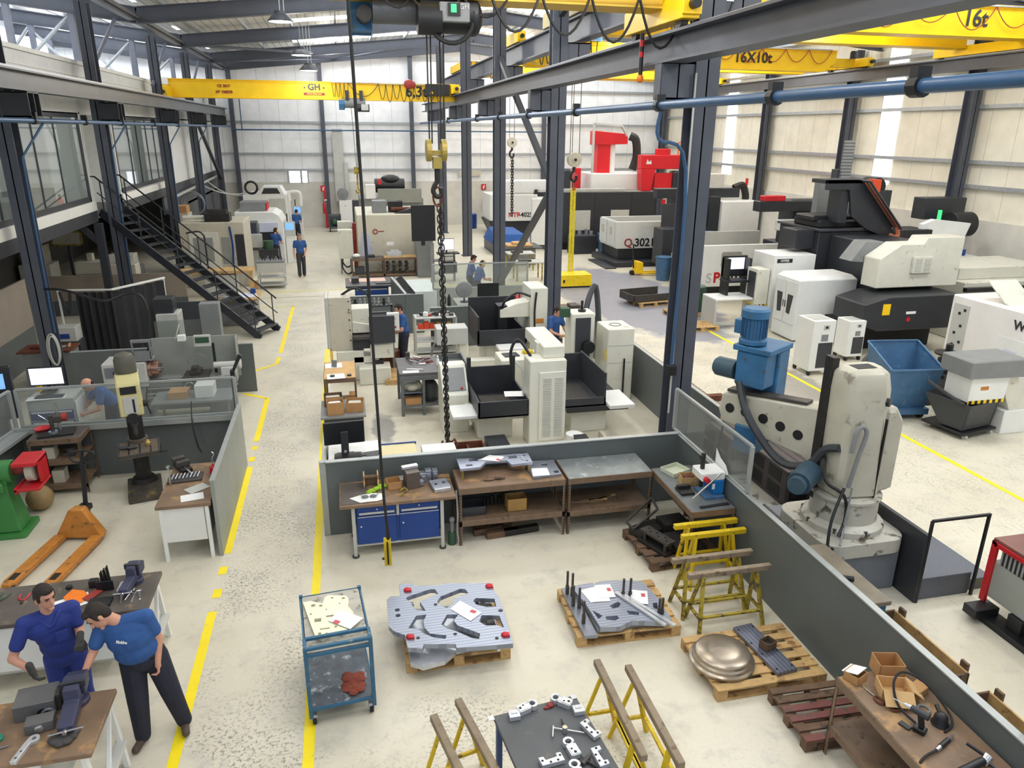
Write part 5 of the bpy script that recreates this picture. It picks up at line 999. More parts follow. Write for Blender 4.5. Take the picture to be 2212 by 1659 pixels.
# ------------------------------------------------------------------ benches with the two fitters
def cab_bench(label,x0,x1,y0,y1,h,m=M_TOP):
    t=T('workbench',label,'workbench',(x0,y0,0));w,d=x1-x0,y1-y0
    P(t,'tabletop',B().box(0,0,h-.05,w,d,h),m,.006);P(t,'cabinet_body',B().box(.1,.08,.2,w-.42,d-.06,h-.05),M_LGREY)
    P(t,'front_panel',B().box(.1,.05,.25,w-.42,.08,h-.06),M_WHITE)
    for y in (.05,d-.05):
        P(t,'leg',B().bar((w-.08,y,h-.05),(w-.02,y,0),.05),M_WHITE)
        P(t,'leg',B().box(.05,y-.025,0,.1,y+.025,h-.05),M_WHITE)
    P(t,'foot_rail',B().bar((w-.03,.05,.3),(w-.03,d-.05,.3),.1,.04),M_LGREY);P(t,'leg_brace',B().bar((w-.07,d-.05,h-.1),(w-.05,d*.5,.3),.04),M_WHITE)
    return t
cab_bench('tool strewn workbench behind the two men with white cabinet sides',-4.4,-2.34,7.48,8.22,.87,M_TOPD)
cab_bench('worn brown workbench in front of the two men holding a vice',-3.7,-2.33,5.46,6.24,.87,M_TOP)
def vice(label,x,y,z,rz,s=1,m=None):
    m=m or mat('vice_violet',(66,68,92),.45,.1,.1,6)
    t=T('bench_vice',label,'vice',(x,y,z),rz)
    P(t,'base',B().cyl((0,.02,0),(0,.02,.05),.1*s).box(-.06*s,-.08*s,.05,.06*s,.12*s,.1),m,.006);P(t,'fixed_jaw',B().extx([(.0,.08),(.18*s,.1),(.2*s,.2),(.08*s,.25),(.0,.25)],-.08*s,.08*s),m,.008)
    P(t,'moving_jaw',B().extx([(-.04*s,.25),(-.1*s,.24),(-.12*s,.14),(-.4*s,.12),(-.4*s,.04),(-.04*s,.06)],-.06*s,.06*s),m,.008);P(t,'jaw_insert',B().box(-.1*s,-.035,.2,.1*s,.0,.26),M_STEELD,.002)
    P(t,'screw_handle',B().cyl((-.12*s,-.42*s,.08),(.14*s,-.42*s,.1),.009).cyl((0,-.44*s,.08),(0,-.38*s,.08),.02),M_CHROME,0);return t
vice('violet grey bench vice on the front bench being held by the leaning man',-2.62,6.1,.87,6,1.05)
vice('dark violet bench vice at the far corner of the tool strewn bench',-2.58,8.02,.87,-8,.8)
t=T('steel_block','big grey steel block with a bored side on the front bench','block',(-2.93,6.1,.87),8)
P(t,'body',B().box(-.16,-.13,0,.16,.13,.16),mat('block_grey',(112,112,112),.4,.35,.14,5),.006);P(t,'recess',B().cyl((.06,-.135,.05),(.06,-.125,.05),.045,n=20),M_CLEAN,0);P(t,'ring',B().tube(arc((.1,.03),.05,0,360,14,'xz',-.13),.014),M_ALU,0,True);P(t,'side_clip',B().box(.16,-.08,.0,.2,.06,.17),M_IRON)
t=T('steel_block','smaller steel block with a polished bore on the front bench','block',(-2.83,5.86,.87),10)
P(t,'body',B().box(-.11,-.07,0,.11,.06,.1),mat('block_grey',()),.005);P(t,'bore',B().cyl((0,-.08,.05),(0,-.06,.05),.035,n=20),M_CHROME,0)
t=T('shackle_plate','shiny aluminium link with holes on the front bench','link',(-2.88,5.62,.87),-12);P(t,'body',B().ext([[(-.02,-.16),(.03,-.16),(.03,.04)]+[(.03+.045*cos(R(a)),.09+.045*sin(R(a))) for a in range(-40,200,24)]+[(-.02,.03)],circ(.03,.09,.02,10),circ(.005,-.12,.012,8),circ(.005,-.05,.012,8)],0,.035),M_ALUL,.003)
b=B()
for i in range(11): b.ell((-2.66+.055*sin(i*1.9)+.012*i,5.66+.02*i*cos(i*.7)*.5,.885+.01*abs(sin(i*1.3))),(.05,.045,.026))
S('shop_rag','dark grey oily rag crumpled on the front bench','rag',b,mat('rag_dark',(72,70,68),.85,0,.2,12),bev=0,smooth=True)
S('green_disc','green round cap lying on the front bench','cap',B().lathe([(.04,0),(.045,.02),(.035,.035),(.01,.03)],(-3.14,5.78,.87)),mat('cap_green',(20,130,104),.4,0,.05,5),bev=0,smooth=True)
S('hex_key','dark steel key lying near the left end of the front bench','hex key',B().tube([(-3.24,6.0,.88),(-3.2,5.86,.88),(-3.17,5.87,.88)],.007),M_IROND,bev=0)
S('scriber','thin steel scriber at the lower left of the front bench','scriber',B().cyl((-3.2,5.64,.88),(-3.02,5.68,.88),.006),M_ALU,bev=0)
S('steel_clamp','small worn clamp at the lower left corner of the front bench','clamp',B().box(-3.2,5.46,.87,-3.08,5.52,.91).box(-3.16,5.5,.87,-3.1,5.58,.9),M_ALU)
# tool strewn bench
S('orange_cloth','orange cloth on white paper on the tool strewn bench','cloth',B().add([(-3.28,7.86,.885),(-3.18,7.72,.89),(-3.05,7.72,.885),(-3.02,7.84,.895),(-3.1,7.96,.885),(-3.22,7.98,.9)],[(0,1,2,3,4,5)]),mat('cloth_orange',(246,128,30),.8,0,.1,9),bev=0)
S('paper_sheet','white paper sheet under the orange cloth','paper',B().cb((-3.16,7.76,.874),(.34,.24,.003),(0,0,24)),M_PAPER,bev=0)
S('notebook','dark red notebook beside the orange cloth','notebook',B().cb((-2.98,7.84,.885),(.1,.2,.02),(0,0,-30)),M_REDD)
for i in range(6): S('punch','dark punch standing upright in the group on the tool strewn bench','punch',B().cyl((-2.9+.035*(i % 3),7.96+.04*(i // 3),.87),(-2.91+.035*(i % 3),7.97+.04*(i // 3),1.08+.03*(i % 3)),.014,.008,8),M_IROND,'upright punches on the bench',bev=0)
S('punch_holder','dark block holder of the upright punches','holder',B().box(-2.96,7.92,.87,-2.78,7.94,.99),M_BLK)
for i,(x,y,r) in enumerate(((-2.66,7.74,12),(-2.6,7.78,-10),(-2.54,7.72,5),(-2.48,7.76,16))):
    S('spanner','chrome spanner in the row beside the far vice','spanner',B().cb((x,y,.876),(.02,.2,.008),(0,0,r)).cb((x-.1*sin(R(-r))*-1,y+.1*cos(R(r)),.877),(.045,.045,.01),(0,0,r)),M_CHROME,'spanners on the tool bench',bev=.002)
S('casting','bright ribbed casting next to the far vice','casting',B().box(-2.72,7.8,.87,-2.6,7.98,.93).box(-2.7,7.82,.93,-2.62,7.96,.95),M_ALUL)
S('tool_case','open black case of chrome tools on the tool strewn bench','case',B().box(-2.98,7.6,.87,-2.74,7.76,.9),M_BLK)
S('hand_lamp','black round socket at the back of the tool strewn bench','socket',B().cyl((-3.28,8.06,.87),(-3.28,8.06,.9),.035),M_BLK);S('cable_plug','black plug block beside the upright punches','plug',B().box(-3.06,8.0,.87,-2.97,8.08,.96),M_BLK)
for i,(x,y,m,l) in enumerate(((-3.7,7.9,M_RED,'red handled pliers nearest the taller man on the tool strewn bench'),(-3.95,7.96,M_GREEND,'green handled pliers on the tool strewn bench'),(-4.15,7.95,M_RED,'red handled pliers cut by the left frame edge'))):
    t=T('pliers',l,'pliers',(x,y,.875),10-20*i);P(t,'handle',B().tube([(0,0,0),(-.04,.05,0),(-.04,.14,0)],.01),m,0,True);P(t,'handle',B().tube([(0,0,0),(.04,.05,0),(.05,.13,0)],.01),m,0,True);P(t,'jaws',B().box(-.015,-.06,-.006,.015,.01,.008),M_IROND)
S('clear_box','clear and red plastic box at the left of the tool strewn bench','box',B().box(-4.1,7.56,.87,-3.9,7.72,.92),M_LGREY);S('screwdriver','red handled screwdriver beside the clear plastic box','screwdriver',B().cyl((-4.28,7.6,.885),(-4.2,7.74,.885),.016).cyl((-4.2,7.74,.885),(-4.14,7.84,.885),.006),M_RED,bev=0)

# ------------------------------------------------------------------ behind the screens: monitor cabinet,control,lathe
t=T('tool_cabinet','white and blue drawer cabinet behind the left clear screen','cabinet',(-5.6,13.65,0),0)
P(t,'body',B().box(0,0,0,.75,.6,1.28),M_LGREY);
for i in range(4): d=P(t,'drawer',B().box(.03,-.02,.3+.2*i,.72,0,.47+.2*i),mat('drawer_blue',(56,78,138),.45,0,.06,4));P(d,'handle_strip',B().box(.05,-.03,.43+.2*i,.7,-.02,.46+.2*i),M_WHITE,0)
P(t,'paper_panel',B().box(.76,.0,.6,.78,.5,1.2),M_WHITE,0)
def monitor(label,x,y,z,w,h,rz,m=M_ORSC,lean=0,name='monitor'):
    t=T(name,label,'monitor',(x,y,z),rz)
    P(t,'bezel',B().box(-w/2,-.02,.12,w/2,.02,.12+h),M_BLK,.004);P(t,'screen',B().box(-w/2+.015,-.024,.14,w/2-.015,-.02,.1+h),m,0);P(t,'stand',B().box(-.03,0,0,.03,.04,.2).box(-.13,-.09,0,.13,.1,.015),M_BLK);return t
monitor('wide monitor with a white list on the drawer cabinet, left bay',-5.32,13.98,1.32,.56,.34,0)
S('keyboard','black keyboard and papers on the drawer cabinet before the monitor','keyboard',B().cb((-5.25,13.75,1.3),(.45,.15,.02),(0,0,0)),M_BLK);S('paper_pile','white loose papers on the drawer cabinet','papers',B().cb((-5.3,13.72,1.284),(.6,.2,.004),(0,0,6)),M_PAPER,bev=0)
t=T('machine_control','black machine control panel with blue screen at the left frame edge','control panel',(-5.95,13.4,0),12)
P(t,'post',B().box(-.1,.05,0,.1,.2,1.1),M_DARK);P(t,'housing',B().extx([(-.06,1.05),(.12,1.05),(.16,1.95),(.04,1.95),(-.0,1.45)],-.26,.28),M_BLK,.01);P(t,'screen',B().cb((0.0,-.005,1.72),(.36,.02,.26),(-5,0,0)),M_SCB,0);P(t,'key_panel',B().cb((.0,-.05,1.27),(.42,.02,.3),(-12,0,0)),M_ANTH,0);P(t,'dial',B().cyl((-.02,-.1,1.2),(-.02,-.06,1.2),.04),M_WHITE,0,True)
b=B()
for i in range(5):
    for j in range(4): b.cb((.08+.05*(i-2)*.6+.06,-.068+.011*j,1.2+.05*j),(.02,.012,.025),(-12,0,0))
P(t,'keys',b,M_LGREY,0)
t=T('machine_housing','cream machine housing with red writing behind the left clear screen','machine',(-6.3,11.2,0),0);P(t,'body',B().box(-.9,-.8,0,.05,1.6,1.35),M_CREAM,.02);P(t,'red_strip',B().box(.05,-.4,1.0,.06,.2,1.06),M_RED,0)
S('yellow_spray_can','yellow handled spray can hung beside the monitor','can',B().cyl((-5.54,14.15,1.28),(-5.54,14.15,1.52),.045),M_YEL)
t=T('lathe','grey centre lathe with big chuck behind the clear screen','lathe',(-4.9,15.7,0),0)
P(t,'bed',B().box(.5,0,.72,2.5,.34,.86).box(.0,.0,0,.7,.5,.75).box(1.9,0,0,2.4,.5,.75).box(.6,.04,.2,1.95,.3,.3),M_GREY,.01);P(t,'way',B().box(.8,.02,.86,2.5,.06,.89).box(.8,.26,.86,2.5,.3,.89),M_CHROME,.002)
hd=P(t,'headstock',B().box(-.05,-.05,.75,.78,.55,1.28),M_LGREY,.02);P(hd,'lever',B().cyl((.2,-.05,1.1),(.2,-.12,1.1),.03).cyl((.2,-.1,1.1),(.26,-.12,1.22),.01),M_BLK,0);P(hd,'lever',B().cyl((.5,-.05,1.1),(.5,-.12,1.1),.03).cyl((.5,-.1,1.1),(.44,-.12,1.0),.01),M_BLK,0);P(hd,'front_plate',B().box(0,-.06,.98,.35,-.05,1.2),M_ALU,0)
P(t,'chuck',B().cyl((.78,.2,1.08),(.84,.2,1.08),.2,n=28).cyl((.84,.2,1.08),(.98,.2,1.08),.16,n=28),mat('chuck_copper',(176,140,124),.25,.7,.1,6),.004,True);P(t,'chuck_jaw',B().box(.98,.18,1.1,1.04,.22,1.2).box(.98,.1,1.0,1.04,.14,1.06).box(.98,.26,1.0,1.04,.3,1.06),M_CHROME)
P(t,'carriage',B().box(1.45,-.12,.62,1.95,.4,.93).box(1.6,.0,.93,1.8,.3,1.02).box(1.62,.02,1.02,1.76,.18,1.1),M_IRON,.01);P(t,'hand_wheel',B().tube(arc((1.6,.74),.1,0,360,16,'xz',-.18),.012).cyl((1.6,-.18,.74),(1.6,-.1,.74),.02),M_CHROME,0,True)
P(t,'tailstock',B().box(2.2,.02,.88,2.5,.3,1.05).cyl((2.05,.16,1.08),(2.55,.16,1.08),.07).cyl((2.55,.16,1.08),(2.6,.16,1.08),.1),M_LGREY,.008,True);P(t,'lead_screw',B().cyl((.7,-.06,.6),(2.5,-.06,.6),.018).cyl((.7,-.06,.52),(2.5,-.06,.52),.014).cyl((.5,.05,.68),(2.5,.05,.68),.03),M_CHROME,0,True)
P(t,'splash_guard',B().box(.8,.55,.7,2.52,.58,1.62).box(2.5,.3,.9,2.52,.58,1.62),M_PLGT,.004);P(t,'chuck_guard',B().box(.55,-.02,1.3,.92,.3,1.32).box(.55,.02,1.32,.58,.04,1.72).box(.88,.02,1.32,.92,.04,1.72).box(.55,.0,1.68,.92,.06,1.74).box(.56,.02,1.3,.9,.03,1.5),M_GREY)
d=P(t,'readout',B().box(1.72,.15,1.5,2.05,.22,1.74),M_LGREY,.006);P(d,'readout_face',B().box(1.75,.14,1.58,2.02,.15,1.7),M_GREEND,0);P(t,'readout_arm',B().box(2.05,.2,.9,2.1,.25,1.55),M_BLK);P(t,'work_lamp',B().cyl((1.3,.5,1.6),(1.45,.3,1.95),.012).box(1.4,.2,1.62,1.55,.32,1.74),M_WHITE);P(t,'coolant_hose',B().tube(arc((1.72,1.1),.2,0,180,12,'xz',.3),.01),M_GREY,0,True)
S('lathe_tray','white tub of parts under the lathe behind the screen','tub',B().box(-3.1,14.9,.7,-2.75,15.3,.95),M_WHITE);S('carton','brown carton beside the white tub behind the screen','carton',B().box(-3.6,14.9,.7,-3.25,15.25,.84),M_CARD);S('parts_table','low grey table under the white tub behind the screen','table',B().box(-3.9,14.7,.66,-2.4,15.45,.7).box(-3.85,14.75,0,-3.8,14.8,.66).box(-2.5,14.75,0,-2.45,14.8,.66).box(-3.85,15.35,0,-3.8,15.4,.66).box(-2.5,15.35,0,-2.45,15.4,.66),M_GREY)
S('warning_lamp_board','black dotted bracket standing at the lathe end of the partition','bracket',B().box(-2.12,13.2,.95,-2.05,13.32,1.75).ext([(-.05,0),(.0,0),(.16,.3),(.1,.34)],0,.05,Mx.Translation((-2.06,13.3,1.7)) @ Mx.Rotation(R(90),4,'X')),M_BLK)
# ------------------------------------------------------------------ stairs and the area under the offices
A0,A1=V((-2.55,21.95,0)),V((-6.95,24.3,3.45))      # foot and head of the flight
dh=(A1-A0);dh.z=0;L_=dh.length;dn=dh.normalized();nn=V((-dn.y,dn.x,0))*-1
if nn.y < 0: nn=-nn
t=T('steel_stairs','dark steel staircase rising left to the upstairs offices','stairs')
W_=.95
for k in (0,1):
    o=nn*W_*k
    P(t,'stringer',B().bar(A0+o+V((0,0,.02)),A1+o,.05,.24),M_STEELD,.003)
    r=P(t,'handrail',B().tube([A0+o+V((0,0,1.0)),A1+o+V((0,0,1.0)),A1+o+dn*.4+V((0,0,1.0))],.024).tube([A0+o+V((0,0,.55)),A1+o+V((0,0,.55))],.016),M_BLK,0,True)
    for i in range(5):
        p=A0.lerp(A1,.03+i*.235)+o;P(r,'baluster',B().box(p.x-.015,p.y-.015,p.z,p.x+.015,p.y+.015,p.z+1.0),M_STEELD,0)
n_=17
for i in range(n_):
    p=A0+dh*((i+.5)/n_)+V((0,0,3.45*(i+1)/(n_+1)))
    P(t,'tread',B().add([p-dn*.14,p+dn*.14,p+dn*.14+nn*W_,p-dn*.14+nn*W_,p-dn*.14+V((0,0,.035)),p+dn*.14+V((0,0,.035)),p+dn*.14+nn*W_+V((0,0,.035)),p-dn*.14+nn*W_+V((0,0,.035))],[(3,2,1,0),(4,5,6,7),(0,1,5,4),(1,2,6,5),(2,3,7,6),(3,0,4,7)]),M_DARK,0)
ST('steel_column',B().box(-6.95,23.5,0,-6.75,23.7,3.2).bar((-6.85,23.6,2.6),(-7.4,23.6,3.2),.15),M_STEELD)
# welding curtain on a pale rail
t=T('welding_curtain','black welding curtain hanging from a white rail below the stairs','curtain',(0,0,0))
pts=[(-6.6,20.0),(-5.75,19.9),(-4.85,21.3)];b=B();row=[]
for (x0,y0),(x1,y1) in zip(pts,pts[1:]):
    for i in range(18):
        f=i/17;l=V((x1-x0,y1-y0));nrm=V((-l.y,l.x)).normalized()*(.04*sin(f*30));row.append((x0+l.x*f+nrm.x,y0+l.y*f+nrm.y))
vs=[(x,y,.15) for x,y in row]+[(x,y,1.92) for x,y in row];n=len(row)
b.add(vs,[(i,i+1,n+i+1,n+i) for i in range(n-1)]);
P(t,'cloth',b,mat('curtain_black',(38,38,42),.8,0,.2,3),0,True);P(t,'rail',B().bar((-7.0,20.05,1.98),(-5.7,19.9,1.98),.04).bar((-5.75,19.9,1.98),(-4.8,21.35,1.98),.05),M_WHITE)
for x,y in ((-7.0,20.05),(-4.82,21.3)): P(t,'post',B().box(x-.02,y-.02,0,x+.02,y+.02,2.0),M_WHITE)
S('cable_bundle','thick grey cable bundle hanging on the white curtain rail','cable',B().tube(sag((-6.95,20.0,1.95),(-6.7,19.98,1.95),.55,12),.03).tube(sag((-6.92,19.97,1.93),(-6.72,19.95,1.93),.45,12),.025),M_ANTH,bev=0,smooth=True)
S('swing_arm_cable','black bent cable arm crossing from the left column to behind the drill','cable',B().tube([(-6.36,17.5,2.5),(-5.9,17.3,2.5),(-5.1,17.0,2.3),(-4.6,16.9,2.45),(-4.3,16.85,2.4),(-4.2,16.8,2.0),(-4.25,16.75,1.5),(-4.3,16.7,1.2)],.028),M_BLK,bev=0,smooth=True)
def panel_thing(label,x0,x1,y,z0,z1,m): return S('screen_panel',label,'panel',B().box(x0,y-.03,0,x0+.05,y+.03,z0).box(x1-.05,y-.03,0,x1,y+.03,z0).box(x0,y-.03,z0,x1,y+.03,z1),m)
M_PINK=mat('panel_beige',(158,146,132),.55,0,.06,2)
wall_panel('partition_wall',-9.6,26.0,-5.2,26.0,.5,.06);ST('partition_wall',B().box(-9.6,25.97,.5,-5.2,26.03,1.3),M_PINK);ST('partition_wall',B().box(-8.1,16.5,.9,-8.04,21.0,2.12),M_PINK);ST('partition_wall',B().box(-8.1,16.5,0,-8.04,21.0,.9),M_PART)
t=T('welding_table','cluttered welding table with papers and torch beside the black curtain','table',(-6.9,18.6,0));P(t,'tabletop',B().box(-.6,-.3,.86,.55,.4,.9),M_RUST);P(t,'body',B().box(-.5,-.25,0,.5,.35,.86),M_GREY)
for i in range(8): S('steel_scrap','offcut piece in the heap on the welding table','offcut',B().cb((-7.2+.1*i,18.6+.1*sin(i*2),.93),(.2,.05,.04),(0,10*sin(i),40*i)),(M_RUST,M_REDD,M_ALU,M_WOOD)[i % 4],'offcuts on the welding table')
t=T('welding_machine','blue and white welder standing on a stand behind the welding table','welder',(-6.7,19.3,0));P(t,'stand',B().box(-.35,-.2,0,.3,.2,.9),M_DARK);P(t,'case',B().box(-.3,-.2,.9,.25,.2,1.25),M_LGREY,.01);P(t,'blue_panel',B().box(-.28,-.21,.98,.1,-.2,1.1),M_BLUE,0)
S('hose_coil','pale coil of hose hanging low on the nearest left column','hose',B().tube([(-6.42+.12*cos(a),17.52,1.15+.35*sin(a)) for a in [2*pi*i/20 for i in range(20)]],.02,6,True).tube([(-6.4+.09*cos(a),17.48,1.13+.33*sin(a)) for a in [2*pi*i/20 for i in range(20)]],.02,6,True),M_LGREY,bev=0,smooth=True)
S('grey_cabinet','tall grey cabinet panel standing before the stair foot','cabinet',B().box(-3.5,18.5,0,-3.05,18.8,1.83),M_GREY,bev=.01)
t=T('parts_washer','grey cabinet machine with clear screen beside the black curtain','machine',(-4.6,19.0,0));P(t,'body',B().box(0,0,0,.5,.6,1.5),M_LGREY,.01);P(t,'top_box',B().box(-.05,.1,1.5,.4,.6,1.85),M_ANTH);P(t,'front_screen',B().box(-.05,-.04,.8,1.0,-.02,1.35),M_GLASS,0)
ST('wall_shed_dark',B().box(-4.9,20.6,0,-3.4,20.66,1.45),M_STEELD)
t=T('storage_rack','cream machine with work tray deep under the offices','machine',(-11.6,32,0));P(t,'body',B().box(-.6,-.5,0,.5,.5,.8),M_CREAM,.02);P(t,'head',B().box(-.5,-.3,.8,.3,.4,1.5),M_BEIGE,.02)
t=T('yellow_guard','yellow framed guard box hanging under the office floor','guard',(-10.4,31.5,0));P(t,'frame',B().box(-.5,0,1.5,.6,.04,1.56).box(-.5,0,2.0,.6,.04,2.06).box(-.5,0,1.5,-.44,.04,2.06).box(.54,0,1.5,.6,.04,2.06),M_YELO);P(t,'post',B().box(0,.05,0,.1,.15,2.0),M_STEELD);P(t,'panel',B().box(-.44,.02,1.56,.54,.03,2.0),M_BEIGE)
t=T('surface_grinder','cream cabinet machine left of the first columns under the offices','machine',(-9.3,18.5,0));P(t,'body',B().box(-.7,-.5,0,.4,.6,1.7),M_BEIGE,.03);P(t,'top_box',B().box(-.6,-.3,1.7,.2,.5,2.3),M_BEIGE,.02)
for i,(x,y,m) in enumerate(((-8.9,29,M_BEIGE),(-8.2,30.5,M_CREAM),(-7.6,28.2,M_BEIGE))):
    t=T('bench_machine',['beige bench machine seen below the upper stair treads','cream machine with tall column behind the stairs','low beige machine tilted behind the stairs'][i],'machine',(x,y,0));P(t,'table',B().box(-.6,-.4,0,.6,.4,.85),M_GREY);P(t,'body',B().box(-.45,-.3,.85,.45,.3,1.3),m,.02);P(t,'column',B().box(-.1,.0,1.3,.1,.25,1.9 if i == 1 else 1.55),m,.02)
# machines along the left side aisle
def machine_box(t,x0,y0,x1,y1,z0,z1,m,name='body',bev=.02): return P(t,name,B().box(x0,y0,z0,x1,y1,z1),m,bev)
t=T('enclosed_mill','beige enclosed machine with dusty windows behind the stairs','machine',(-6.0,30.0,0))
machine_box(t,0,0,2.3,2.2,0,2.45,M_BEIGE);P(t,'door',B().box(.3,-.04,.5,1.35,0,2.1),M_CREAM,.01);P(t,'window',B().box(.45,-.05,1.0,1.15,-.04,1.9),mat('dusty_glass',(150,152,148),.3,0,.1,3),0);P(t,'window',B().box(1.45,-.02,.9,1.75,-.01,1.9),mat('dusty_glass',()),0);P(t,'blue_hose',B().tube([(1.8,-.05,2.3),(1.85,-.06,1.6),(1.8,-.06,.8),(1.83,-.06,.4)],.035),M_BLUE,0,True);P(t,'opening',B().box(1.95,-.02,.8,2.28,-.01,2.0),M_ANTH,0)
P(t,'top_pump',B().box(.9,.2,2.45,1.8,.9,2.75).cyl((1.0,.4,2.75),(1.7,.4,2.75),.16),M_IROND,.01);P(t,'top_pipe',B().cyl((.1,.5,2.6),(1.0,.5,2.6),.08),M_CREAM,0,True)
S('jib_arm','black bent lamp arm before the beige enclosed machine','arm',B().tube([(-4.9,28.6,.9),(-4.9,28.6,2.0),(-4.95,28.6,2.2),(-5.1,28.6,2.3),(-5.5,28.6,2.25)],.03),M_BLK,bev=0,smooth=True)
t=T('workbench','long bench with orange wood edge behind the stair foot','workbench',(-5.9,28.0,0));P(t,'tabletop',B().box(0,0,.86,2.6,.8,.96),M_WOOD);P(t,'leg',B().box(2.45,0,0,2.58,.1,.86),M_WOOD);P(t,'leg',B().box(.05,0,0,.15,.1,.86),M_WOOD);P(t,'cabinet',B().box(.9,.1,.1,2.0,.7,.8),M_LGREY)
t=T('workbench','bench covered in blue white drawings at the stair foot','workbench',(-4.3,23.5,0));P(t,'tabletop',B().box(0,0,.8,1.6,1.2,.85),M_WOOD);P(t,'body',B().box(.1,.1,0,1.5,1.1,.8),M_GREY);
S('drawing','pale drawings spread on the bench at the stair foot','drawing',B().cb((-3.3,24.1,.857),(1.0,.8,.004),(0,0,12)),mat('drawing_blue',(208,214,228),.8,0,.06,9),bev=0);S('white_motor','white motor part on the bench at the stair foot','motor',B().cyl((-4.0,23.9,.95),(-3.6,23.95,.95),.1).box(-4.05,23.8,.85,-3.6,24.05,.9),M_WHITE);S('blue_fixture','small blue fixture on the drawings','fixture',B().box(-3.0,24.3,.86,-2.85,24.5,1.0),M_BLUE)
t=T('parts_trolley','cream topped shelf trolley of tools beside the aisle','trolley',(-3.3,29.3,0));P(t,'top_shelf',B().box(0,0,.95,1.0,.7,1.05),M_GREY);P(t,'front_panel',B().box(0,-.01,.62,1.0,.01,.98),M_LGREY);P(t,'shelf',B().box(0,0,.4,1.0,.7,.44),M_LGREY);P(t,'shelf',B().box(0,0,.12,1.0,.7,.16),M_LGREY)
for x in (.02,.98):
    for y in (.02,.68): P(t,'leg',B().box(x-.02,y-.02,0,x+.02,y+.02,.95),M_LGREY)
for i in range(9): S('tool_holder','tool holder in the row on the cream topped trolley','tool holder',B().cyl((-3.2+.1*i,29.6+.1*(i % 2),1.05),(-3.2+.1*i,29.6+.1*(i % 2),1.2),.035,.02,8),(M_ALU,M_BLK,M_IRON)[i % 3],'tool holders on the cream trolley',bev=0)
S('small_crate','yellow brown block on the lowest shelf beside the trolley','block',B().box(-3.5,29.3,0,-3.3,29.5,.3),M_CARD)
t=T('machining_centre','white rounded machining centre with dark window, second on the left aisle','machine',(-4.6,34.6,0));P(t,'body',B().exty([(0,0),(2.0,0),(2.0,1.9),(1.85,2.2),(1.6,2.35),(0,2.35)],0,2.2),M_WHITE,.02);P(t,'door',B().box(.15,-.04,.7,.95,0,2.0),M_GREY);P(t,'window',B().box(.22,-.05,.8,.88,-.04,1.9),mat('dark_window',(64,70,84),.15,0,.05,3),0);P(t,'opening',B().box(1.0,-.02,.6,1.75,-.01,1.5),M_ANTH,0);P(t,'hood',B().box(1.0,-.1,1.5,1.8,.02,1.9),mat('hood_pale',(206,212,232),.4,0,.03,3));P(t,'coolant_box',B().box(.5,-.6,.9,1.1,-.15,1.45),M_LGREY)
P(t,'top_unit',B().box(.2,.4,2.35,1.3,1.4,2.75),M_GREY,.02);P(t,'red_end',B().box(1.3,.4,2.4,1.36,1.4,2.7),M_RED)
t=T('machining_centre','tall white machine with angled top hood, farthest on the left aisle','machine',(-5.0,41.5,0));machine_box(t,0,0,2.2,2.6,0,2.55,M_WHITE);P(t,'hood',B().exty([(.7,2.55),(2.1,2.55),(1.9,2.95),(1.0,2.95)],0,1.6),M_WHITE,.01);P(t,'hood_opening',B().exty([(.95,2.6),(1.9,2.6),(1.75,2.88),(1.1,2.88)],-.02,0),M_ANTH,0);P(t,'wheel',B().tube(arc((.45,2.9),.3,0,360,18,'xz',.2),.06),M_BLK,0,True);P(t,'pipe',B().tube([(2.3,.5,2.2),(2.3,.5,2.6),(2.6,.5,2.65),(2.85,.5,2.55),(2.85,.5,1.9)],.09),M_WHITE,0,True);P(t,'panel',B().box(1.3,-.03,1.3,2.1,0,2.35),M_LGREY)
for i,(x,y,z) in enumerate(((-2.48,35.2,0),(-2.5,42.6,0))):
    t=T('operator_console',['white operator console with blue screen before the second left machine','white operator console at the farthest left machine'][i],'console',(x,y,z));P(t,'pedestal',B().box(-.1,0,0,.35,.6,1.15),M_WHITE,.01);P(t,'head',B().box(-.1,-.05,1.2,.35,.1,1.85),M_LGREY,.01);P(t,'screen',B().box(-.06,-.06,1.5,.3,-.05,1.8),M_SCB,0);P(t,'arm',B().box(.0,.1,1.85,.05,.15,2.2),M_BLK)
S('green_tub','green tub before the second left machine','tub',B().cyl((-3.2,33.6,.9),(-3.2,33.6,1.25),.2,.22),M_GREEND,bev=0);S('tub_stand','dark stand under the green tub','stand',B().box(-3.6,33.3,0,-2.8,33.9,.9),M_ANTH)
S('cable_ring','grey coil of cable hanging on the wall beyond the stairs','cable',B().tube([(-6.55+.5*cos(a),36.5,2.6+.5*sin(a)) for a in [2*pi*i/22 for i in range(22)]],.03,6,True).tube([(-6.5+.44*cos(a),36.45,2.55+.46*sin(a)) for a in [2*pi*i/22 for i in range(22)]],.03,6,True),M_GREY,bev=0,smooth=True)
S('wall_conduit','pale conduit tray running along under the white wall','conduit',B().bar((-6.75,34,3.1),(-6.75,47,3.3),.08).tube(sag((-6.7,40,3.2),(-4.6,42,2.7),.3),.03).tube(sag((-6.7,42,3.2),(-4.5,42.5,2.6),.4),.03),M_LGREY,bev=0)
S('coffee_boxes','carton on top of the wall cabinet beyond the stairs','carton',B().box(-6.9,33.5,2.45,-6.3,34.2,2.75),M_CARD)
S('cabinet_low','pale cabinet under the carton beyond the stairs','cabinet',B().box(-6.95,33.4,0,-6.25,34.3,2.45),M_BEIGE)
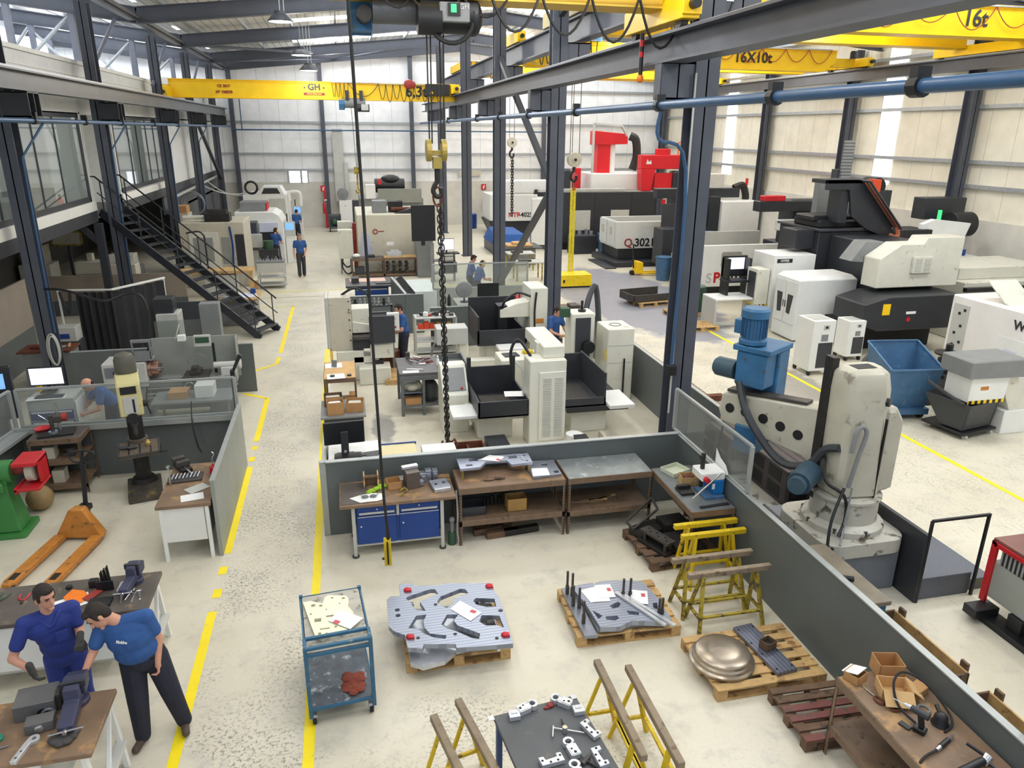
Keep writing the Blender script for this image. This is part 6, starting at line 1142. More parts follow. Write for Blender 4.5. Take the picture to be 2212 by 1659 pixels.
# ------------------------------------------------------------------ cell behind the front partition
t=T('desk','low desk with computer just behind the left end of the front partition','desk',(-.47,10.95,0));P(t,'desk_top',B().box(0,0,.76,.82,.85,.8),M_WHITE);P(t,'side_panel',B().box(0,0,0,.03,.85,.76),M_LGREY);P(t,'side_panel',B().box(.79,0,0,.82,.85,.76),M_LGREY)
t=T('monitor','large black monitor seen from behind at the left end of the cell','monitor',(-.2,11.3,.8),4);P(t,'back_shell',B().box(-.32,-.02,.2,.32,.02,.58),M_BLK,.008);P(t,'stand_neck',B().box(-.06,-.05,.02,.06,-.02,.42),M_DARK,.004);P(t,'logo_disc',B().cyl((0,-.056,.08),(0,-.05,.08),.025),M_LGREY,0);P(t,'stand_foot',B().box(-.14,-.16,0,.14,.08,.015),M_BLK)
t=T('computer_parts','open computer tower with two fans on the desk under the black monitor','computer',(-.05,11.08,.8));P(t,'case',B().box(-.32,-.1,0,.1,.1,.09),M_BLK);P(t,'fan_grille',B().cyl((-.24,-.105,.045),(-.24,-.1,.045),.035),M_GREY,0);P(t,'fan_grille',B().cyl((-.14,-.105,.045),(-.14,-.1,.045),.035),M_GREY,0)
S('keyboard','black keyboard on the desk beside the monitor foot','keyboard',B().cb((.2,11.25,.812),(.34,.13,.02),(0,0,8)),M_BLK);S('paper_pile','white papers under the black monitor','papers',B().cb((-.15,11.55,.803),(.5,.3,.005),(0,0,-6)),M_PAPER,bev=0);S('router_box','black box with cables at the right of the desk','box',B().box(.12,11.0,.8,.32,11.12,.87),M_BLK)
t=T('board_table','pale yellow board lying on a table behind the partition','table',(.68,11.4,0));P(t,'board',B().box(-.3,-.28,.72,.28,.28,.75),mat('board_yellow',(222,208,160),.55,0,.05,4));P(t,'rim',B().box(-.32,.28,.72,.3,.31,.77),M_BLUE);P(t,'legs',B().box(-.28,-.25,0,.26,.25,.72),M_GREY)
S('white_box','flat white box behind the partition in the cell','box',B().box(1.05,11.15,0,1.62,11.6,.74),M_WHITE,bev=.01)
t=T('steel_bin','brown open steel bin on the floor by the chain hooks','bin',(2.0,12.3,0));P(t,'bin_body',B().box(-.3,-.3,0,.3,.3,.02).box(-.3,-.3,.02,.3,-.27,.3).box(-.3,.27,.02,.3,.3,.3).box(-.3,-.27,.02,-.27,.27,.3).box(.27,-.27,.02,.3,.27,.3).box(-.02,-.27,.02,.02,.27,.25),M_RUST)
# shelf with cartons
t=rack_bench('shelf rack with wooden top, printed sheets and wrapped goods inside',-.6,14.95,.66,1.2,.92,(.1,),M_CARDL,name='shelf_rack')
S('wrapped_parcel','brown parcel in plastic wrap inside the shelf rack','parcel',B().box(-.1,15.05,.12,.02,15.3,.5).box(-.2,15.1,.12,-.12,15.3,.4),M_CARD);S('grey_sack','grey crumpled sack inside the shelf rack','sack',B().ell((-.36,15.2,.3),(.16,.16,.18)),M_GREY,bev=0,smooth=True)
for i,(x,y) in enumerate(((-.4,15.85),(-.35,15.08))): S('paper_sheet',['printed sheets at the back of the shelf rack top','printed sheets at the front of the shelf rack top'][i],'paper',B().cb((x,y,.924),(.36,.34,.003),(0,0,3)),M_PAPER,bev=0)
S('tablet_stand','small grey display standing on the sheets on the shelf rack','display',B().cb((-.38,15.75,1.0),(.12,.03,.15),(-12,0,-30)),M_GREY);S('black_gauge','black gauge on the front sheets of the shelf rack','gauge',B().cyl((-.42,15.08,.926),(-.42,15.08,.95),.05),M_BLK,bev=0);S('black_gauge','small black block on the right of the front sheets','block',B().box(-.12,15.04,.926,-.03,15.12,.95),M_BLK)
t=T('carton_table','low grey table of opened cartons behind the big monitor','table',(-.3,14.2,0));P(t,'tabletop',B().box(-.36,-.5,.5,.5,.5,.54),M_GREY);P(t,'body',B().box(-.3,-.45,0,.45,.45,.5),M_DARK)
for i,(x,y,w,d,h,r) in enumerate(((-.38,13.95,.32,.3,.26,4),(.0,14.05,.34,.32,.2,-5),(-.42,14.45,.36,.3,.2,2))):
    t=T('cardboard_box',['open carton with white lining just behind the big monitor','open carton of parts and papers right of the lined one','dark lidded carton behind the lined one'][i],'box',(x,y,.54),r);open_box(t,w,d,h,M_CARD if i < 2 else M_WOODD);P(t,'contents',B().box(-w/2+.03,-d/2+.03,h*.6,w/2-.04,d/2-.04,h*.8),M_PAPER if i == 0 else M_BEIGE,.02)
# grey workbench with scraper tray
t=T('workbench','dark grey steel workbench with tray end in the middle of the cell','workbench',(.95,14.85,0),0)
M_WBG=mat('workbench_grey',(104,108,108),.5,.1,.1,4)
P(t,'tabletop',B().box(0,0,.9,.92,1.2,.96),mat('workbench_top',(92,90,90),.5,.2,.14,4),.004);P(t,'tray',B().box(.92,0,.86,1.5,1.2,.88).box(.92,0,.88,1.5,.03,1.0).box(.92,1.17,.88,1.5,1.2,1.0).box(1.47,0,.88,1.5,1.2,1.0).box(.9,0,.88,.93,1.2,.98),M_WBG,.003);P(t,'apron',B().box(0,-.01,.8,1.5,.01,.9),M_WBG)
for x,y in ((.05,.03),(.5,.03),(1.45,.05),(.05,1.15),(1.45,1.15)): P(t,'leg',B().box(x-.03,y-.03,0,x+.03,y+.03,.86),M_WBG)
P(t,'shelf',B().box(.05,.03,.5,.5,.9,.52).box(.05,.03,.2,.9,.9,.24),M_WBG)
S('cloth_bundle','grey cloth bundle on the upper shelf of the grey workbench','cloth',B().ell((1.22,15.05,.6),(.16,.14,.1)).ell((1.34,15.1,.6),(.1,.1,.12)),M_BEIGE,bev=0,smooth=True);S('sack','dark sack bulging out under the grey workbench','sack',B().ell((1.62,15.2,.4),(.2,.2,.32)),M_DARK,bev=0,smooth=True)
S('box','brown box on the lower shelf of the grey workbench','box',B().box(1.06,14.9,.24,1.4,15.15,.38),M_CARD);S('blue_box','blue box behind the brown one under the grey workbench','box',B().box(1.06,15.2,.24,1.42,15.45,.46),M_BLUE)
for i in range(14): S('hand_tool','hand tool in the heap on the grey workbench','tool',B().cb((1.45+.22*sin(i*1.7),15.7+.16*cos(i*2.3),.975+.012*(i % 4)),(.2,.022,.018),(0,8*sin(i),47*i)),(M_REDD,M_IRON,M_RUST,M_CHROME)[i % 4],'tool heap on the grey workbench')
t=T('spray_bottle','white spray bottle standing on the grey workbench','bottle',(1.82,15.35,.96));P(t,'bottle',B().lathe([(.035,0),(.038,.1),(.03,.14),(.012,.17)]),M_WHITE,0,True);P(t,'spray_head',B().box(-.015,-.05,.17,.015,.02,.21),M_WHITE)
S('paper_sheet','white sheet on the near edge of the grey workbench','paper',B().cb((1.2,14.97,.964),(.34,.16,.004),(0,0,-3)),M_PAPER,bev=0);S('spanner','chrome spanner across the white sheet on the grey workbench','spanner',B().cb((1.3,15.1,.972),(.36,.03,.012),(0,0,-14)),M_CHROME);S('scraper','white scraper in front of the tool heap','scraper',B().cb((1.5,15.45,.975),(.14,.05,.025),(0,0,6)),M_WHITE);S('steel_cube','small steel cube at the back corner of the grey workbench','cube',B().box(1.18,15.94,.96,1.27,16.03,1.1),M_IRON)
# spark erosion machines
def louvres(t,x0,x1,y,z0,z1,n,cols=2,m=M_LGREY):
    b=B();w=(x1-x0)/cols
    for c in range(cols):
        for i in range(n):
            z=z0+(z1-z0)*i/n;b.box(x0+w*c+w*.15,y-.012,z,x0+w*(c+1)-w*.15,y,z+(z1-z0)/n*.45)
    P(t,'louvre_panel',b,m,0)
M_CR2=mat('machine_cream_light',(224,222,208),.4,0,.04,3)
t=T('erosion_machine','cream spark erosion machine with louvred cabinet nearest the partition','machine',(3.25,12.85,0))
P(t,'cabinet',B().box(0,-.05,0,.72,.45,1.72),M_CR2,.015);P(t,'door',B().box(.18,-.08,.1,.7,-.05,1.5),M_CR2,.01);louvres(t,.22,.68,-.08,.2,1.4,26);P(t,'yellow_label',B().box(-.005,.0,.6,0,.1,.85),M_YEL,0)
P(t,'top_arm',B().exty([(.25,1.5),(.72,1.5),(.72,1.75),(.25,1.95)],0,.2,Mx.Translation((0,.45,0))).box(.3,.1,1.72,.72,1.6,1.95),M_CR2,.015)
P(t,'bed',B().box(-1.1,.3,.45,0,1.4,.62).box(-.9,.5,0,-.2,1.3,.45),M_CR2,.015);P(t,'side_tray',B().box(-1.45,.1,.6,-.92,.75,.66),M_WHITE,.006)
P(t,'work_tank',B().box(-.98,.0,.62,.02,.04,.95).box(-.98,1.3,.62,.02,1.34,1.25).box(-.98,0,.62,-.94,1.3,.95).box(-.02,0,.62,.02,1.3,.95).box(-.98,0,.62,.02,1.34,.66),M_ANTH,.006)
P(t,'tank_post',B().box(-.98,1.28,.62,-.9,1.36,1.45).box(-.06,1.28,.62,.02,1.36,1.45),M_ANTH);P(t,'table_plate',B().box(-.8,.2,.66,-.2,1.1,.7),mat('oily_plate',(110,104,98),.35,.5,.2,7));P(t,'paper',B().cb((-.22,.35,.96),(.36,.3,.003),(0,0,-8)),M_PAPER,0);P(t,'lamp_arm',B().cyl((-.06,.2,.95),(-.08,.25,1.5),.018).cyl((-.08,.25,1.5),(-.2,.3,1.62),.02),M_LGREY)
P(t,'hose',B().tube([(.1,.3,1.72),(-.1,.5,2.0),(-.25,.5,1.75),(-.2,.45,1.2)],.03),M_BLK,0,True)
S('transformer_box','dark anthracite box with orange label in front of the bed of the first erosion machine','box',B().box(2.35,11.9,0,2.75,12.7,.34),M_ANTH,bev=.01);S('orange_label','orange label on the dark box','label',B().box(2.5,11.885,.12,2.62,11.898,.2),M_ORANGE,bev=0)
S('guide_rail','pale steel rail on the floor in front of the erosion machine','rail',B().box(2.0,11.7,0,2.1,13.0,.12).box(2.85,11.7,0,2.95,12.7,.12),M_CREAM);S('cable_pile','black cables on the floor behind the partition','cables',B().tube([(1.75,11.6,.04),(1.9,11.9,.05),(1.8,12.4,.04),(1.95,12.9,.05)],.035).tube([(1.6,11.6,.04),(1.7,11.9,.05),(1.7,12.5,.04)],.03),M_RUB,bev=0,smooth=True)
t=T('control_desk','cream slanted control desk beside the hanging chain','console',(1.72,13.75,0));P(t,'pedestal',B().extx([(0,0),(.8,0),(.8,.7),(.75,1.3),(.45,1.32),(0,.8)],0,.52),M_CR2,.015);P(t,'panel',B().cb((.28,.22,1.07),(.4,.5,.02),(48,0,0)),M_GREY,0);P(t,'red_button',B().cyl((.4,.06,.92),(.38,.04,.95),.02),M_RED,0)
t=T('drum_pedestal','cream drill head tower with slotted dark front and black motor wheel','machine',(4.85,15.4,0));P(t,'tower',B().box(0,0,.6,.55,.5,1.95),M_CR2,.02);P(t,'slide',B().box(.1,-.03,.85,.45,0,1.85),M_DARK);P(t,'motor_wheel',B().cyl((.38,-.2,1.2),(.38,0,1.2),.14,n=24),M_BLK,.004,True);P(t,'top_motor',B().cyl((.3,.2,1.95),(.3,.2,2.2),.03).cyl((.3,.2,1.95),(.3,.2,2.0),.09),M_BLK,0);P(t,'base',B().box(-.1,-.2,0,.7,.6,.6),M_CR2,.02);P(t,'monitor_arm',B().box(-.2,.1,1.85,.0,.3,2.05),M_GREEND)
t=T('work_tank_machine','cream machine with high dark tank walls right of the louvred cabinet','machine',(4.2,13.2,0))
P(t,'base',B().box(.05,.1,0,.8,1.2,.5),M_CR2,.015);P(t,'saddle',B().box(-.1,-.1,.5,1.2,1.3,.62),M_ANTH,.01);P(t,'tank',B().box(-.3,-.1,.62,.7,-.06,.8).box(-.3,1.5,.62,.7,1.54,1.25).box(.66,-.1,.62,.7,1.5,1.3).box(-.3,-.1,.62,-.26,1.5,.8).box(-.3,-.1,.62,.7,1.54,.66),M_DARK,.006);P(t,'plate',B().box(-.15,.2,.66,.5,1.1,.7),M_IRON);P(t,'white_ledge',B().box(.72,-.3,.6,1.25,.6,.68),M_WHITE,.01)
t=T('control_cabinet','tall grey cream cabinet with ring on its top beside the column','cabinet',(5.55,14.9,0));P(t,'body',B().box(0,0,0,.62,.8,1.68),M_CREAM,.015);P(t,'seam',B().box(-.002,-.004,.9,.622,0,.905).box(-.002,-.004,1.3,.622,0,1.305),M_GREY,0);P(t,'top_ring',B().tube([(.3+.13*cos(a),.4+.13*sin(a),1.685) for a in [2*pi*i/18 for i in range(18)]],.012,5,True),M_GREY,0);P(t,'yellow_strip',B().box(-.006,.05,.95,0,.15,1.2),M_YEL,0);P(t,'side_pipe',B().cyl((.4,-.03,0),(.4,-.03,1.0),.02),M_BLK,0)
S('extraction_hose','dark bent extraction hose behind the cream drill tower','hose',B().tube([(5.45,16.2,1.2),(5.5,16.3,1.9),(5.8,16.6,2.3),(5.9,16.5,1.2),(5.9,16.5,.02)],.07),M_DARK,bev=0,smooth=True)
S('swarf_channel','cream open channel of chips on the floor by the column','channel',B().box(4.3,11.6,0,4.36,12.9,.18).box(4.7,11.6,0,4.76,12.9,.18).box(4.36,11.6,0,4.7,12.9,.04),M_BEIGE);S('plastic_bucket','pale plastic bucket on the floor under the tank machine','bucket',B().cyl((4.1,12.6,0),(4.1,12.6,.28),.13,.16),M_WHITE,bev=0,smooth=True);S('blue_canister','dark box with label right of the louvred cabinet','box',B().box(4.05,12.0,0,4.3,12.5,.3),M_ANTH)
# second erosion machine,further back
t=T('erosion_machine','cream spark erosion machine with L shaped arm in the middle of the cell','machine',(3.6,17.4,0))
P(t,'column_cabinet',B().box(.85,.2,0,1.3,1.1,2.1),M_CR2,.015);P(t,'orange_label',B().box(1.0,.19,1.2,1.2,.2,1.32),M_ORANGE,0);P(t,'head',B().exty([(.1,1.35),(.85,1.35),(.85,1.75),(.5,1.7),(.1,1.55)],.3,.8),M_CR2,.015);P(t,'ram',B().box(.05,.35,.95,.3,.75,1.65),M_BLK,.01);P(t,'tank',B().box(-.55,-.1,.8,.7,-.05,1.15).box(-.55,-.1,.8,-.5,1.3,1.5).box(-.55,1.25,.8,.7,1.3,1.7).box(.65,-.1,.8,.7,1.3,1.1).box(-.55,-.1,.76,.7,1.3,.8),M_ANTH,.006);P(t,'pedestal',B().box(-.3,.1,0,.6,1.1,.76),M_CR2,.02);P(t,'white_shelf',B().box(-.1,-.6,.72,.55,-.12,.8),M_WHITE,.01)
P(t,'cables',B().tube([(.85,.2,1.9),(.5,.2,2.0),(.2,.2,1.8),(.15,.3,1.6)],.03).tube([(1.0,.18,2.0),(.95,.15,1.5),(.98,.15,.9),(1.1,.15,.6)],.025),M_BLK,0,True)
t=T('l_arm_unit','cream box on an L shaped cream arm left of the second erosion machine','console',(2.55,16.9,0));P(t,'arm',B().box(0,.1,.3,.22,.35,1.05).box(0,.1,.3,.9,.35,.5),M_CR2,.02);P(t,'box',B().box(-.55,0,.95,.2,.5,1.35),M_LGREY,.01);P(t,'foot',B().box(.6,.0,0,1.0,.5,.3),M_CR2,.02)
t=T('cream_cabinet','low cream cabinet with dark tablet and yellow part on its top','cabinet',(3.25,15.4,0));P(t,'body',B().box(0,0,0,1.0,.75,.95),M_CR2,.015);P(t,'tablet',B().cb((.3,.4,.96),(.35,.3,.02),(0,0,5)),M_ANTH,0);P(t,'vent',B().box(.1,-.004,.55,.3,0,.58),M_BLK,0)
S('yellow_chuck','yellow and brass part on the low cream cabinet','part',B().ell((3.95,15.85,1.0),(.12,.1,.06)).box(3.85,15.8,.95,4.1,15.95,.99),M_YELW,bev=0,smooth=True)
for i in range(7): S('cable_scrap','piece of the tangled cables heaped by the second column','cable',B().tube([(4.6+.1*i,18.4+.1*sin(i),.6),(4.65+.08*i,18.5,.75+.03*(i % 3)),(4.7+.09*i,18.4+.1*cos(i),.65)],.03),(M_BLK,M_RUST,M_WOODD)[i % 3],'tangled cables by the second column',bev=0)
S('cable_table','low table under the tangled cables','table',B().box(4.45,18.2,0,5.5,18.8,.6),M_DARK)
# left milling machine
t=T('milling_machine','cream milling machine with tall end cover at the aisle line','machine',(-.45,17.4,0))
P(t,'column_cover',B().box(-.02,.2,.75,.5,1.1,2.05),M_BEIGE,.012);P(t,'base',B().box(.1,.1,0,.75,1.0,.75),M_CREAM,.02);P(t,'cover_fold',B().box(-.1,.2,.8,-.02,.95,2.05),M_LGREY,.01)
hb=B();
for z in (1.0,1.25,1.5,1.75,1.95): hb.cyl((.45,.198,z),(.45,.19,z),.018,n=8)
P(t,'screw_head',hb,M_BLK,0)
P(t,'head',B().box(.5,.3,1.3,.95,.8,1.75).exty([(.5,1.15),(.95,1.15),(.95,1.35),(.5,1.45)],.25,.8),M_CREAM,.02);P(t,'knee',B().box(.5,.1,.8,.9,.9,1.05),M_ANTH,.01);P(t,'table',B().box(.5,.0,1.05,1.5,.5,1.12),M_IRON);P(t,'guard',B().box(.9,-.05,.95,1.5,-.0,1.62),M_DARK,.01);P(t,'way_cover',B().box(.9,.05,.55,1.45,.5,.9).box(.5,.1,.45,1.1,.6,.6),M_CREAM,.01);P(t,'lower_bed',B().box(.6,-.3,0,1.35,.2,.42),M_CREAM,.02);P(t,'slide',B().box(.95,.0,.2,1.2,.4,.5),M_IROND);P(t,'yellow_plate',B().box(-.05,.1,.15,0,.5,.75),M_YEL,0)
P(t,'wiring',B().tube([(.3,.5,2.05),(.6,.5,2.2),(.9,.5,2.05),(1.0,.5,1.7)],.03),M_BLK,0,True)
t=T('operator_pendant','white control box with dials beside the man at the milling machine','control box',(.9,17.9,0));P(t,'box',B().box(0,0,1.1,.3,.12,1.55),M_WHITE,.01);P(t,'dial',B().cyl((.15,-.02,1.42),(.15,0,1.42),.06),M_LGREY,0);P(t,'button',B().cyl((.1,-.02,1.2),(.1,0,1.2),.025),M_RED,0);P(t,'button',B().cyl((.2,-.02,1.2),(.2,0,1.2),.025),M_RED,0);P(t,'post',B().box(.1,.05,0,.16,.1,1.1),M_GREY)
S('duckboard','wooden duckboard step on the floor at the milling machine','step',B().box(.75,17.0,0,1.5,18.0,.12),M_WOOD);S('dark_drum','dark round drum beside the man at the milling machine','drum',B().cyl((1.0,18.3,0),(1.0,18.3,.5),.22),M_RUST,bev=0)
t=T('tool_shelf','pale steel shelf of tools behind the man at the milling machine','shelf',(1.72,19.35,0))
for z in (.05,.35,.68,1.0): P(t,'shelf',B().box(0,0,z,1.12,.5,z+.03),M_LGREY)
for x in (.0,1.1):
    for y in (0,.47): P(t,'post',B().box(x-.02,y,0,x+.03,y+.03,1.03),M_LGREY)
for i in range(3): S('orange_tool','orange red tool case on the upper shelf behind the milling machine','case',B().box(1.8+.16*i,19.42,.71,1.94+.16*i,19.6,.84+.05*(i == 1)),mat('case_red',(224,74,40),.45,0,.05,5),'orange red cases on the tool shelf')
S('wood_box','yellow wooden box on the tool shelf','box',B().box(2.3,19.4,.71,2.7,19.6,.86),M_WOOD)
for i in range(10): S('small_tool','small tool in the row on top of the tool shelf','tool',B().cb((1.82+.1*i,19.58+.06*sin(i*2),1.06+.02*(i % 3)),(.08,.12,.05+.03*(i % 3)),(0,0,30*i)),(M_CHROME,M_IRON,M_PAPER,M_REDD)[i % 4],'tools on top of the shelf')
t=T('pipe_clamp','bent grey pipe puller on the floor below the tool shelf','puller',(2.2,18.5,0));P(t,'frame',B().tube([(-.2,0,0),(-.12,0,.45),(0,0,.6),(.1,0,.5),(.25,0,.1)],.03).box(-.3,-.1,0,.3,.1,.05),M_GREY,0,True)
# partition with tool holders and desk behind
wall_panel('partition_wall',-.1,21.75,2.2,21.75,1.18);wall_panel('partition_wall',1.7,21.7,1.45,24.6,1.18);wall_panel('partition_wall',2.2,20.0,4.7,20.1,1.15);
t=T('tool_holder_rack','dark two row tool holder rack above the milling machine','rack',(-.05,20.4,0));P(t,'frame',B().box(0,0,.95,1.25,.12,1.0).box(0,0,1.15,1.25,.2,1.19).box(0,0,0,.05,.2,1.2).box(1.2,0,0,1.25,.2,1.2),M_ANTH)
for i in range(9): S('tool_holder','chrome tool holder standing in the two row rack','tool holder',B().cyl((.06+.13*i,20.5,1.19),(.06+.13*i,20.5,1.38),.045,.03,10).cyl((.06+.13*i,20.5,1.26),(.06+.13*i,20.5,1.29),.055,.055,10),(M_CHROME,M_BLK,M_ALU)[i % 3],'tool holders in the two row rack',bev=0)
for i in range(10): S('milling_cutter','dark tool holder in the slanted row on the side partition','tool holder',B().cyl((1.78-.02*i,21.8+.28*i,1.12),(1.95-.02*i,21.8+.28*i,1.25),.06,.04,10),M_BLK,'slanted tool holder row',bev=0)
S('pale_cabinet','pale grey cabinet beside the slanted tool holder row','cabinet',B().box(1.9,22.5,0,2.7,24.5,1.1),mat('pale_green_grey',(196,204,200),.5,0,.04,3),bev=.01)
t=T('desk','wide desk with blue drawers and open books beyond the tool rack','desk',(-.05,24.7,0));P(t,'desk_top',B().box(0,0,.84,1.7,1.5,.9),M_DARK);P(t,'cabinet',B().box(.3,.1,.1,1.4,1.2,.84),M_BLUE)
for z in (.3,.6): P(t,'drawer',B().box(.32,.08,z,1.38,.1,z+.2),M_BLUE);P(t,'handle_strip',B().box(.34,.07,z+.14,1.36,.08,z+.18),M_LGREY,0)
for x in (.05,1.6): P(t,'leg',B().box(x,.05,0,x+.06,.12,.84),M_GREY)
S('open_book','pinkish open sheets on the blue drawer desk','sheets',B().cb((.7,25.7,.905),(1.2,.6,.006),(0,0,2)),mat('pink_paper',(226,190,172),.8,0,.08,7),bev=0);S('laptop','dark closed laptop on the blue drawer desk','laptop',B().cb((1.2,25.1,.915),(.5,.35,.03),(0,0,3)),M_ANTH);S('gauge_block','small dark vice at the left of the blue drawer desk','vice',B().box(.15,25.3,.9,.4,25.7,1.05),M_IRON)
monitor('monitor seen from behind beside the small fan on the far partition',3.95,20.6,1.15,.62,.4,180)
S('desk_stand','grey table under the fan and far monitor','table',B().box(3.0,20.2,0,4.9,21.2,1.15),M_PLGT)
t=T('desk_fan','round desk fan by the hanging chain beside the far monitor','fan',(3.25,20.6,1.15));P(t,'cage',B().lathe([(.04,0),(.22,.03),(.24,.07),(.22,.11),(.04,.14)],mx=Mx.Translation((0,.07,.36)) @ Mx.Rotation(R(90),4,'X')),M_GREY,0,True);P(t,'fan_stand',B().cyl((0,0,0),(0,0,.3),.02).cyl((0,0,0),(0,0,.02),.12),M_BLK,0)
S('thermos','black bottle standing beside the desk fan','bottle',B().lathe([(.05,0),(.05,.22),(.02,.28),(.025,.32)],(2.75,20.12,1.17)),M_BLK,bev=0,smooth=True);S('red_flower_mat','red spiky rack of taps on the table by the far monitor','rack',B().box(4.6,20.4,1.15,4.9,20.8,1.2).cyl((4.65,20.5,1.2),(4.65,20.5,1.35),.03).cyl((4.75,20.6,1.2),(4.75,20.6,1.35),.03).cyl((4.85,20.5,1.2),(4.85,20.5,1.35),.03),M_RED,bev=0)
screen('partition_glazing',((2.6,22.6),(5.6,22.6)),1.15,1.9);ST('partition_wall',B().box(2.6,22.57,0,5.6,22.63,1.15),M_PLGT)
# ------------------------------------------------------------------ beige machine and benches,rear of the left bay
t=T('enclosed_machine','big beige enclosed machine with round red mark behind the brown benches','machine',(.55,32.0,0))
P(t,'body',B().box(0,0,0,2.75,3.6,2.45),mat('beige_panel',(204,198,180),.45,0,.04,1.5,(186,178,158),.1,2),.03);P(t,'red_ring',B().tube([(.75+.09*cos(a),-.02,1.75+.09*sin(a)) for a in [2*pi*i/20 for i in range(20)]],.022,6,True),M_REDD,0);P(t,'label',B().box(.88,-.01,1.73,1.12,0,1.77),M_REDD,0);P(t,'hatch',B().box(.8,-.02,.35,1.6,0,.8),M_BEIGE,.01);P(t,'notice',B().box(1.2,-.01,1.15,1.5,0,1.3),M_PAPER,0);P(t,'curved_window',B().exty([(.1,.7),(.5,.55),(.62,1.0),(.5,1.6),(.2,1.75)],-.03,0),mat('window_glint',(206,212,230),.15,.2,.08,3),.004)
P(t,'top_motor',B().box(.7,.6,2.45,1.3,1.3,2.95),M_GREY,.02);P(t,'top_pump',B().box(1.4,.8,2.45,2.0,1.4,2.9).cyl((1.9,1.1,2.5),(1.9,1.1,2.9),.12),M_IROND,.01);P(t,'copper_pipes',B().cyl((1.5,.7,2.6),(2.2,.7,2.6),.08).cyl((1.9,.9,2.6),(2.6,.9,2.6),.05),M_RUST,0);P(t,'sloped_duct',B().exty([(1.6,2.45),(2.75,2.45),(2.75,2.8)],.2,.5),M_ANTH)
t=T('enclosed_machine','grey machine with black extraction unit on top behind the beige one','machine',(.9,39,0));P(t,'body',B().box(0,0,0,3.2,3.0,2.5),M_GREY,.03);P(t,'back_panel',B().box(.9,-.2,2.3,3.1,-.1,3.0),mat('olive_grey',(136,138,128),.5,0,.05,3),.01);P(t,'extraction_unit',B().cyl((.8,.6,3.1),(2.3,.6,3.1),.35,n=20).ell((1.6,.6,3.4),(.5,.4,.25)),M_BLK,0,True);P(t,'white_stack',B().box(.3,-.1,2.5,.8,.3,3.2),M_WHITE,.02);P(t,'red_light',B().box(.95,-.2,3.2,1.1,.0,3.45),M_RED)
for i,(y,z0,z1) in enumerate(((31.9,.65,1.85),(33.6,.9,2.0))):
    t=T('switch_box',['near pale switch box on legs beside the beige machine','far pale switch box behind the near one'][i],'switch box',(-.25,y,0));P(t,'box',B().box(0,0,z0,.6,.4,z1),M_CREAM,.012);P(t,'leg',B().box(.05,.1,0,.1,.15,z0),M_GREY);P(t,'leg',B().box(.45,.1,0,.5,.15,z0),M_GREY);P(t,'hoses',B().tube([(.15,-.02,z0),(.12,-.05,.3),(.3,-.05,.03),(.5,-.05,.1)],.03),M_BLK,0,True)
S('red_hose_stack','stack of red hoses between switch box and beige machine','hoses',B().box(.37,32.9,0,.53,33.2,2.0),M_REDD)
rack_bench('brown work rack left of a pair before the beige machine',.25,31.0,1.3,.7,.78,(.1,),M_TOPD);rack_bench('brown work rack holding black stacked bars before the beige machine',1.56,31.0,1.35,.7,.8,(.1,),M_WOOD)
for i in range(12): S('round_bar','short bar stacked in the brown work rack','bar',B().cyl((1.72+.26*(i % 4),31.05,.2+.16*(i // 4)),(1.72+.26*(i % 4),31.5,.2+.16*(i // 4)),.07,n=10),M_BLK if i % 3 else M_IRON,'bars in the brown work rack',bev=0)
S('casting','bright machined block on the right brown work rack','block',B().box(1.7,31.2,.8,2.3,31.5,.98).box(1.85,31.25,.98,2.2,31.45,1.05),M_ALUL);S('white_part','white hose reel end on the left brown work rack','part',B().ell((.45,31.3,.86),(.16,.12,.09)),M_WHITE,bev=0,smooth=True);S('black_case','dark open case on the left brown work rack','case',B().box(.9,31.2,.78,1.2,31.5,.88),M_ANTH);S('crate','dark crate on the floor in the left brown work rack','crate',B().box(.35,31.1,.13,.75,31.5,.4),M_DARK)
# hanging screen and control stand
t=T('control_stand','dark control stand with lit screen by the rear columns','console',(3.4,29.6,0));P(t,'frame',B().box(0,.0,0,.08,.1,1.55).box(.85,0,0,.93,.1,1.2).box(.0,0,.8,.93,.4,.86).box(0,0,.3,.93,.4,.34),M_GREY);P(t,'desk_shelf',B().box(.2,-.1,1.1,1.1,.4,1.14),M_ANTH);P(t,'printer',B().box(.35,.0,.86,.9,.3,1.0),M_LGREY);P(t,'computer',B().box(.4,0,.34,1.0,.35,.75),M_BLK)
monitor('lit screen with pink drawing on the dark control stand',3.98,29.6,1.14,.62,.46,0)
t=T('hanging_board','tall black board hanging behind the chain and big hook','board',(2.55,28.3,0));P(t,'board',B().box(-.05,0,1.82,.85,.06,3.15),M_BLK,.01);P(t,'post',B().box(.65,.08,0,.75,.18,2.2),M_GREY);P(t,'bracket',B().box(.3,.02,1.65,.45,.1,1.84),M_BLK)
t=T('grey_machine','grey machine frame with open drawers left of the control stand','machine',(2.9,30.6,0));P(t,'body',B().box(0,0,0,.6,1.2,1.75),M_GREY,.02);P(t,'red_knob',B().box(.5,-.02,1.78,.55,.0,1.83),M_RED,0)
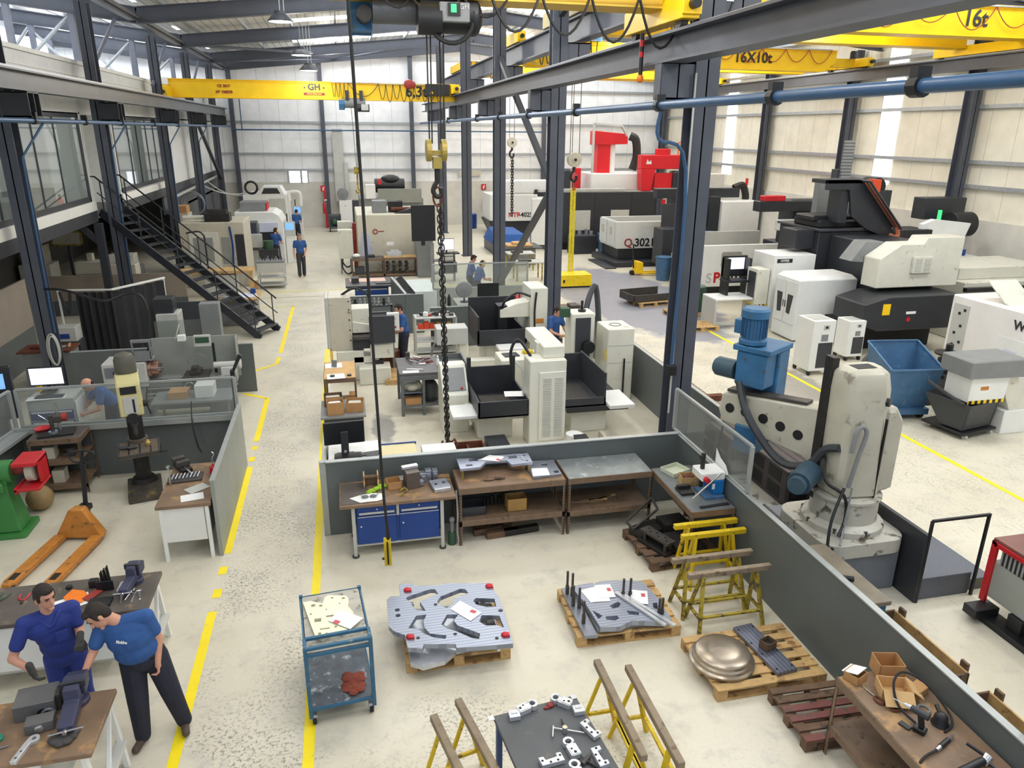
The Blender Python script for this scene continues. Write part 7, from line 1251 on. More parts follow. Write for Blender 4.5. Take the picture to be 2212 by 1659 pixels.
# far end of the aisle
t=T('cage_trolley','blue grey wire cage trolley at the end of the aisle','trolley',(-.85,45.9,0));P(t,'base',B().box(0,0,.2,.75,.6,.3),M_STEEL);P(t,'cage',B().box(0,0,.3,.04,.6,1.0).box(.71,0,.3,.75,.6,1.0).box(0,.56,.3,.75,.6,1.0).box(0,0,.95,.75,.04,1.0),M_BEAM);P(t,'load',B().ell((.37,.3,.55),(.22,.18,.2)),M_GREEND,0,True)
for x in (.08,.67): P(t,'wheel',B().cyl((x-.03,.05,.1),(x+.03,.05,.1),.1),M_RUB,0);P(t,'wheel',B().cyl((x-.03,.55,.1),(x+.03,.55,.1),.1),M_RUB,0)
t=T('electric_cabinet','white electric cabinet against the back wall by the duct','cabinet',(-.15,47.2,0));P(t,'body',B().box(0,0,.1,.75,.6,1.7),M_WHITE,.01);P(t,'mark',B().cyl((.35,-.01,1.4),(.35,0,1.4),.05),M_LGREY,0);P(t,'side_unit',B().box(.78,.0,.1,1.4,.6,1.7),M_DARK,.01)
t=T('wall_fan','round grey fan on top of the white electric cabinet','fan',(.1,47.3,1.7));P(t,'cage',B().lathe([(.05,0),(.33,.04),(.35,.1),(.33,.16),(.05,.2)],mx=Mx.Translation((0,.1,.4)) @ Mx.Rotation(R(90),4,'X')),M_GREY,0,True);P(t,'fan_stand',B().box(-.2,-.1,0,.2,.1,.05).box(-.03,0,.05,.03,.05,.3),M_LGREY)
def ext_point(x,y,face,label,hose=True):
    t=T('fire_point',label,'fire point',(x,y,0));P(t,'sign',B().box(-.16,-.02,2.2,.16,0,2.55),M_RED,0);P(t,'sign_symbol',B().box(-.05,-.03,2.26,.03,-.02,2.44).box(.0,-.03,2.4,.08,-.02,2.48),M_WHITE,0)
    P(t,'extinguisher',B().lathe([(.09,.9),(.1,.93),(.1,1.45),(.04,1.55),(.04,1.62)],(0,-.14,0)),M_RED,0,True)
    if hose: P(t,'red_pipe',B().cyl((.08,-.06,1.7),(.08,-.06,2.2),.07).cyl((.08,-.06,0),(.1,-.06,.9),.07),M_RED,0,True);P(t,'white_band',B().cyl((.08,-.06,1.66),(.08,-.06,1.74),.08),M_WHITE,0)
ext_point(-1.05,YB-.5,0,'red fire point with pipe on the back wall at the aisle end');ext_point(9.0,YB-.1,0,'red fire sign and extinguisher on the back wall right of the columns',False)
S('wall_notice','pale notice board on the back wall between columns','notice',B().box(7.6,YB-.1,1.8,8.1,YB-.07,2.4),M_WHITE,bev=0);S('vent_grille','brown vent grille above the notice on the back wall','grille',B().box(7.4,YB-.2,3.05,8.8,YB-.17,3.4),M_BEIGE,bev=0);S('dark_blue_drum','dark blue drum against the back wall','drum',B().lathe([(.28,0),(.3,.05),(.3,.85),(.26,.9)],(7.9,46.5,0)),M_BLUE,bev=0,smooth=True)
t=T('covered_machine','machine covered with a blue sheet between the rear columns','machine',(7.1,36.0,0));P(t,'cover',B().add([(0,0,.5),(1.9,0,.5),(1.9,2.5,.5),(0,2.5,.5),(.15,.2,1.0),(1.7,.2,.95),(1.6,2.3,1.05),(.3,2.3,1.1)],[(4,5,6,7),(0,1,5,4),(1,2,6,5),(2,3,7,6),(3,0,4,7),(3,2,1,0)]),mat('sheet_blue',(24,84,158),.6,0,.1,5),.05);P(t,'frame',B().box(.05,.05,0,1.85,2.4,.5),M_DARK)
t=T('carriage_table','work table of cardboard and dark parts in front of the blue sheet','table',(6.9,32.6,0));P(t,'tabletop',B().box(0,0,.75,1.9,1.6,.8),M_DARK);P(t,'body',B().box(.2,.2,0,1.6,1.4,.75),M_GREY);P(t,'load',B().box(.3,.3,.8,1.5,1.2,.9).box(.6,.4,.9,1.2,.9,1.0),M_CARDL,.02)
for i,y in enumerate((29.0,31.3)):
    t=T('trestle_table',['pale wire trestle table nearer the brace','pale wire trestle table behind the nearer one'][i],'table',(6.7+.2*i,y,0));P(t,'tabletop',B().box(0,0,.72,1.2,.8,.76),M_LGREY);P(t,'item',B().box(.2,.2,.76,.7,.5,.84),M_IRON)
    for x in (.05,1.1):
        for yy in (.05,.7): P(t,'leg',B().box(x,yy,0,x+.05,yy+.05,.72),M_YELO)
# ------------------------------------------------------------------ radial drill by the side partition
M_RD=mat('radial_drill_cream',(188,184,166),.42,0,.08,3,(140,134,116),.1,4)
M_RDW=mat('radial_drill_worn',(186,182,170),.45,.05,.06,5,(92,82,72),.16,5)
t=T('radial_drill','huge cream radial drilling machine with blue gearbox on its long arm','radial drill',(6.36,7.72,0))
P(t,'pit_base',B().box(-.62,-.5,0,.58,.9,.62),mat('drill_foundation',(112,116,124),.55,0,.1,3),.01)
P(t,'bed_plate',B().box(-.95,.3,.0,.15,3.2,.34),M_RDW,.03)
P(t,'foot',B().ext(rrect(-.62,-.62,.6,.62,.25,6),.62,.82),M_RDW,.02)
P(t,'lower_column',B().lathe([(.52,.82),(.52,.9),(.43,.96),(.42,1.25),(.45,1.26),(.45,1.3)],n=40),M_RDW,.004,True)
out=[(-.3,-.26),(.18,-.32),(.36,-.18),(.38,.16),(.2,.32),(-.26,.3),(-.36,.1)]
def ring(s,z,dx=0,dy=0): return [(x*s+dx,y*s+dy,z) for x,y in out]
vs=ring(1.02,1.28)+ring(1.0,1.6,-.02)+ring(.94,2.75,-.06)+ring(.86,2.95,-.08)+ring(.7,3.02,-.08);n=len(out)
fs=[tuple(range(n-1,-1,-1)),tuple(range(4*n,5*n))]+[(j*n+i,j*n+(i+1) % n,(j+1)*n+(i+1) % n,(j+1)*n+i) for j in range(4) for i in range(n)]
cc=P(t,'column_cover',B().add(vs,fs),M_RD,.05,True)
P(cc,'round_port',B().cyl((.14,-.25,2.62),(.18,-.31,2.62),.055),M_BLK,0);P(cc,'top_opening',B().box(-.2,-.1,3.015,.08,.08,3.025),M_CLEAN,0)
P(cc,'rear_housing',B().exty([(.22,1.3),(.5,1.34),(.5,2.35),(.4,2.5),(.22,2.52)],-.24,.2),M_RD,.05);P(cc,'seam',B().box(.17,-.33,1.3,.182,-.29,2.4),M_IROND,0)
P(t,'slide_way',B().box(-.42,.1,1.15,-.32,.26,3.12),M_IROND,.006)
# arm runs away to the back left
ang=122;am=Mx.Translation((-.16,.2,-.02)) @ Mx.Rotation(R(ang),4,'Z') @ Mx.Diagonal((.74,1,1,1))
prof=[(-.1,1.62),(.1,1.5),(.45,1.66),(1.5,1.78),(2.1,1.82),(2.2,2.0),(2.15,2.25),(1.5,2.3),(.55,2.36),(-.1,2.42)]
arm=P(t,'arm',B().exty(prof,-.17,.17,am),M_RD,.03)
for u,w in ((.55,1.95),(.9,2.0),(1.25,2.04),(1.62,2.06),(1.95,2.06)): P(arm,'arm_hole',B().cyl(am @ V((u,.168,w)),am @ V((u,.18,w)),.07,n=16),M_CLEAN,0)
P(arm,'arm_top_way',B().exty([(.5,2.36),(2.1,2.27),(2.1,2.31),(.5,2.41)],-.08,.1,am),M_IRON)
gx=P(t,'gearbox',B().box(1.25,-.42,1.85,1.95,-.1,2.95,am).box(1.3,-.1,2.45,1.9,.22,2.95,am),M_BLUEM,.02)
P(gx,'gearbox_lid',B().box(1.22,-.44,2.95,1.98,.24,3.03,am),M_BLUEM,.01);P(gx,'side_cover',B().box(1.4,-.44,2.1,1.85,-.42,2.7,am),M_BLUEM,.01)
mo=am @ V((1.72,.05,0))
P(t,'motor',B().lathe([(.19,3.03),(.19,3.08),(.16,3.1),(.16,3.38),(.19,3.4),(.19,3.5),(.16,3.53)],(mo.x,mo.y,0),28),M_BLUEM,.0,True);fb=B()
for i in range(20):
    a=2*pi*i/20;fb.cb((mo.x+.17*cos(a),mo.y+.17*sin(a),3.25),(.02,.008,.26),(0,0,math.degrees(a)))
P(t,'motor_fins',fb,M_PIPE,0);P(t,'terminal_box',B().box(1.9,-.12,3.15,2.1,.1,3.35,am),M_BLUEM,.01)
p0,p1=am @ V((1.95,.1,2.62)),am @ V((2.35,.1,2.62))
P(t,'side_motor',B().cyl(p0,p1,.14,n=20).cyl(p1,am @ V((2.4,.1,2.62)),.11,n=20),mat('motor_slate',(54,78,92),.5,0,.15,5),.004,True)
p0,p1=V((-.5,.1,1.55)),V((-.8,-.1,1.5))
P(t,'clamp_motor',B().cyl(p0,p1,.16,n=20).cyl(p1,p1+V((-.08,-.06,0)),.12,n=20),mat('motor_slate',()),.004,True)
P(t,'spindle_head',B().box(1.35,-.1,1.45,1.8,.2,1.86,am),M_BLUEM,.02)
P(t,'hydraulic_hose',B().tube([am @ V((1.8,.2,2.5)),am @ V((1.5,.3,2.1)),am @ V((1.0,.32,1.7)),am @ V((.6,.33,1.55)),am @ V((.2,.32,1.65)),(-.42,.0,1.9),(-.36,-.2,2.0)],.055),M_DARK,0,True)
P(t,'chrome_hose',B().tube([(-.24,-.33,1.5),(-.2,-.36,1.9),(-.14,-.37,2.25),(-.2,-.36,2.35),(-.27,-.35,2.25),(-.3,-.36,2.0)],.03).tube([(-.2,-.36,1.5),(-.3,-.45,1.0),(-.45,-.62,.84)],.015),M_GREY,0,True)
P(t,'black_cables',B().tube([(-.4,0,1.8),(-.48,-.2,1.55),(-.3,-.36,1.4),(-.26,-.4,1.1),(-.4,-.5,.9)],.022).tube([(-.3,-.34,1.5),(-.5,-.45,1.1),(-.6,-.6,.7),(-.55,-.62,.82)],.02),M_BLK,0,True)
P(t,'lifting_hook',B().tube([am @ V((2.1,.1,1.85)),am @ V((2.12,.1,1.6)),am @ V((2.16,.1,1.4))],.02).cyl(am @ V((2.16,.1,1.4)),am @ V((2.3,.14,.9)),.02),M_IROND,0)
bb=B()
for a in range(0,360,45): bb.cyl((.5*cos(R(a)),.5*sin(R(a)),.86),(.5*cos(R(a)),.5*sin(R(a)),.92),.025,n=8)
P(t,'bolt',bb,M_IRON,0)
P(t,'splash_sill',B().bar((-.6,-.5,.62),(-.6,.9,.64),.04,.05),M_IRON)
S('red_spray_can','red can standing on the slotted table block of the radial drill','can',B().cyl((6.85,9.2,.95),(6.85,9.2,1.2),.045),M_RED,bev=0)
M_TB=mat('t_table_iron',(72,64,66),.5,.35,.15,6)
for i,(x0,y0,x1,y1,z) in enumerate(((6.1,10.2,7.0,11.1,.96),(6.35,9.0,7.1,10.15,.93))):
    t=T('box_table',['dark slotted box table farther along the radial drill bed','dark slotted box table with side pockets nearest the radial drill column'][i],'table',(0,0,0));zz=.35
    P(t,'body',B().box(x0,y0,zz,x1,y1,z),M_TB,.008)
    for k in range(5): xx=x0+.09+k*(x1-x0-.18)/4;P(t,'t_slot',B().box(xx-.015,y0-.002,z-.02,xx+.015,y1+.002,z+.002),M_CLEAN,0)
    for k in range(2):
        for q in range(2): P(t,'pocket',B().box(x0-.004,y0+.15+k*.5,zz+.06+q*.27,x0,y0+.5+k*.5,zz+.26+q*.27),M_CLEAN,0);P(t,'pocket',B().box(x0+.08+k*.36,y0-.004,zz+.06+q*.27,x0+.38+k*.32,y0,zz+.26+q*.27),M_CLEAN,0)
S('blank_plate','pale flat plates lying by the floor grating behind the clear screen','plate',B().box(6.6,11.7,.04,7.6,12.9,.1).box(6.9,12.0,.1,7.5,12.7,.14),mat('pale_plate',(150,150,154),.5,.3,.1,4))
# channel grating items
for i,(x,y,l,w,h,lab) in enumerate(((7.9,14.45,.65,.16,.12,'rusty bar lying across the floor grating near the column'),(7.6,24.0,.3,.5,.12,'pale topped block on the far floor grating'),(7.75,22.2,.25,.5,.1,'dark flat block on the floor grating'),(7.85,18.3,.12,.3,.08,'small bracket on the floor grating beyond the tall cabinet'))):
    S('steel_bar',lab,'bar',B().box(x-l/2,y-w/2,.03,x+l/2,y+w/2,.03+h),M_RUST if i == 0 else M_IRON)
t=T('rotary_table','black geared rotary head lying on the grating behind the big column','rotary head',(6.95,16.0,.03));P(t,'body',B().box(-.2,-.2,0,.2,.25,.26),M_BLK,.02);P(t,'face',B().cyl((.0,-.26,.14),(0,-.2,.14),.1),M_IRON,0,True)
# foundation,cabinet and platform at the drill
t=T('step_platform','grey tread plate platform with black handrail right of the radial drill','platform',(7.02,6.9,0));P(t,'upper_step',B().box(0,0,0,.82,2.9,.32),mat('tread_plate',(100,104,114),.45,.3,.2,60),.006);P(t,'lower_step',B().box(.82,.05,0,1.22,2.9,.17),mat('tread_plate',()),.006);P(t,'side_wall',B().box(-.06,-.05,0,0,2.4,1.0),M_ANTH,.004)
hr=P(t,'handrail',B().bar((-.02,-.04,1.2),(.85,-.04,1.2),.035),M_BLK,.004);P(hr,'upright',B().bar((-.02,-.04,0),(-.02,-.04,1.2),.035),M_BLK,.003);P(hr,'upright',B().bar((.83,-.04,0),(.83,-.04,1.2),.035),M_BLK,.003)
t=T('tool_cabinet','worn topped blue cabinet behind the side partition','cabinet',(5.2,5.92,0));P(t,'worktop',B().box(0,0,.8,.53,1.25,.86),mat('worn_top',(134,124,108),.5,.2,.18,4),.006);P(t,'body',B().box(.03,.03,.1,.5,1.2,.8),M_TEAL,.01);P(t,'door_handle',B().box(.4,.015,.35,.43,.03,.65),M_BLK,0)
S('oil_gun','black grease gun on the worn cabinet top','tool',B().cyl((5.35,6.45,.89),(5.55,6.35,.89),.03).cyl((5.3,6.5,.86),(5.3,6.5,.95),.03),M_BLK,bev=0);S('paper_roll','chrome and white roll on the drill foundation beside the column','roll',B().cyl((6.7,7.35,.67),(6.88,7.3,.67),.05),M_CHROME,bev=0)
# red compressor at the right edge
t=T('power_unit','red framed grey power unit on black skids at the right frame edge','machine',(7.62,4.3,0),0)
P(t,'enclosure',B().box(.04,0,.28,1.4,2.2,.78),mat('unit_grey',(160,164,156),.5,0,.05,3),.01);P(t,'red_frame',B().box(0,2.16,.2,.05,2.24,1.05).box(0,-.1,.98,.05,2.2,1.04).box(0,2.18,1.0,1.4,2.24,1.05),M_RED,.004);P(t,'lid',B().box(.02,-.1,1.04,1.4,2.24,1.08),mat('lid_brown',(126,84,74),.55,0,.12,4));P(t,'guard_grille',B().box(.03,.1,.78,.05,2.1,.98),wave_mat('grille',(150,152,150),(34,36,36),'Y',.06,.5,.5));P(t,'skid',B().box(-.1,-.2,.0,.16,2.3,.08),M_BLK);P(t,'skid',B().box(.9,-.2,.0,1.16,2.3,.08),M_BLK);P(t,'skid_arm',B().box(-.25,2.0,.08,.1,2.2,.2),M_BLK);P(t,'cross_member',B().box(.0,.3,.08,1.1,.5,.28),M_BLK);P(t,'cross_member',B().box(.0,1.6,.08,1.1,1.8,.28),M_BLK)
# blue chip bin,hopper,chillers,cabinets
t=T('chip_bin','blue tipping chip bin on wheels beyond the radial drill','bin',(11.0,12.6,0),-8)
P(t,'hopper',B().add([(.05,.1,.25),(.95,.1,.25),(.95,.75,.25),(.05,.75,.25),(-.05,-.1,1.15),(1.1,-.1,1.15),(1.1,.95,1.5),(-.05,.95,1.5)],[(3,2,1,0),(0,1,5,4),(1,2,6,5),(2,3,7,6),(3,0,4,7)]),M_BLUE2,0);P(t,'inner_floor',B().box(.08,.12,.6,.96,.8,.62),M_BLUE2,0);P(t,'rim',B().bar((-.05,-.1,1.15),(1.1,-.1,1.15),.04).bar((1.1,-.1,1.15),(1.1,.95,1.5),.04).bar((-.05,-.1,1.15),(-.05,.95,1.5),.04).bar((-.05,.95,1.5),(1.1,.95,1.5),.04),M_BLUE2)
P(t,'fork_pocket',B().box(.1,.0,.12,1.0,.9,.25),M_BLUE2)
for x in (.15,.9):
    for y in (.15,.75): P(t,'wheel',B().cyl((x-.04,y,.1),(x+.04,y,.1),.1),M_RUB,0,True)
t=T('chip_hopper','black tipping chip hopper under the conveyor spout','hopper',(11.85,11.35,0),12)
P(t,'hopper',B().extx([(.05,.2),(.55,.2),(.98,.72),(-.02,.72)],0,.04).extx([(.05,.2),(.55,.2),(.98,.72),(-.02,.72)],.86,.9).add([(0,.05,.2),(.9,.05,.2),(.9,-.02,.72),(0,-.02,.72),(0,.06,.2),(.9,.06,.2),(.9,-.0,.72),(0,-.0,.72)],[(0,1,2,3),(7,6,5,4)]).add([(0,.55,.2),(.9,.55,.2),(.9,.98,.72),(0,.98,.72)],[(0,1,2,3),(3,2,1,0)]).box(0,.05,.18,.9,.55,.21),M_DARK,0);P(t,'chips',B().box(.05,.1,.5,.85,.7,.54),M_IROND);P(t,'base_frame',B().box(-.05,-.05,.1,.95,.9,.15),M_BLK)
for x in (.05,.8):
    for y in (.0,.8): P(t,'wheel',B().cyl((x,y,.05),(x+.05,y,.05),.05),M_LGREY,0)
P(t,'tip_lever',B().bar((-.02,.1,.72),(-.1,.9,1.0),.05),M_DARK)
t=T('chip_conveyor','white chip conveyor with grey hood and striped edge over the black hopper','conveyor',(12.75,11.75,0),0)
P(t,'foot',B().box(.1,-.3,0,.7,.3,.5),M_WHITE,.01);P(t,'incline',B().exty([(.3,.4),(.75,.4),(.3,1.2),(-.2,1.35)],-.25,.25),M_CREAM,.01);P(t,'spout',B().exty([(-.85,.75),(.0,.72),(.05,1.25),(-.85,1.3)],-.3,.35),M_WHITE,.01);P(t,'hood',B().exty([(-1.0,1.28),(.35,1.25),(.5,1.5),(.3,1.62),(-1.0,1.62)],-.38,.42),M_GREY,.02);P(t,'warning_edge',B().box(-.86,-.31,.72,.02,-.3,.79),wave_mat('hazard_stripe',(244,204,20),(20,20,20),'X',.14,.5,.5),0);P(t,'warning_label',B().box(-.65,-.305,.95,-.4,-.3,1.12),M_PAPER,0);P(t,'label_text',B().box(-.62,-.308,1.0,-.43,-.305,1.08),M_ORANGE,0)
def chiller(label,x,y,w,d,h,rz):
    t=T('chiller',label,'chiller',(x,y,0),rz);P(t,'body',B().box(0,0,.12,w,d,h),M_WHITE,.012);P(t,'grille',B().box(w*.3,-.006,.2,w-.03,0,h*.6),M_DARK,0);P(t,'display',B().box(w*.45,-.01,h*.84,w*.72,0,h*.92),M_LGREY,0);P(t,'display_screen',B().box(w*.52,-.014,h*.86,w*.64,-.01,h*.9),M_BLK,0);P(t,'vent',B().box(w*.4,-.008,h*.63,w*.7,0,h*.75),M_GREY,0);P(t,'top_vent',B().box(.08,.1,h,w-.08,d-.1,h+.006),M_LGREY,0)
    for xx in (.05,w-.05):
        for yy in (.05,d-.05): P(t,'caster',B().cyl((xx-.02,yy,.06),(xx+.02,yy,.06),.06),M_RUB,0)
chiller('larger white chiller with black grille beside the blue gearbox',11.2,15.65,.62,.7,1.42,0);chiller('smaller white chiller behind the larger one',12.95,16.6,.5,.55,1.1,0)
t=T('electric_cabinet','white double door cabinet with dark tapered windows','cabinet',(12.62,18.6,0),0)
P(t,'body',B().box(0,0,.05,1.9,1.15,1.8),mat('cabinet_white',(222,224,222),.4,0,.03,3),.012);P(t,'top_cap',B().add([(0,0,1.8),(1.9,0,1.8),(1.9,1.15,1.8),(0,1.15,1.8),(.12,.12,1.92),(1.78,.12,1.92),(1.78,1.05,1.92),(.12,1.05,1.92)],[(3,2,1,0),(4,5,6,7),(0,1,5,4),(1,2,6,5),(2,3,7,6),(3,0,4,7)]),M_WHITE,.01)
for s,y0,y1 in ((1,.04,.56),(-1,.59,1.11)):
    d=P(t,'door',B().box(-.025,y0,.5,0,y1,1.74),mat('cabinet_white',()),.006)
    ym=y0 if s < 0 else y1;pr=[(y0+.12,1.35),(y1-.12,1.35),(y1-(.12 if s > 0 else .2),.8 if s > 0 else .75),(y0+(.22 if s > 0 else .12),.78)]
    P(d,'door_window',B().extx(pr,-.03,-.024),M_DARK,0);P(d,'handle',B().box(-.04,(y1-.05) if s > 0 else y0+.03,.95,-.024,(y1-.03) if s > 0 else y0+.05,1.15),M_IROND,0)
P(t,'lower_panel',B().box(-.015,.04,.1,0,1.11,.47),mat('cabinet_white',()),.004)
t=T('console_desk','white open steel desk at the machine bay edge','desk',(11.05,20.4,0),0);P(t,'desk_top',B().box(0,0,.9,1.5,.9,.95),M_WHITE,.006);P(t,'side_panel',B().box(0,0,0,.05,.9,.9),M_LGREY,.004);P(t,'side_panel',B().box(1.42,0,0,1.5,.9,.9),M_LGREY,.004);P(t,'foot_rail',B().box(.05,.1,.1,1.42,.15,.18),M_LGREY)
t=T('workstation','black workstation rack with white screen on the white steel desk','console',(11.6,20.85,.95));P(t,'frame',B().box(0,0,0,.08,.45,1.15).box(.72,0,0,.8,.45,1.15).box(0,.3,.55,.8,.4,1.2).box(-.05,-.1,.42,.9,.4,.48),M_BLK,.006);P(t,'screen',B().box(.12,.29,.78,.7,.3,1.14),M_ORSC,0);P(t,'keyboard',B().cb((.35,.0,.5),(.55,.2,.02),(8,0,0)),M_ANTH,0)
S('red_clock','small red dial beside the workstation on the white desk','dial',B().cyl((12.6,20.6,.95),(12.6,20.6,1.08),.06),M_RED,bev=0)
pallet('pale pallet under the front foot of the white steel desk',10.6,20.6,1.1,.8,0);pallet('pale pallet under the steel trough behind the big column',10.5,24.2,1.3,.9,10);pallet('pallet under the green waste drum by the white desk',10.9,22.4,1.0,.8,0)
t=T('steel_trough','brown flat steel trough on a pale pallet behind the big column','trough',(10.35,24.4,.146),10);P(t,'trough_body',B().box(-.7,-.5,0,.9,.5,.03).box(-.7,-.5,.03,.9,-.46,.25).box(-.7,.46,.03,.9,.5,.3).box(-.7,-.5,.03,-.66,.5,.25),M_IRON)
S('waste_drum','green drum with black bag liner beside the white desk','drum',B().lathe([(.26,0),(.28,.02),(.28,.8),(.29,.82),(.26,.85)],(11.35,22.3,.146)).box(11.1,22.1,.75,11.6,22.5,.9),M_GREEND,bev=0,smooth=True)
t=T('control_tower','tall white cabinet bearing a black name plate before the black machine','cabinet',(12.75,20.2,0));P(t,'body',B().box(0,0,0,1.42,1.2,2.28),M_WHITE,.012);P(t,'name_plate',B().box(.1,-.006,2.05,.62,0,2.17),M_BLK,0);text(t,'HYPER',.1,tmx((.36,-.01,2.11)),M_WHITE,.002,.002)
t=T('air_conditioner','cream cooling unit with tall grille hung on the white cabinet','cooling unit',(12.3,20.3,0));P(t,'body',B().box(0,0,.75,.42,.6,1.85),M_CREAM,.01);P(t,'grille',B().box(-.006,.08,.9,0,.5,1.75),M_DARK,0);P(t,'hazard_edge',B().box(-.004,0,.72,.44,.6,.76),MATS['hazard_stripe'],0);P(t,'bracket',B().box(.1,.1,0,.4,.5,.72),M_LGREY)
# big black double column machine
t=T('boring_mill','huge black column machining centre with cable chain and white side cover','machine',(12.2,17.0,0))
P(t,'column',B().box(2.1,3.4,0,4.5,5.6,2.95).box(2.5,.9,.2,4.3,3.4,2.85),M_ANTH,.03);P(t,'left_box',B().box(1.45,3.6,2.4,2.1,4.4,2.98),M_ANTH,.02);P(t,'top_plate',B().box(2.05,3.3,2.95,4.7,5.7,3.02),M_DARK,.01)
sc=P(t,'side_cover',B().exty([(1.9,1.8),(4.5,1.8),(4.5,3.15),(3.3,3.15),(3.2,2.98),(2.5,2.98),(1.9,2.6)],.3,.95),M_CREAM,.02);P(sc,'vent_box',B().box(2.9,.2,2.2,3.5,.3,2.65),M_CREAM,.01);louvres(sc,2.92,3.48,.2,2.25,2.62,8,2)
P(t,'chute',B().exty([(1.5,2.45),(2.0,2.4),(2.5,2.96),(1.9,2.98)],.95,1.5),M_GREY,.01)
P(t,'lower_guard',B().exty([(1.2,.95),(1.7,.75),(4.2,.75),(4.2,1.68),(1.9,1.68),(1.2,1.5)],-.3,1.0),M_ANTH,.03);P(t,'yellow_label',B().box(1.75,-.31,1.2,1.98,-.3,1.5),M_YEL,0);P(t,'rating_label',B().box(2.5,-.31,1.2,2.8,-.3,1.27),M_PAPER,0);P(t,'red_label',B().cyl((2.6,-.31,1.05),(2.6,-.3,1.05),.06),M_RED,0);P(t,'under_frame',B().box(1.4,.6,0,4.2,1.6,.8),M_CLEAN)
P(t,'cross_slide',B().box(2.2,3.6,3.02,4.0,5.0,3.25).box(2.1,3.8,3.2,3.6,4.8,3.38),M_BLK,.04)
cb=P(t,'chain_bracket',B().exty([(2.0,4.5),(3.1,4.5),(3.35,4.35),(4.5,3.15),(4.5,2.85),(4.2,2.8),(3.6,3.0),(3.0,3.4),(2.8,4.2),(2.0,4.2)],3.2,3.3),M_ANTH,.01);P(cb,'bracket_top',B().box(2.0,3.2,4.38,3.3,4.0,4.5).box(2.6,3.3,3.2,2.9,3.9,4.4),M_ANTH,.01)
for i in range(20):
    f=i/19;x=3.2+f*1.32;z=4.45-f*1.38;P(cb,'chain_link',B().cb((x,3.0,z),(.11,.42,.03),(0,46,0)),M_BEAM,.004)
P(cb,'chain_cables',B().bar((3.2,3.07,4.42),(4.48,3.07,3.08),.03).bar((3.2,2.92,4.42),(4.48,2.92,3.08),.03).tube([(4.5,3.0,3.1),(4.58,3.0,2.85),(4.45,3.0,2.78),(4.3,3.0,2.85)],.07),mat('cable_copper',(188,110,80),.5,0,.1,6),0)
P(t,'bellows',B().box(4.5,3.2,2.7,6.0,4.2,2.95),wave_mat('bellows',(40,41,44),(20,20,22),'X',.16,.4,.6),0);P(t,'rear_box',B().box(4.6,4.8,3.0,5.6,5.6,4.05),M_ANTH,.02);P(t,'orange_guard',B().box(4.75,4.7,4.0,5.05,5.0,4.4),mat('guard_orange',(226,78,40),.45,0,.06,4));P(t,'black_drive',B().cyl((5.1,4.9,4.15),(5.1,5.5,4.15),.3),M_BLK,.01,True)
P(t,'tall_post',B().box(3.7,5.2,3.02,4.1,5.5,4.7),M_DARK,.01);P(t,'cable_tray',B().box(3.8,5.1,4.4,4.15,5.2,5.6),wave_mat('cable_ladder',(140,142,144),(82,84,86),'Z',.1,.35,.5),0);P(t,'grey_post',B().box(3.2,5.3,3.02,3.6,5.6,4.4),M_GREY,.01)
t=T('machine_beds','long cream machine bed stretching behind the black machine','machine',(17.5,17.8,0));P(t,'bed',B().box(0,0,0,3.0,2.3,1.75),M_CREAM,.03);P(t,'cover',B().box(.1,.4,1.75,3.2,2.2,2.1),M_CREAM,.02);P(t,'cable_tray',B().box(-.1,-.2,1.5,3.0,-.05,1.62),M_BLK)
t=T('white_machining_centre','white machining centre with magenta edge strip at the right frame edge','machine',(14.75,11.6,0))
P(t,'body',B().box(0,0,.15,3.4,3.7,2.05),mat('centre_white',(234,230,226),.4,0,.03,2),.03);P(t,'end_panel',B().box(.4,3.7,.15,3.0,3.75,2.0),M_LGREY,.01);text(t,'WEIDA',.3,tmx((-.01,1.35,1.72),'-x'),M_ANTH,.003,.008);P(t,'magenta_strip',B().box(-.012,.3,.5,0,.36,1.7),mat('magenta',(236,20,120),.4,0,.03,3,emit=.6),0);P(t,'hatch',B().box(-.008,1.4,.95,0,2.2,1.4),M_WHITE,.003);P(t,'label',B().box(-.011,1.6,1.0,-.006,1.95,1.12),mat('label_lilac',(206,208,232),.5,0,.03,4),0);P(t,'switch_panel',B().box(-.01,3.1,.4,0,3.6,1.85),M_LGREY,.003)
for y,z in ((3.2,1.7),(3.35,1.6),(3.25,1.3),(3.4,1.1),(3.2,.9),(3.4,.8)): P(t,'socket',B().box(-.03,y,z,-.01,y+.06,z+.06),M_IROND,0)
P(t,'raised_lid',B().cb((.6,2.6,2.25),(.8,.9,.03),(35,0,0)),M_CREAM);P(t,'round_cover',B().cyl((1.6,1.8,2.05),(1.6,1.8,2.3),.5,n=24),mat('cover_blue_white',(210,218,232),.35,0,.04,3),.02,True);P(t,'black_hose',B().tube([(2.2,2.2,2.05),(1.9,1.4,2.4),(2.3,.8,2.5),(2.6,.4,2.1)],.1),M_BLK,0,True);P(t,'base',B().box(.1,.05,0,3.3,3.6,.15),M_BLK)
S('coil_stand','black stand with reels of wire between the blue bin and white machine','stand',B().box(13.3,13.6,0,13.9,14.2,.55).cyl((13.6,13.9,.55),(13.6,13.9,.85),.2).cyl((13.6,13.9,.95),(13.6,13.9,1.0),.3).cyl((13.6,13.9,.85),(13.6,13.9,1.2),.08),M_BLK,bev=.01);S('cable_heap','heap of grey hoses on the floor behind the blue bin','hoses',B().tube([(12.4,15.2,.1),(12.7,15.4,.5),(13.1,15.1,.4),(12.9,14.8,.2),(12.5,15.0,.08)],.08).tube([(12.8,15.3,.3),(13.2,15.5,.5),(13.4,15.2,.3)],.07),M_IRON,bev=0,smooth=True)
S('blue_floor_tank','low black tank box behind the black hopper','tank',B().box(12.6,13.2,0,13.2,14.0,.5),M_BLK,bev=.01)
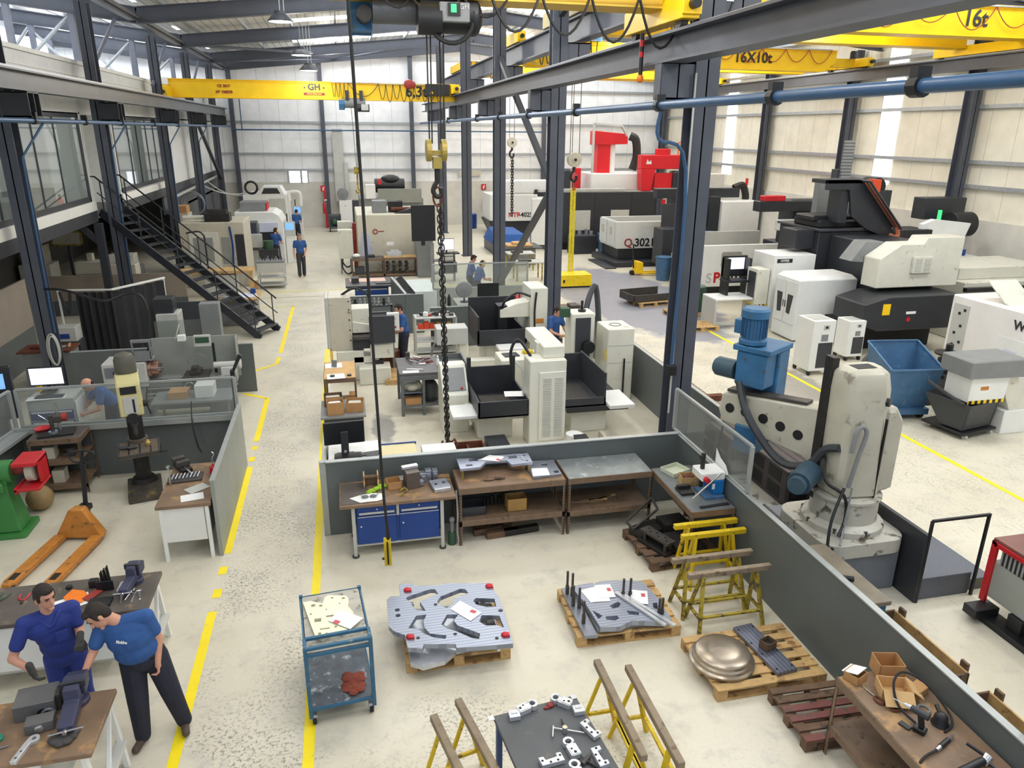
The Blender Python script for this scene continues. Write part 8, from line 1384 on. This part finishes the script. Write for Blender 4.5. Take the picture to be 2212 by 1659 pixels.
# SP3016 machine
t=T('bridge_mill','white bridge mill lettered SP 3016 behind the workstation','machine',(12.5,24.3,0))
P(t,'front_guard',B().box(0,0,.5,3.3,.12,2.0),M_WHITE,.015);P(t,'left_guard',B().box(0,.12,.5,.1,1.6,2.0),M_WHITE,.01);P(t,'inner_bed',B().box(.4,.4,0,3.2,3.5,1.2),M_GREY,.02);P(t,'window',B().ext(rrect(.7,1.2,1.5,1.75,.08),0,.01,tmx((0,-.002,0))),mat('window_grey',(164,160,148),.25,0,.06,4),0);P(t,'base',B().box(.1,.1,0,3.3,.6,.5),M_BLK)
text(t,'S',.5,tmx((.28,-.005,.8)),M_LGREY,.003,.01);text(t,'P',.5,tmx((.58,-.005,.82)),M_RED,.003,.02);text(t,'3016',.5,tmx((1.4,-.005,.85)),M_BLK,.003,.014)
t=T('gantry_mill','dark gantry machine with grey guards and blue sheet behind the bridge mill','machine',(13.6,28.6,0))
P(t,'guard',B().box(0,0,.8,3.6,.1,1.9),M_LGREY,.01);P(t,'front_rail',B().box(-.6,-.6,.9,3.2,-.5,1.15),M_BEIGE);P(t,'left_post',B().box(-.7,.2,.5,.0,1.2,2.0),M_ANTH,.01);P(t,'bed',B().box(.1,.2,0,3.5,2.6,1.1),M_GREY,.02);P(t,'blue_sheet',B().ell((1.4,.5,1.75),(.6,.3,.12)),M_BLUE2,0,True);P(t,'screen_guard',B().box(-.2,1.6,1.9,1.9,1.64,2.9),M_DARK);P(t,'column',B().box(1.9,1.4,1.1,2.4,2.4,3.2),M_ANTH,.02);P(t,'white_cover',B().box(2.4,1.2,1.1,4.2,2.2,3.0),M_WHITE,.02);P(t,'cross_beam',B().box(-.3,2.0,3.1,3.6,2.5,3.5),M_ANTH,.02);P(t,'red_logo',B().box(-.1,1.99,2.85,.1,2.0,3.05),M_RED,0);P(t,'head_box',B().box(1.2,2.0,3.5,2.8,2.8,4.1),M_LGREY,.02);P(t,'cable_chain',B().tube([(3.4,2.2,3.5),(3.8,2.2,3.6),(4.0,2.2,3.2),(4.0,2.2,2.9)],.16),M_IROND,0,True);P(t,'signal_light',B().cyl((4.0,2.2,3.6),(4.0,2.2,3.9),.06),M_RED,0)
t=T('bridge_machine','black and white machine with red marks against the cream side wall','machine',(17.2,25.5,0));P(t,'bed',B().box(0,0,0,3.2,2.8,1.6),M_ANTH,.02);P(t,'arm',B().box(-.6,.6,2.2,1.8,1.1,2.6),M_WHITE,.02);P(t,'panel',B().box(-.4,0,1.6,.9,.2,2.3),M_LGREY,.01);P(t,'column',B().box(.2,1.2,1.6,2.6,2.2,3.3),M_ANTH,.02);P(t,'beam',B().box(-1.4,1.0,2.9,1.6,1.5,3.3),M_ANTH,.02);P(t,'red_cap',B().box(-1.2,1.0,3.3,-.3,1.4,3.5),M_RED,.02);P(t,'chain',B().box(.2,.5,2.6,.8,.9,2.8),M_BLK)
t=T('milling_centre','white machining centre with slanted guard at the far right edge','machine',(18.2,20.2,0));P(t,'body',B().box(0,0,0,2.3,2.0,2.0),M_WHITE,.02);P(t,'slanted_guard',B().exty([(-.3,2.0),(1.2,1.9),(1.6,3.1),(.2,3.25),(-.2,3.1)],.2,.4),M_WHITE,.01);P(t,'motor_block',B().cyl((1.3,.8,3.0),(2.1,.8,3.0),.4,n=20),M_BLK,.01,True);P(t,'beam',B().box(.8,1.4,3.1,2.4,2.0,3.8),M_ANTH,.02);P(t,'blue_label',B().box(1.0,-.01,2.1,1.4,0,2.3),M_BLUE,0);P(t,'signal_light',B().cyl((.6,.5,3.2),(.6,.5,3.5),.06),mat('green_glow',()),0)
# Q3021 mill on its platform
t=T('cnc_mill','grey white CNC mill lettered 3021 on a dark base','machine',(12.1,32.0,0))
P(t,'guard',B().box(0,0,.75,3.6,.1,1.95).box(0,.1,.75,.1,2.4,1.95).box(0,2.3,.75,3.6,2.4,1.95),mat('guard_pale',(214,216,214),.42,0,.03,3),.012);P(t,'window',B().box(1.9,-.01,1.2,2.6,0,1.65),M_GREY,0)
for y in (.3,1.4): d=P(t,'door',B().box(-.03,y,.85,0,y+.95,1.9),mat('guard_pale',()),.008);P(d,'door_window',B().box(-.035,y+.3,1.3,-.03,y+.65,1.65),M_BEIGE,0)
text(t,'3021',.5,tmx((1.35,-.01,1.0)),M_BLK,.003,.012);text(t,'Q',.5,tmx((.55,-.01,1.0)),M_REDD,.003,.01);P(t,'base',B().box(.1,.1,.25,3.6,2.3,.75).box(-.3,-.6,0,3.6,2.6,.25),M_ANTH,.02);P(t,'drip_ramp',B().box(-.8,-.9,0,-.3,1.6,.06),M_STEELD);P(t,'inner_bar',B().box(.2,1.0,1.7,3.0,1.2,1.85),M_BEIGE)
t=T('portal_mill','wide portal mill with red columns, black panels and cream rail','machine',(10.7,36.8,0))
M_MRED=mat('machine_red',(214,28,40),.4,0,.04,3)
P(t,'front_panel',B().box(0,0,.4,5.2,.15,2.9),M_ANTH,.02);P(t,'left_frame',B().box(-1.4,0,.3,0,.2,2.6),M_WHITE,.02);P(t,'upper_rail',B().box(-1.0,.2,2.9,3.6,.5,3.05),M_LGREY,.01)
for x in (.7,2.8): P(t,'door_window',B().box(x,-.01,1.0,x+1.0,0,2.0),mat('window_pale',(196,196,190),.25,0,.05,4),.004)
for x in (1.9,3.9): P(t,'panel_seam',B().box(x,-.006,.4,x+.02,0,2.9),M_CLEAN,0)
P(t,'white_housing',B().box(2.0,1.0,2.9,5.0,3.4,3.75),M_WHITE,.03)
P(t,'red_column',B().box(2.5,1.6,2.9,3.2,2.4,5.2),M_MRED,.02);P(t,'red_head',B().exty([(2.3,5.15),(4.1,5.2),(4.1,5.7),(2.3,5.85)],1.5,2.4),M_MRED,.03);P(t,'red_arm',B().box(4.4,.2,4.0,7.2,.8,4.7),M_MRED,.03);P(t,'red_leg',B().exty([(4.5,2.9),(5.0,2.9),(5.2,4.0),(4.4,4.0)],.2,.8),M_MRED,.02);P(t,'red_side',B().box(1.3,1.5,2.9,1.6,2.2,4.0),M_MRED,.02);P(t,'red_panel',B().box(5.2,.3,2.9,6.2,.7,3.8),M_MRED,.02)
P(t,'black_shoulder',B().box(-.1,.6,2.9,.8,1.4,4.0),M_ANTH,.1);P(t,'black_shoulder',B().box(6.2,.1,.8,7.0,.9,3.9),M_ANTH,.1);P(t,'right_panel',B().box(7.0,.1,1.2,7.9,.5,3.9),M_WHITE,.02);P(t,'cable_chain',B().tube([(4.3,1.8,5.6),(4.6,1.7,5.4),(4.7,1.7,4.6),(4.5,1.7,3.9)],.22),M_IROND,0,True);P(t,'cable_chain',B().tube([(6.9,.4,4.4),(7.6,.4,4.5),(7.9,.4,4.1),(7.5,.4,3.8)],.2),M_IROND,0,True)
P(t,'pipe_frame',B().bar((2.1,1.2,3.0),(2.1,1.2,6.2),.1).bar((2.1,1.2,6.2),(3.6,1.2,6.1),.1).bar((3.6,1.2,6.1),(4.0,1.4,5.6),.1),M_LGREY);P(t,'white_logo',B().ext([(-.15,0),(.15,0),(.1,.2),(0,.1),(-.1,.25)],0,.01,tmx((4.8,.19,4.25))),M_WHITE,0);P(t,'spindle_post',B().box(3.2,1.7,3.75,3.5,2.0,5.3),M_WHITE,.01);P(t,'motor',B().box(5.3,.3,4.7,6.0,.7,5.0),M_MRED,.02)
P(t,'orange_rail',B().bar((7.2,2.0,4.6),(8.8,2.0,4.6),.06).bar((7.2,2.0,5.3),(8.8,2.0,5.3),.06).bar((7.2,2,4.6),(7.2,2,5.3),.06).bar((8.0,2,4.6),(8.0,2,5.3),.06).bar((8.7,2,4.6),(8.7,2,5.3),.06),mat('rail_orange',(240,108,30),.45,0,.04,3));P(t,'base',B().box(-.6,.2,0,7.8,3.5,.4),M_BLK)
t=T('tool_cart','dark cart of tool holders in front of the black panels','cart',(11.0,35.4,0));P(t,'frame',B().box(0,0,.0,1.3,.7,.9),M_ANTH,.01);P(t,'top_tools',B().cyl((.2,.3,.9),(.2,.3,1.2),.08).cyl((.5,.3,.9),(.5,.3,1.15),.1).cyl((.85,.3,.9),(.85,.3,1.2),.08).cyl((1.1,.3,.9),(1.1,.3,1.1),.1),M_ALU,0)
t=T('turning_centre','white turning centre lettered NTP-4025Y at the rear left of the bay','machine',(9.3,43.0,0))
P(t,'front_guard',B().box(0,0,.8,1.9,.2,2.3),M_WHITE,.02);P(t,'side_guard',B().box(-.9,.2,.8,0,2.6,2.3),M_WHITE,.02);P(t,'base',B().exty([(-.6,0),(1.9,0),(1.9,.8),(-1.0,.8)],.1,2.6),M_ANTH,.02);P(t,'upper_box',B().box(.0,1.2,2.3,3.2,2.6,3.0),M_WHITE,.02);P(t,'second_guard',B().box(1.9,-1.0,.5,3.4,1.0,2.1),M_WHITE,.02);text(t,'NTP',.36,tmx((.5,-.01,1.15)),M_MRED,.003,.01);text(t,'-4025Y',.36,tmx((1.3,-.01,1.15)),M_BLK,.003,.008);P(t,'black_drive',B().box(2.0,1.0,2.1,3.0,1.4,2.5),M_BLK,.02)
t=T('blue_waste_bin','blue wheeled bin with white lump on top beside the 3021 mill','bin',(12.45,35.2,0));P(t,'bin_body',B().cyl((.3,.3,0),(.3,.3,1.0),.28,.36,16),M_BLUE2,0,True);P(t,'white_bag',B().ell((.3,.3,1.15),(.2,.2,.25)),M_WHITE,0,True)
t=T('blue_waste_bin','blue wheeled bin at the edge of the big column','bin',(12.5,28.0,0));P(t,'bin_body',B().cyl((.3,.3,0),(.3,.3,.95),.27,.34,16),M_BLUE2,0,True);P(t,'rim',B().tube([(.3+.34*cos(a),.3+.34*sin(a),.95) for a in [2*pi*i/18 for i in range(18)]],.025,6,True),M_PIPE,0,True)
t=T('pallet_truck','yellow pallet truck parked before the 3021 mill','pallet truck',(12.0,29.6,0));P(t,'body',B().exty([(0,.1),(.35,.1),(.35,.55),(.1,.6)],-.25,.25),M_YEL,.02);P(t,'fork',B().box(.3,-.25,.06,1.3,-.1,.12),M_YEL);P(t,'fork',B().box(.3,.1,.06,1.3,.25,.12),M_YEL);P(t,'handle',B().bar((0,0,.3),(-.05,0,1.3),.05).bar((-.05,-.15,1.3),(-.05,.15,1.3),.04),M_BLK);P(t,'wheel',B().cyl((-.05,-.08,.1),(-.05,.08,.1),.1),M_RUB,0)
t=T('concrete_weight','yellow painted block hanging from the yellow slings','block',(8.15,27.4,0));P(t,'block',B().box(0,0,.05,1.25,.9,.5),mat('block_yellow',(246,212,16),.5,0,.06,5,(120,96,30),.08,9),.01);P(t,'dark_edge',B().box(0,-.005,.03,1.25,.9,.06),M_IROND,0);P(t,'black_hole',B().box(.08,-.01,.2,.16,0,.32),M_BLK,0)
# ------------------------------------------------------------------ people
def frame(z,x):
    z=V(z).normalized();x=V(x);x=(x-z*x.dot(z)).normalized();y=z.cross(x)
    return Mx((x.to_tuple()+(0,),y.to_tuple()+(0,),z.to_tuple()+(0,),(0,0,0,1))).transposed()
def hand(b,w,d,n,curl=.5,k=0.0,left=1):
    """palm, four fingers and a thumb; d points to the knuckles, n out of the palm"""
    d=V(d).normalized();n=V(n);n=(n-d*n.dot(d)).normalized();s=d.cross(n)*left;w=V(w)
    b.cap(w,w+d*.03,.026+k,.03+k,10)
    for t in (-.022,.0,.022): b.cap(w+d*.02+s*t*.8,w+d*.085+s*t,.015+k,.0135+k,8)
    for i,(t,l) in enumerate(((-.033,.066),(-.011,.076),(.011,.072),(.032,.056))):
        p=w+d*.085+s*t;c=curl*(1+.12*i)
        d1=(d*cos(c*.8)+n*sin(c*.8));d2=(d*cos(c*1.9)+n*sin(c*1.9))
        q=p+d1*l*.55;b.cap(p,q,.0098+k,.009+k,8);b.cap(q,q+d2*l*.55,.009+k,.0078+k,8)
    p=w+d*.03-s*.03;q=p+(d*.7-s*.6+n*.35).normalized()*.045;b.cap(p,q,.0125+k,.011+k,8);b.cap(q,q+(d*.9-s*.1+n*.4).normalized()*.034,.0105+k,.009+k,8)
def skin(par,name,b,m,vox,it=4):
    o=P(par,name,b,m,0,True) if par else mesh(name,b,m,0,True)
    r=o.modifiers.new('join','REMESH');r.mode='VOXEL';r.voxel_size=vox;r.use_smooth_shade=True
    s=o.modifiers.new('soft','SMOOTH');s.iterations=it;s.factor=.5
    return o
def person(label,head,face,shR,shL,pel,hipx,armR,armL,legR,legL,shirt=None,trou=None,hair=None,vox=.012,fat=0,gloves=False,bald=False,cap_ears=None,group=None,collar=False,curl=(.5,.5)):
    """joints are world points; armX = (elbow, wrist, hand direction, palm normal); legX = (hip, knee, ankle, toe)"""
    shirt=shirt or M_SHIRT;trou=trou or M_TROU;hair=hair or M_HAIR
    head,face,shR,shL,pel,hipx=V(head),V(face).normalized(),V(shR),V(shL),V(pel),V(hipx).normalized()
    base=V((pel.x,pel.y,0));root=T('person',label,'person',base,0,group)
    L=lambda p: V(p)-base
    mid=(shR+shL)/2;sx=(shL-shR).normalized();up=(mid-pel).normalized();hw=(shL-shR).length/2
    b=B();hu=(face.cross(sx*-1));hu=(head-mid).normalized();hu=(hu-face*hu.dot(face)).normalized();hm=frame(hu,face.cross(hu)*-1)
    hs=lambda x,y,z: L(head)+(hm @ V((x,y,z)))          # x to the side,y forward,z up on the head
    fy=1 if (hm @ V((0,1,0))).dot(face) > 0 else -1
    b.ell(hs(0,-.005*fy,.03),(.076,.095,.095),18,12,hm);b.ell(hs(0,.025*fy,-.035),(.058,.068,.085),16,10,hm);b.ell(hs(0,.075*fy,-.1),(.028,.022,.022),10,8,hm)
    b.cap(hs(0,.09*fy,.015),hs(0,.108*fy,-.025),.010,.016,8);b.ell(hs(0,.086*fy,-.058),(.024,.012,.010),10,6,hm);b.ell(hs(0,.08*fy,.04),(.05,.014,.012),10,6,hm)
    for e in (-1,1): b.ell(hs(e*.08,-.005*fy,-.01),(.012,.022,.034),8,6,hm)
    b.cap(L(mid)-up*.03,hs(0,-.02*fy,-.05),.062,.054,14)
    tb=B()
    def torso(b,g):
        tf=frame(up,sx);pf=frame(up,hipx)
        b.ell(L(mid)-up*.10,(hw+.02+g,.115+g+fat*.3,.15),16,10,tf);b.ell(L(mid.lerp(pel,.42)),(hw*.86+g+fat,.12+g+fat,.2),16,10,tf);b.ell(L(mid.lerp(pel,.74)),(hw*.84+g+fat,.125+g+fat,.17),16,10,pf)
        b.cap(L(shR),L(shL),.062+g,.062+g,12)
    torso(b,-.015)
    sh=B();torso(sh,.012)
    for s,sp,arm in ((1,shR,armR),(-1,shL,armL)):
        el,wr,hd,pn=arm;b.cap(L(sp),L(el),.052,.042,12);b.cap(L(el),L(wr),.043,.028,12)
        hand(b,L(wr),hd,pn,curl[0 if s > 0 else 1],0,s)
        if gloves: gl=B();hand(gl,L(wr),hd,pn,curl[0 if s > 0 else 1],.004,s);gl.cap(L(wr)-V(hd).normalized()*.05,L(wr),.034,.033,10);skin(root,'glove',gl,M_GLOVE,vox*.8,2)
        d=(V(el)-V(sp));sh.cap(L(sp),L(sp+d*.62),.07,.066,14)
    tr=B();pf=frame((0,0,1),hipx);tr.ell(L(pel)-V((0,0,.04)),(.165+fat,.12+fat*.8,.13),16,10,pf);tr.ell(L(pel)+up*.05,(.16+fat,.118+fat*.8,.07),16,10,pf)
    for hip,kn,an,toe in (legR,legL):
        b.cap(L(hip),L(kn),.075,.05,12);b.cap(L(kn),L(an),.05,.036,12)
        tr.cap(L(hip),L(kn),.102+fat*.4,.084+fat*.3,14);tr.cap(L(kn),L(an)-V((0,0,.01)),.083+fat*.3,.076,14)
        an,toe=L(an),L(toe);f=V((toe.x-an.x,toe.y-an.y,0));f=f.normalized() if f.length > .01 else V((0,-1,0));h=V((an.x,an.y,an.z))
        so=B();so.cap((h.x-f.x*.05,h.y-f.y*.05,h.z-.04),(h.x+f.x*.15,h.y+f.y*.15,h.z-.055),.042,.038,12);so.cap((h.x,h.y,h.z-.02),(h.x,h.y,h.z+.05),.05,.05,12);skin(root,'shoe',so,M_SHOE,vox,3)
    body=skin(root,'body',b,M_SKIN,vox)
    s=skin(root,'shirt',sh,shirt,vox,6);skin(root,'trousers',tr,trou,vox,5)
    hb=B()
    if not bald:
        hb.ell(hs(0,-.02*fy,.045),(.084,.092,.094),18,12,hm);hb.ell(hs(0,-.05*fy,.0),(.078,.062,.09),14,9,hm);hb.ell(hs(0,.045*fy,.095),(.06,.045,.035),12,8,hm)
        for e in (-1,1): hb.ell(hs(e*.07,.01*fy,.02),(.016,.03,.045),8,6,hm)
    else: hb.ell(hs(0,-.06*fy,-.02),(.078,.045,.05),12,8,hm)
    skin(root,'hair',hb,hair,vox*.8,1)
    if vox < .01:
        for e in (-1,1): P(root,'eye',B().ell(hs(e*.032,.083*fy,.018),(.014,.010,.007),8,6,hm),mat('eye_dark',(70,60,56),.3,0,.05,4),0,True);P(root,'eyebrow',B().cap(hs(e*.018,.097*fy,.042),hs(e*.052,.083*fy,.042),.005,.004,6),M_HAIR,0,True)
    if cap_ears:
        c=P(root,'ear_defenders',B().ell(hs(.092,0,0),(.03,.045,.055),12,8,hm).ell(hs(-.092,0,0),(.03,.045,.055),12,8,hm).tube([hs(.09,0,.03),hs(.075,0,.11),hs(0,0,.145),hs(-.075,0,.11),hs(-.09,0,.03)],.012),cap_ears,0,True)
    return root,s,L,up,sx,mid
# the two fitters at the front benches
r,s,L,up,sx,mid=person('person in dark blue overall shirt and grey gloves between the two front benches',(-2.955,6.72,1.625),(.72,-.58,-.14),(-3.15,6.66,1.40),(-2.80,6.84,1.405),(-2.93,6.80,.95),(.9,.35,0),
    ((-3.27,6.56,1.10),(-3.04,6.36,1.10),(.2,-.1,-.75),(.5,.5,.1)),((-2.75,6.78,1.17),(-2.68,6.58,1.22),(.1,-.6,-.25),(-.3,-.1,-1)),
    ((-3.02,6.79,.90),(-3.02,6.76,.48),(-3.02,6.80,.09),(-3.03,6.66,.05)),((-2.84,6.84,.90),(-2.83,6.80,.48),(-2.82,6.85,.09),(-2.79,6.71,.05)),
    M_SHIRTD,M_SHIRTD,vox=.0065,gloves=True,curl=(.55,1.0))
fwd=V((.38,-.9,0)).normalized()
P(r,'collar',B().tube([L(mid)+V((-.09,.02,.03)),L(mid)+V((-.07,-.07,.03)),L(mid)+fwd*.11+V((0,0,-.06)),L(mid)+V((.10,-.04,.03)),L(mid)+V((.09,.06,.04))],.018),M_SHIRTD,0,True)
P(r,'chest_pocket',B().cb(L(mid)+fwd*.135+V((.08,.0,-.16)),(.1,.012,.11),(0,0,23)),M_SHIRTD,.003)
r,s,L,up,sx,mid=person('person in blue tee shirt and navy trousers bending over the front bench vice',(-2.455,6.50,1.50),(-.62,-.42,-.66),(-2.47,6.54,1.33),(-2.07,6.55,1.40),(-2.17,6.60,.95),(.95,.15,0),
    ((-2.555,6.47,1.12),(-2.60,6.33,1.03),(-.2,-.5,-.5),(-.7,.2,-.2)),((-2.0,6.57,1.12),(-2.02,6.49,.90),(-.02,-.12,-1),(-.9,-.2,0)),
    ((-2.27,6.58,.90),(-2.25,6.47,.49),(-2.265,6.47,.10),(-2.31,6.30,.04)),((-2.07,6.61,.90),(-1.97,6.56,.49),(-1.905,6.60,.10),(-1.86,6.43,.04)),
    None,None,vox=.0065,fat=.045,curl=(.6,.75))
text(r,'Moldes',.036,Mx.Translation(L((-2.265,6.385,1.255))) @ Mx.Rotation(R(-18),4,'Z') @ Mx.Rotation(R(66),4,'X'),M_WHITE,.004,.001,name='shirt_lettering')
P(r,'belt',B().tube([L((-2.17+.185*cos(a),6.60+.14*sin(a),.985)) for a in [2*pi*i/20 for i in range(20)]],.014,6,True),M_BLK,0,True)
def stand(label,x,y,ang,h=1.74,lean=0,arms='front',**kw):
    """person of height h at x, y facing ang degrees (0 = +x)"""
    k=h/1.75;f=V((cos(R(ang)),sin(R(ang)),0));s=V((-f.y,f.x,0));o=V((x,y,0))
    q=lambda a,c,z: o+f*a*k+s*c*k+V((0,0,z*k))       # forward,left,up
    l=lean;hd=q(.04+l*.55,0,1.63-l*.35)
    fc=f*1+V((0,0,-.25-l*1.3))
    sr,sl,pe=q(l*.38,-.185,1.42-l*.2),q(l*.38,.185,1.42-l*.2),q(-.02-l*.05,0,.95)
    if arms == 'front': ar=(q(.08+l*.4,-.24,1.12-l*.2),q(.28+l*.4,-.12,1.05-l*.2),f-s*-.2,s);al=(q(.08+l*.4,.24,1.12-l*.2),q(.28+l*.4,.12,1.05-l*.2),f-s*.2,-s)
    else: ar=(q(-.02,-.25,1.12),q(.08,-.26,.88),V((0,0,-1))+f*.2,s);al=(q(-.03,.25,1.12),q(.14,.16,.93),V((0,0,-.6))+f*.4-s*.3,-s)
    st=kw.pop('step',0)
    lr=(q(0,-.09,.9),q(.05+st*.2,-.1,.48),q(st*.25,-.1,.09),q(st*.25+.16,-.11,.04));ll=(q(0,.09,.9),q(.04-st*.05,.1,.48),q(-st*.25,.1,.09),q(-st*.25+.16,.11,.04))
    return person(label,hd,fc,sr,sl,pe,-s*-1,ar,al,lr,ll,**kw)
stand('bald person in blue tee shirt bowed behind the clear screen of the left bay',-4.4,14.15,215,1.72,.55,bald=True,vox=.009)
stand('person in blue tee shirt standing at the milling machine by the tool shelf',1.32,18.25,195,1.74,.12)
stand('person in blue tee shirt walking up the aisle toward the camera',-1.8,31.8,-82,1.74,0,'down',hair=M_HAIRG,trou=mat('trousers_charcoal',(54,56,62),.85,0,.1,6),step=.4)
stand('person in blue tee shirt and yellow ear defenders at the second left machine',-2.95,34.15,60,1.74,.1,cap_ears=M_YEL)
stand('dark haired person in blue tee shirt at the farthest left machine',-2.45,42.1,70,1.74,.1)
stand('person with yellow ear defenders leaning over the red rack behind the far screen',4.35,24.6,8,1.72,.25,cap_ears=M_YEL)
stand('person in blue tee shirt partly behind the one wearing ear defenders',4.25,25.5,0,1.74,.15)
stand('masked person in blue tee shirt behind the cream drill tower',5.0,17.4,-60,1.76,.2)
stand('person seen through the upstairs office glass facing the lit monitor',-10.3,20.2,45,1.75,.1,shirt=M_DARK)
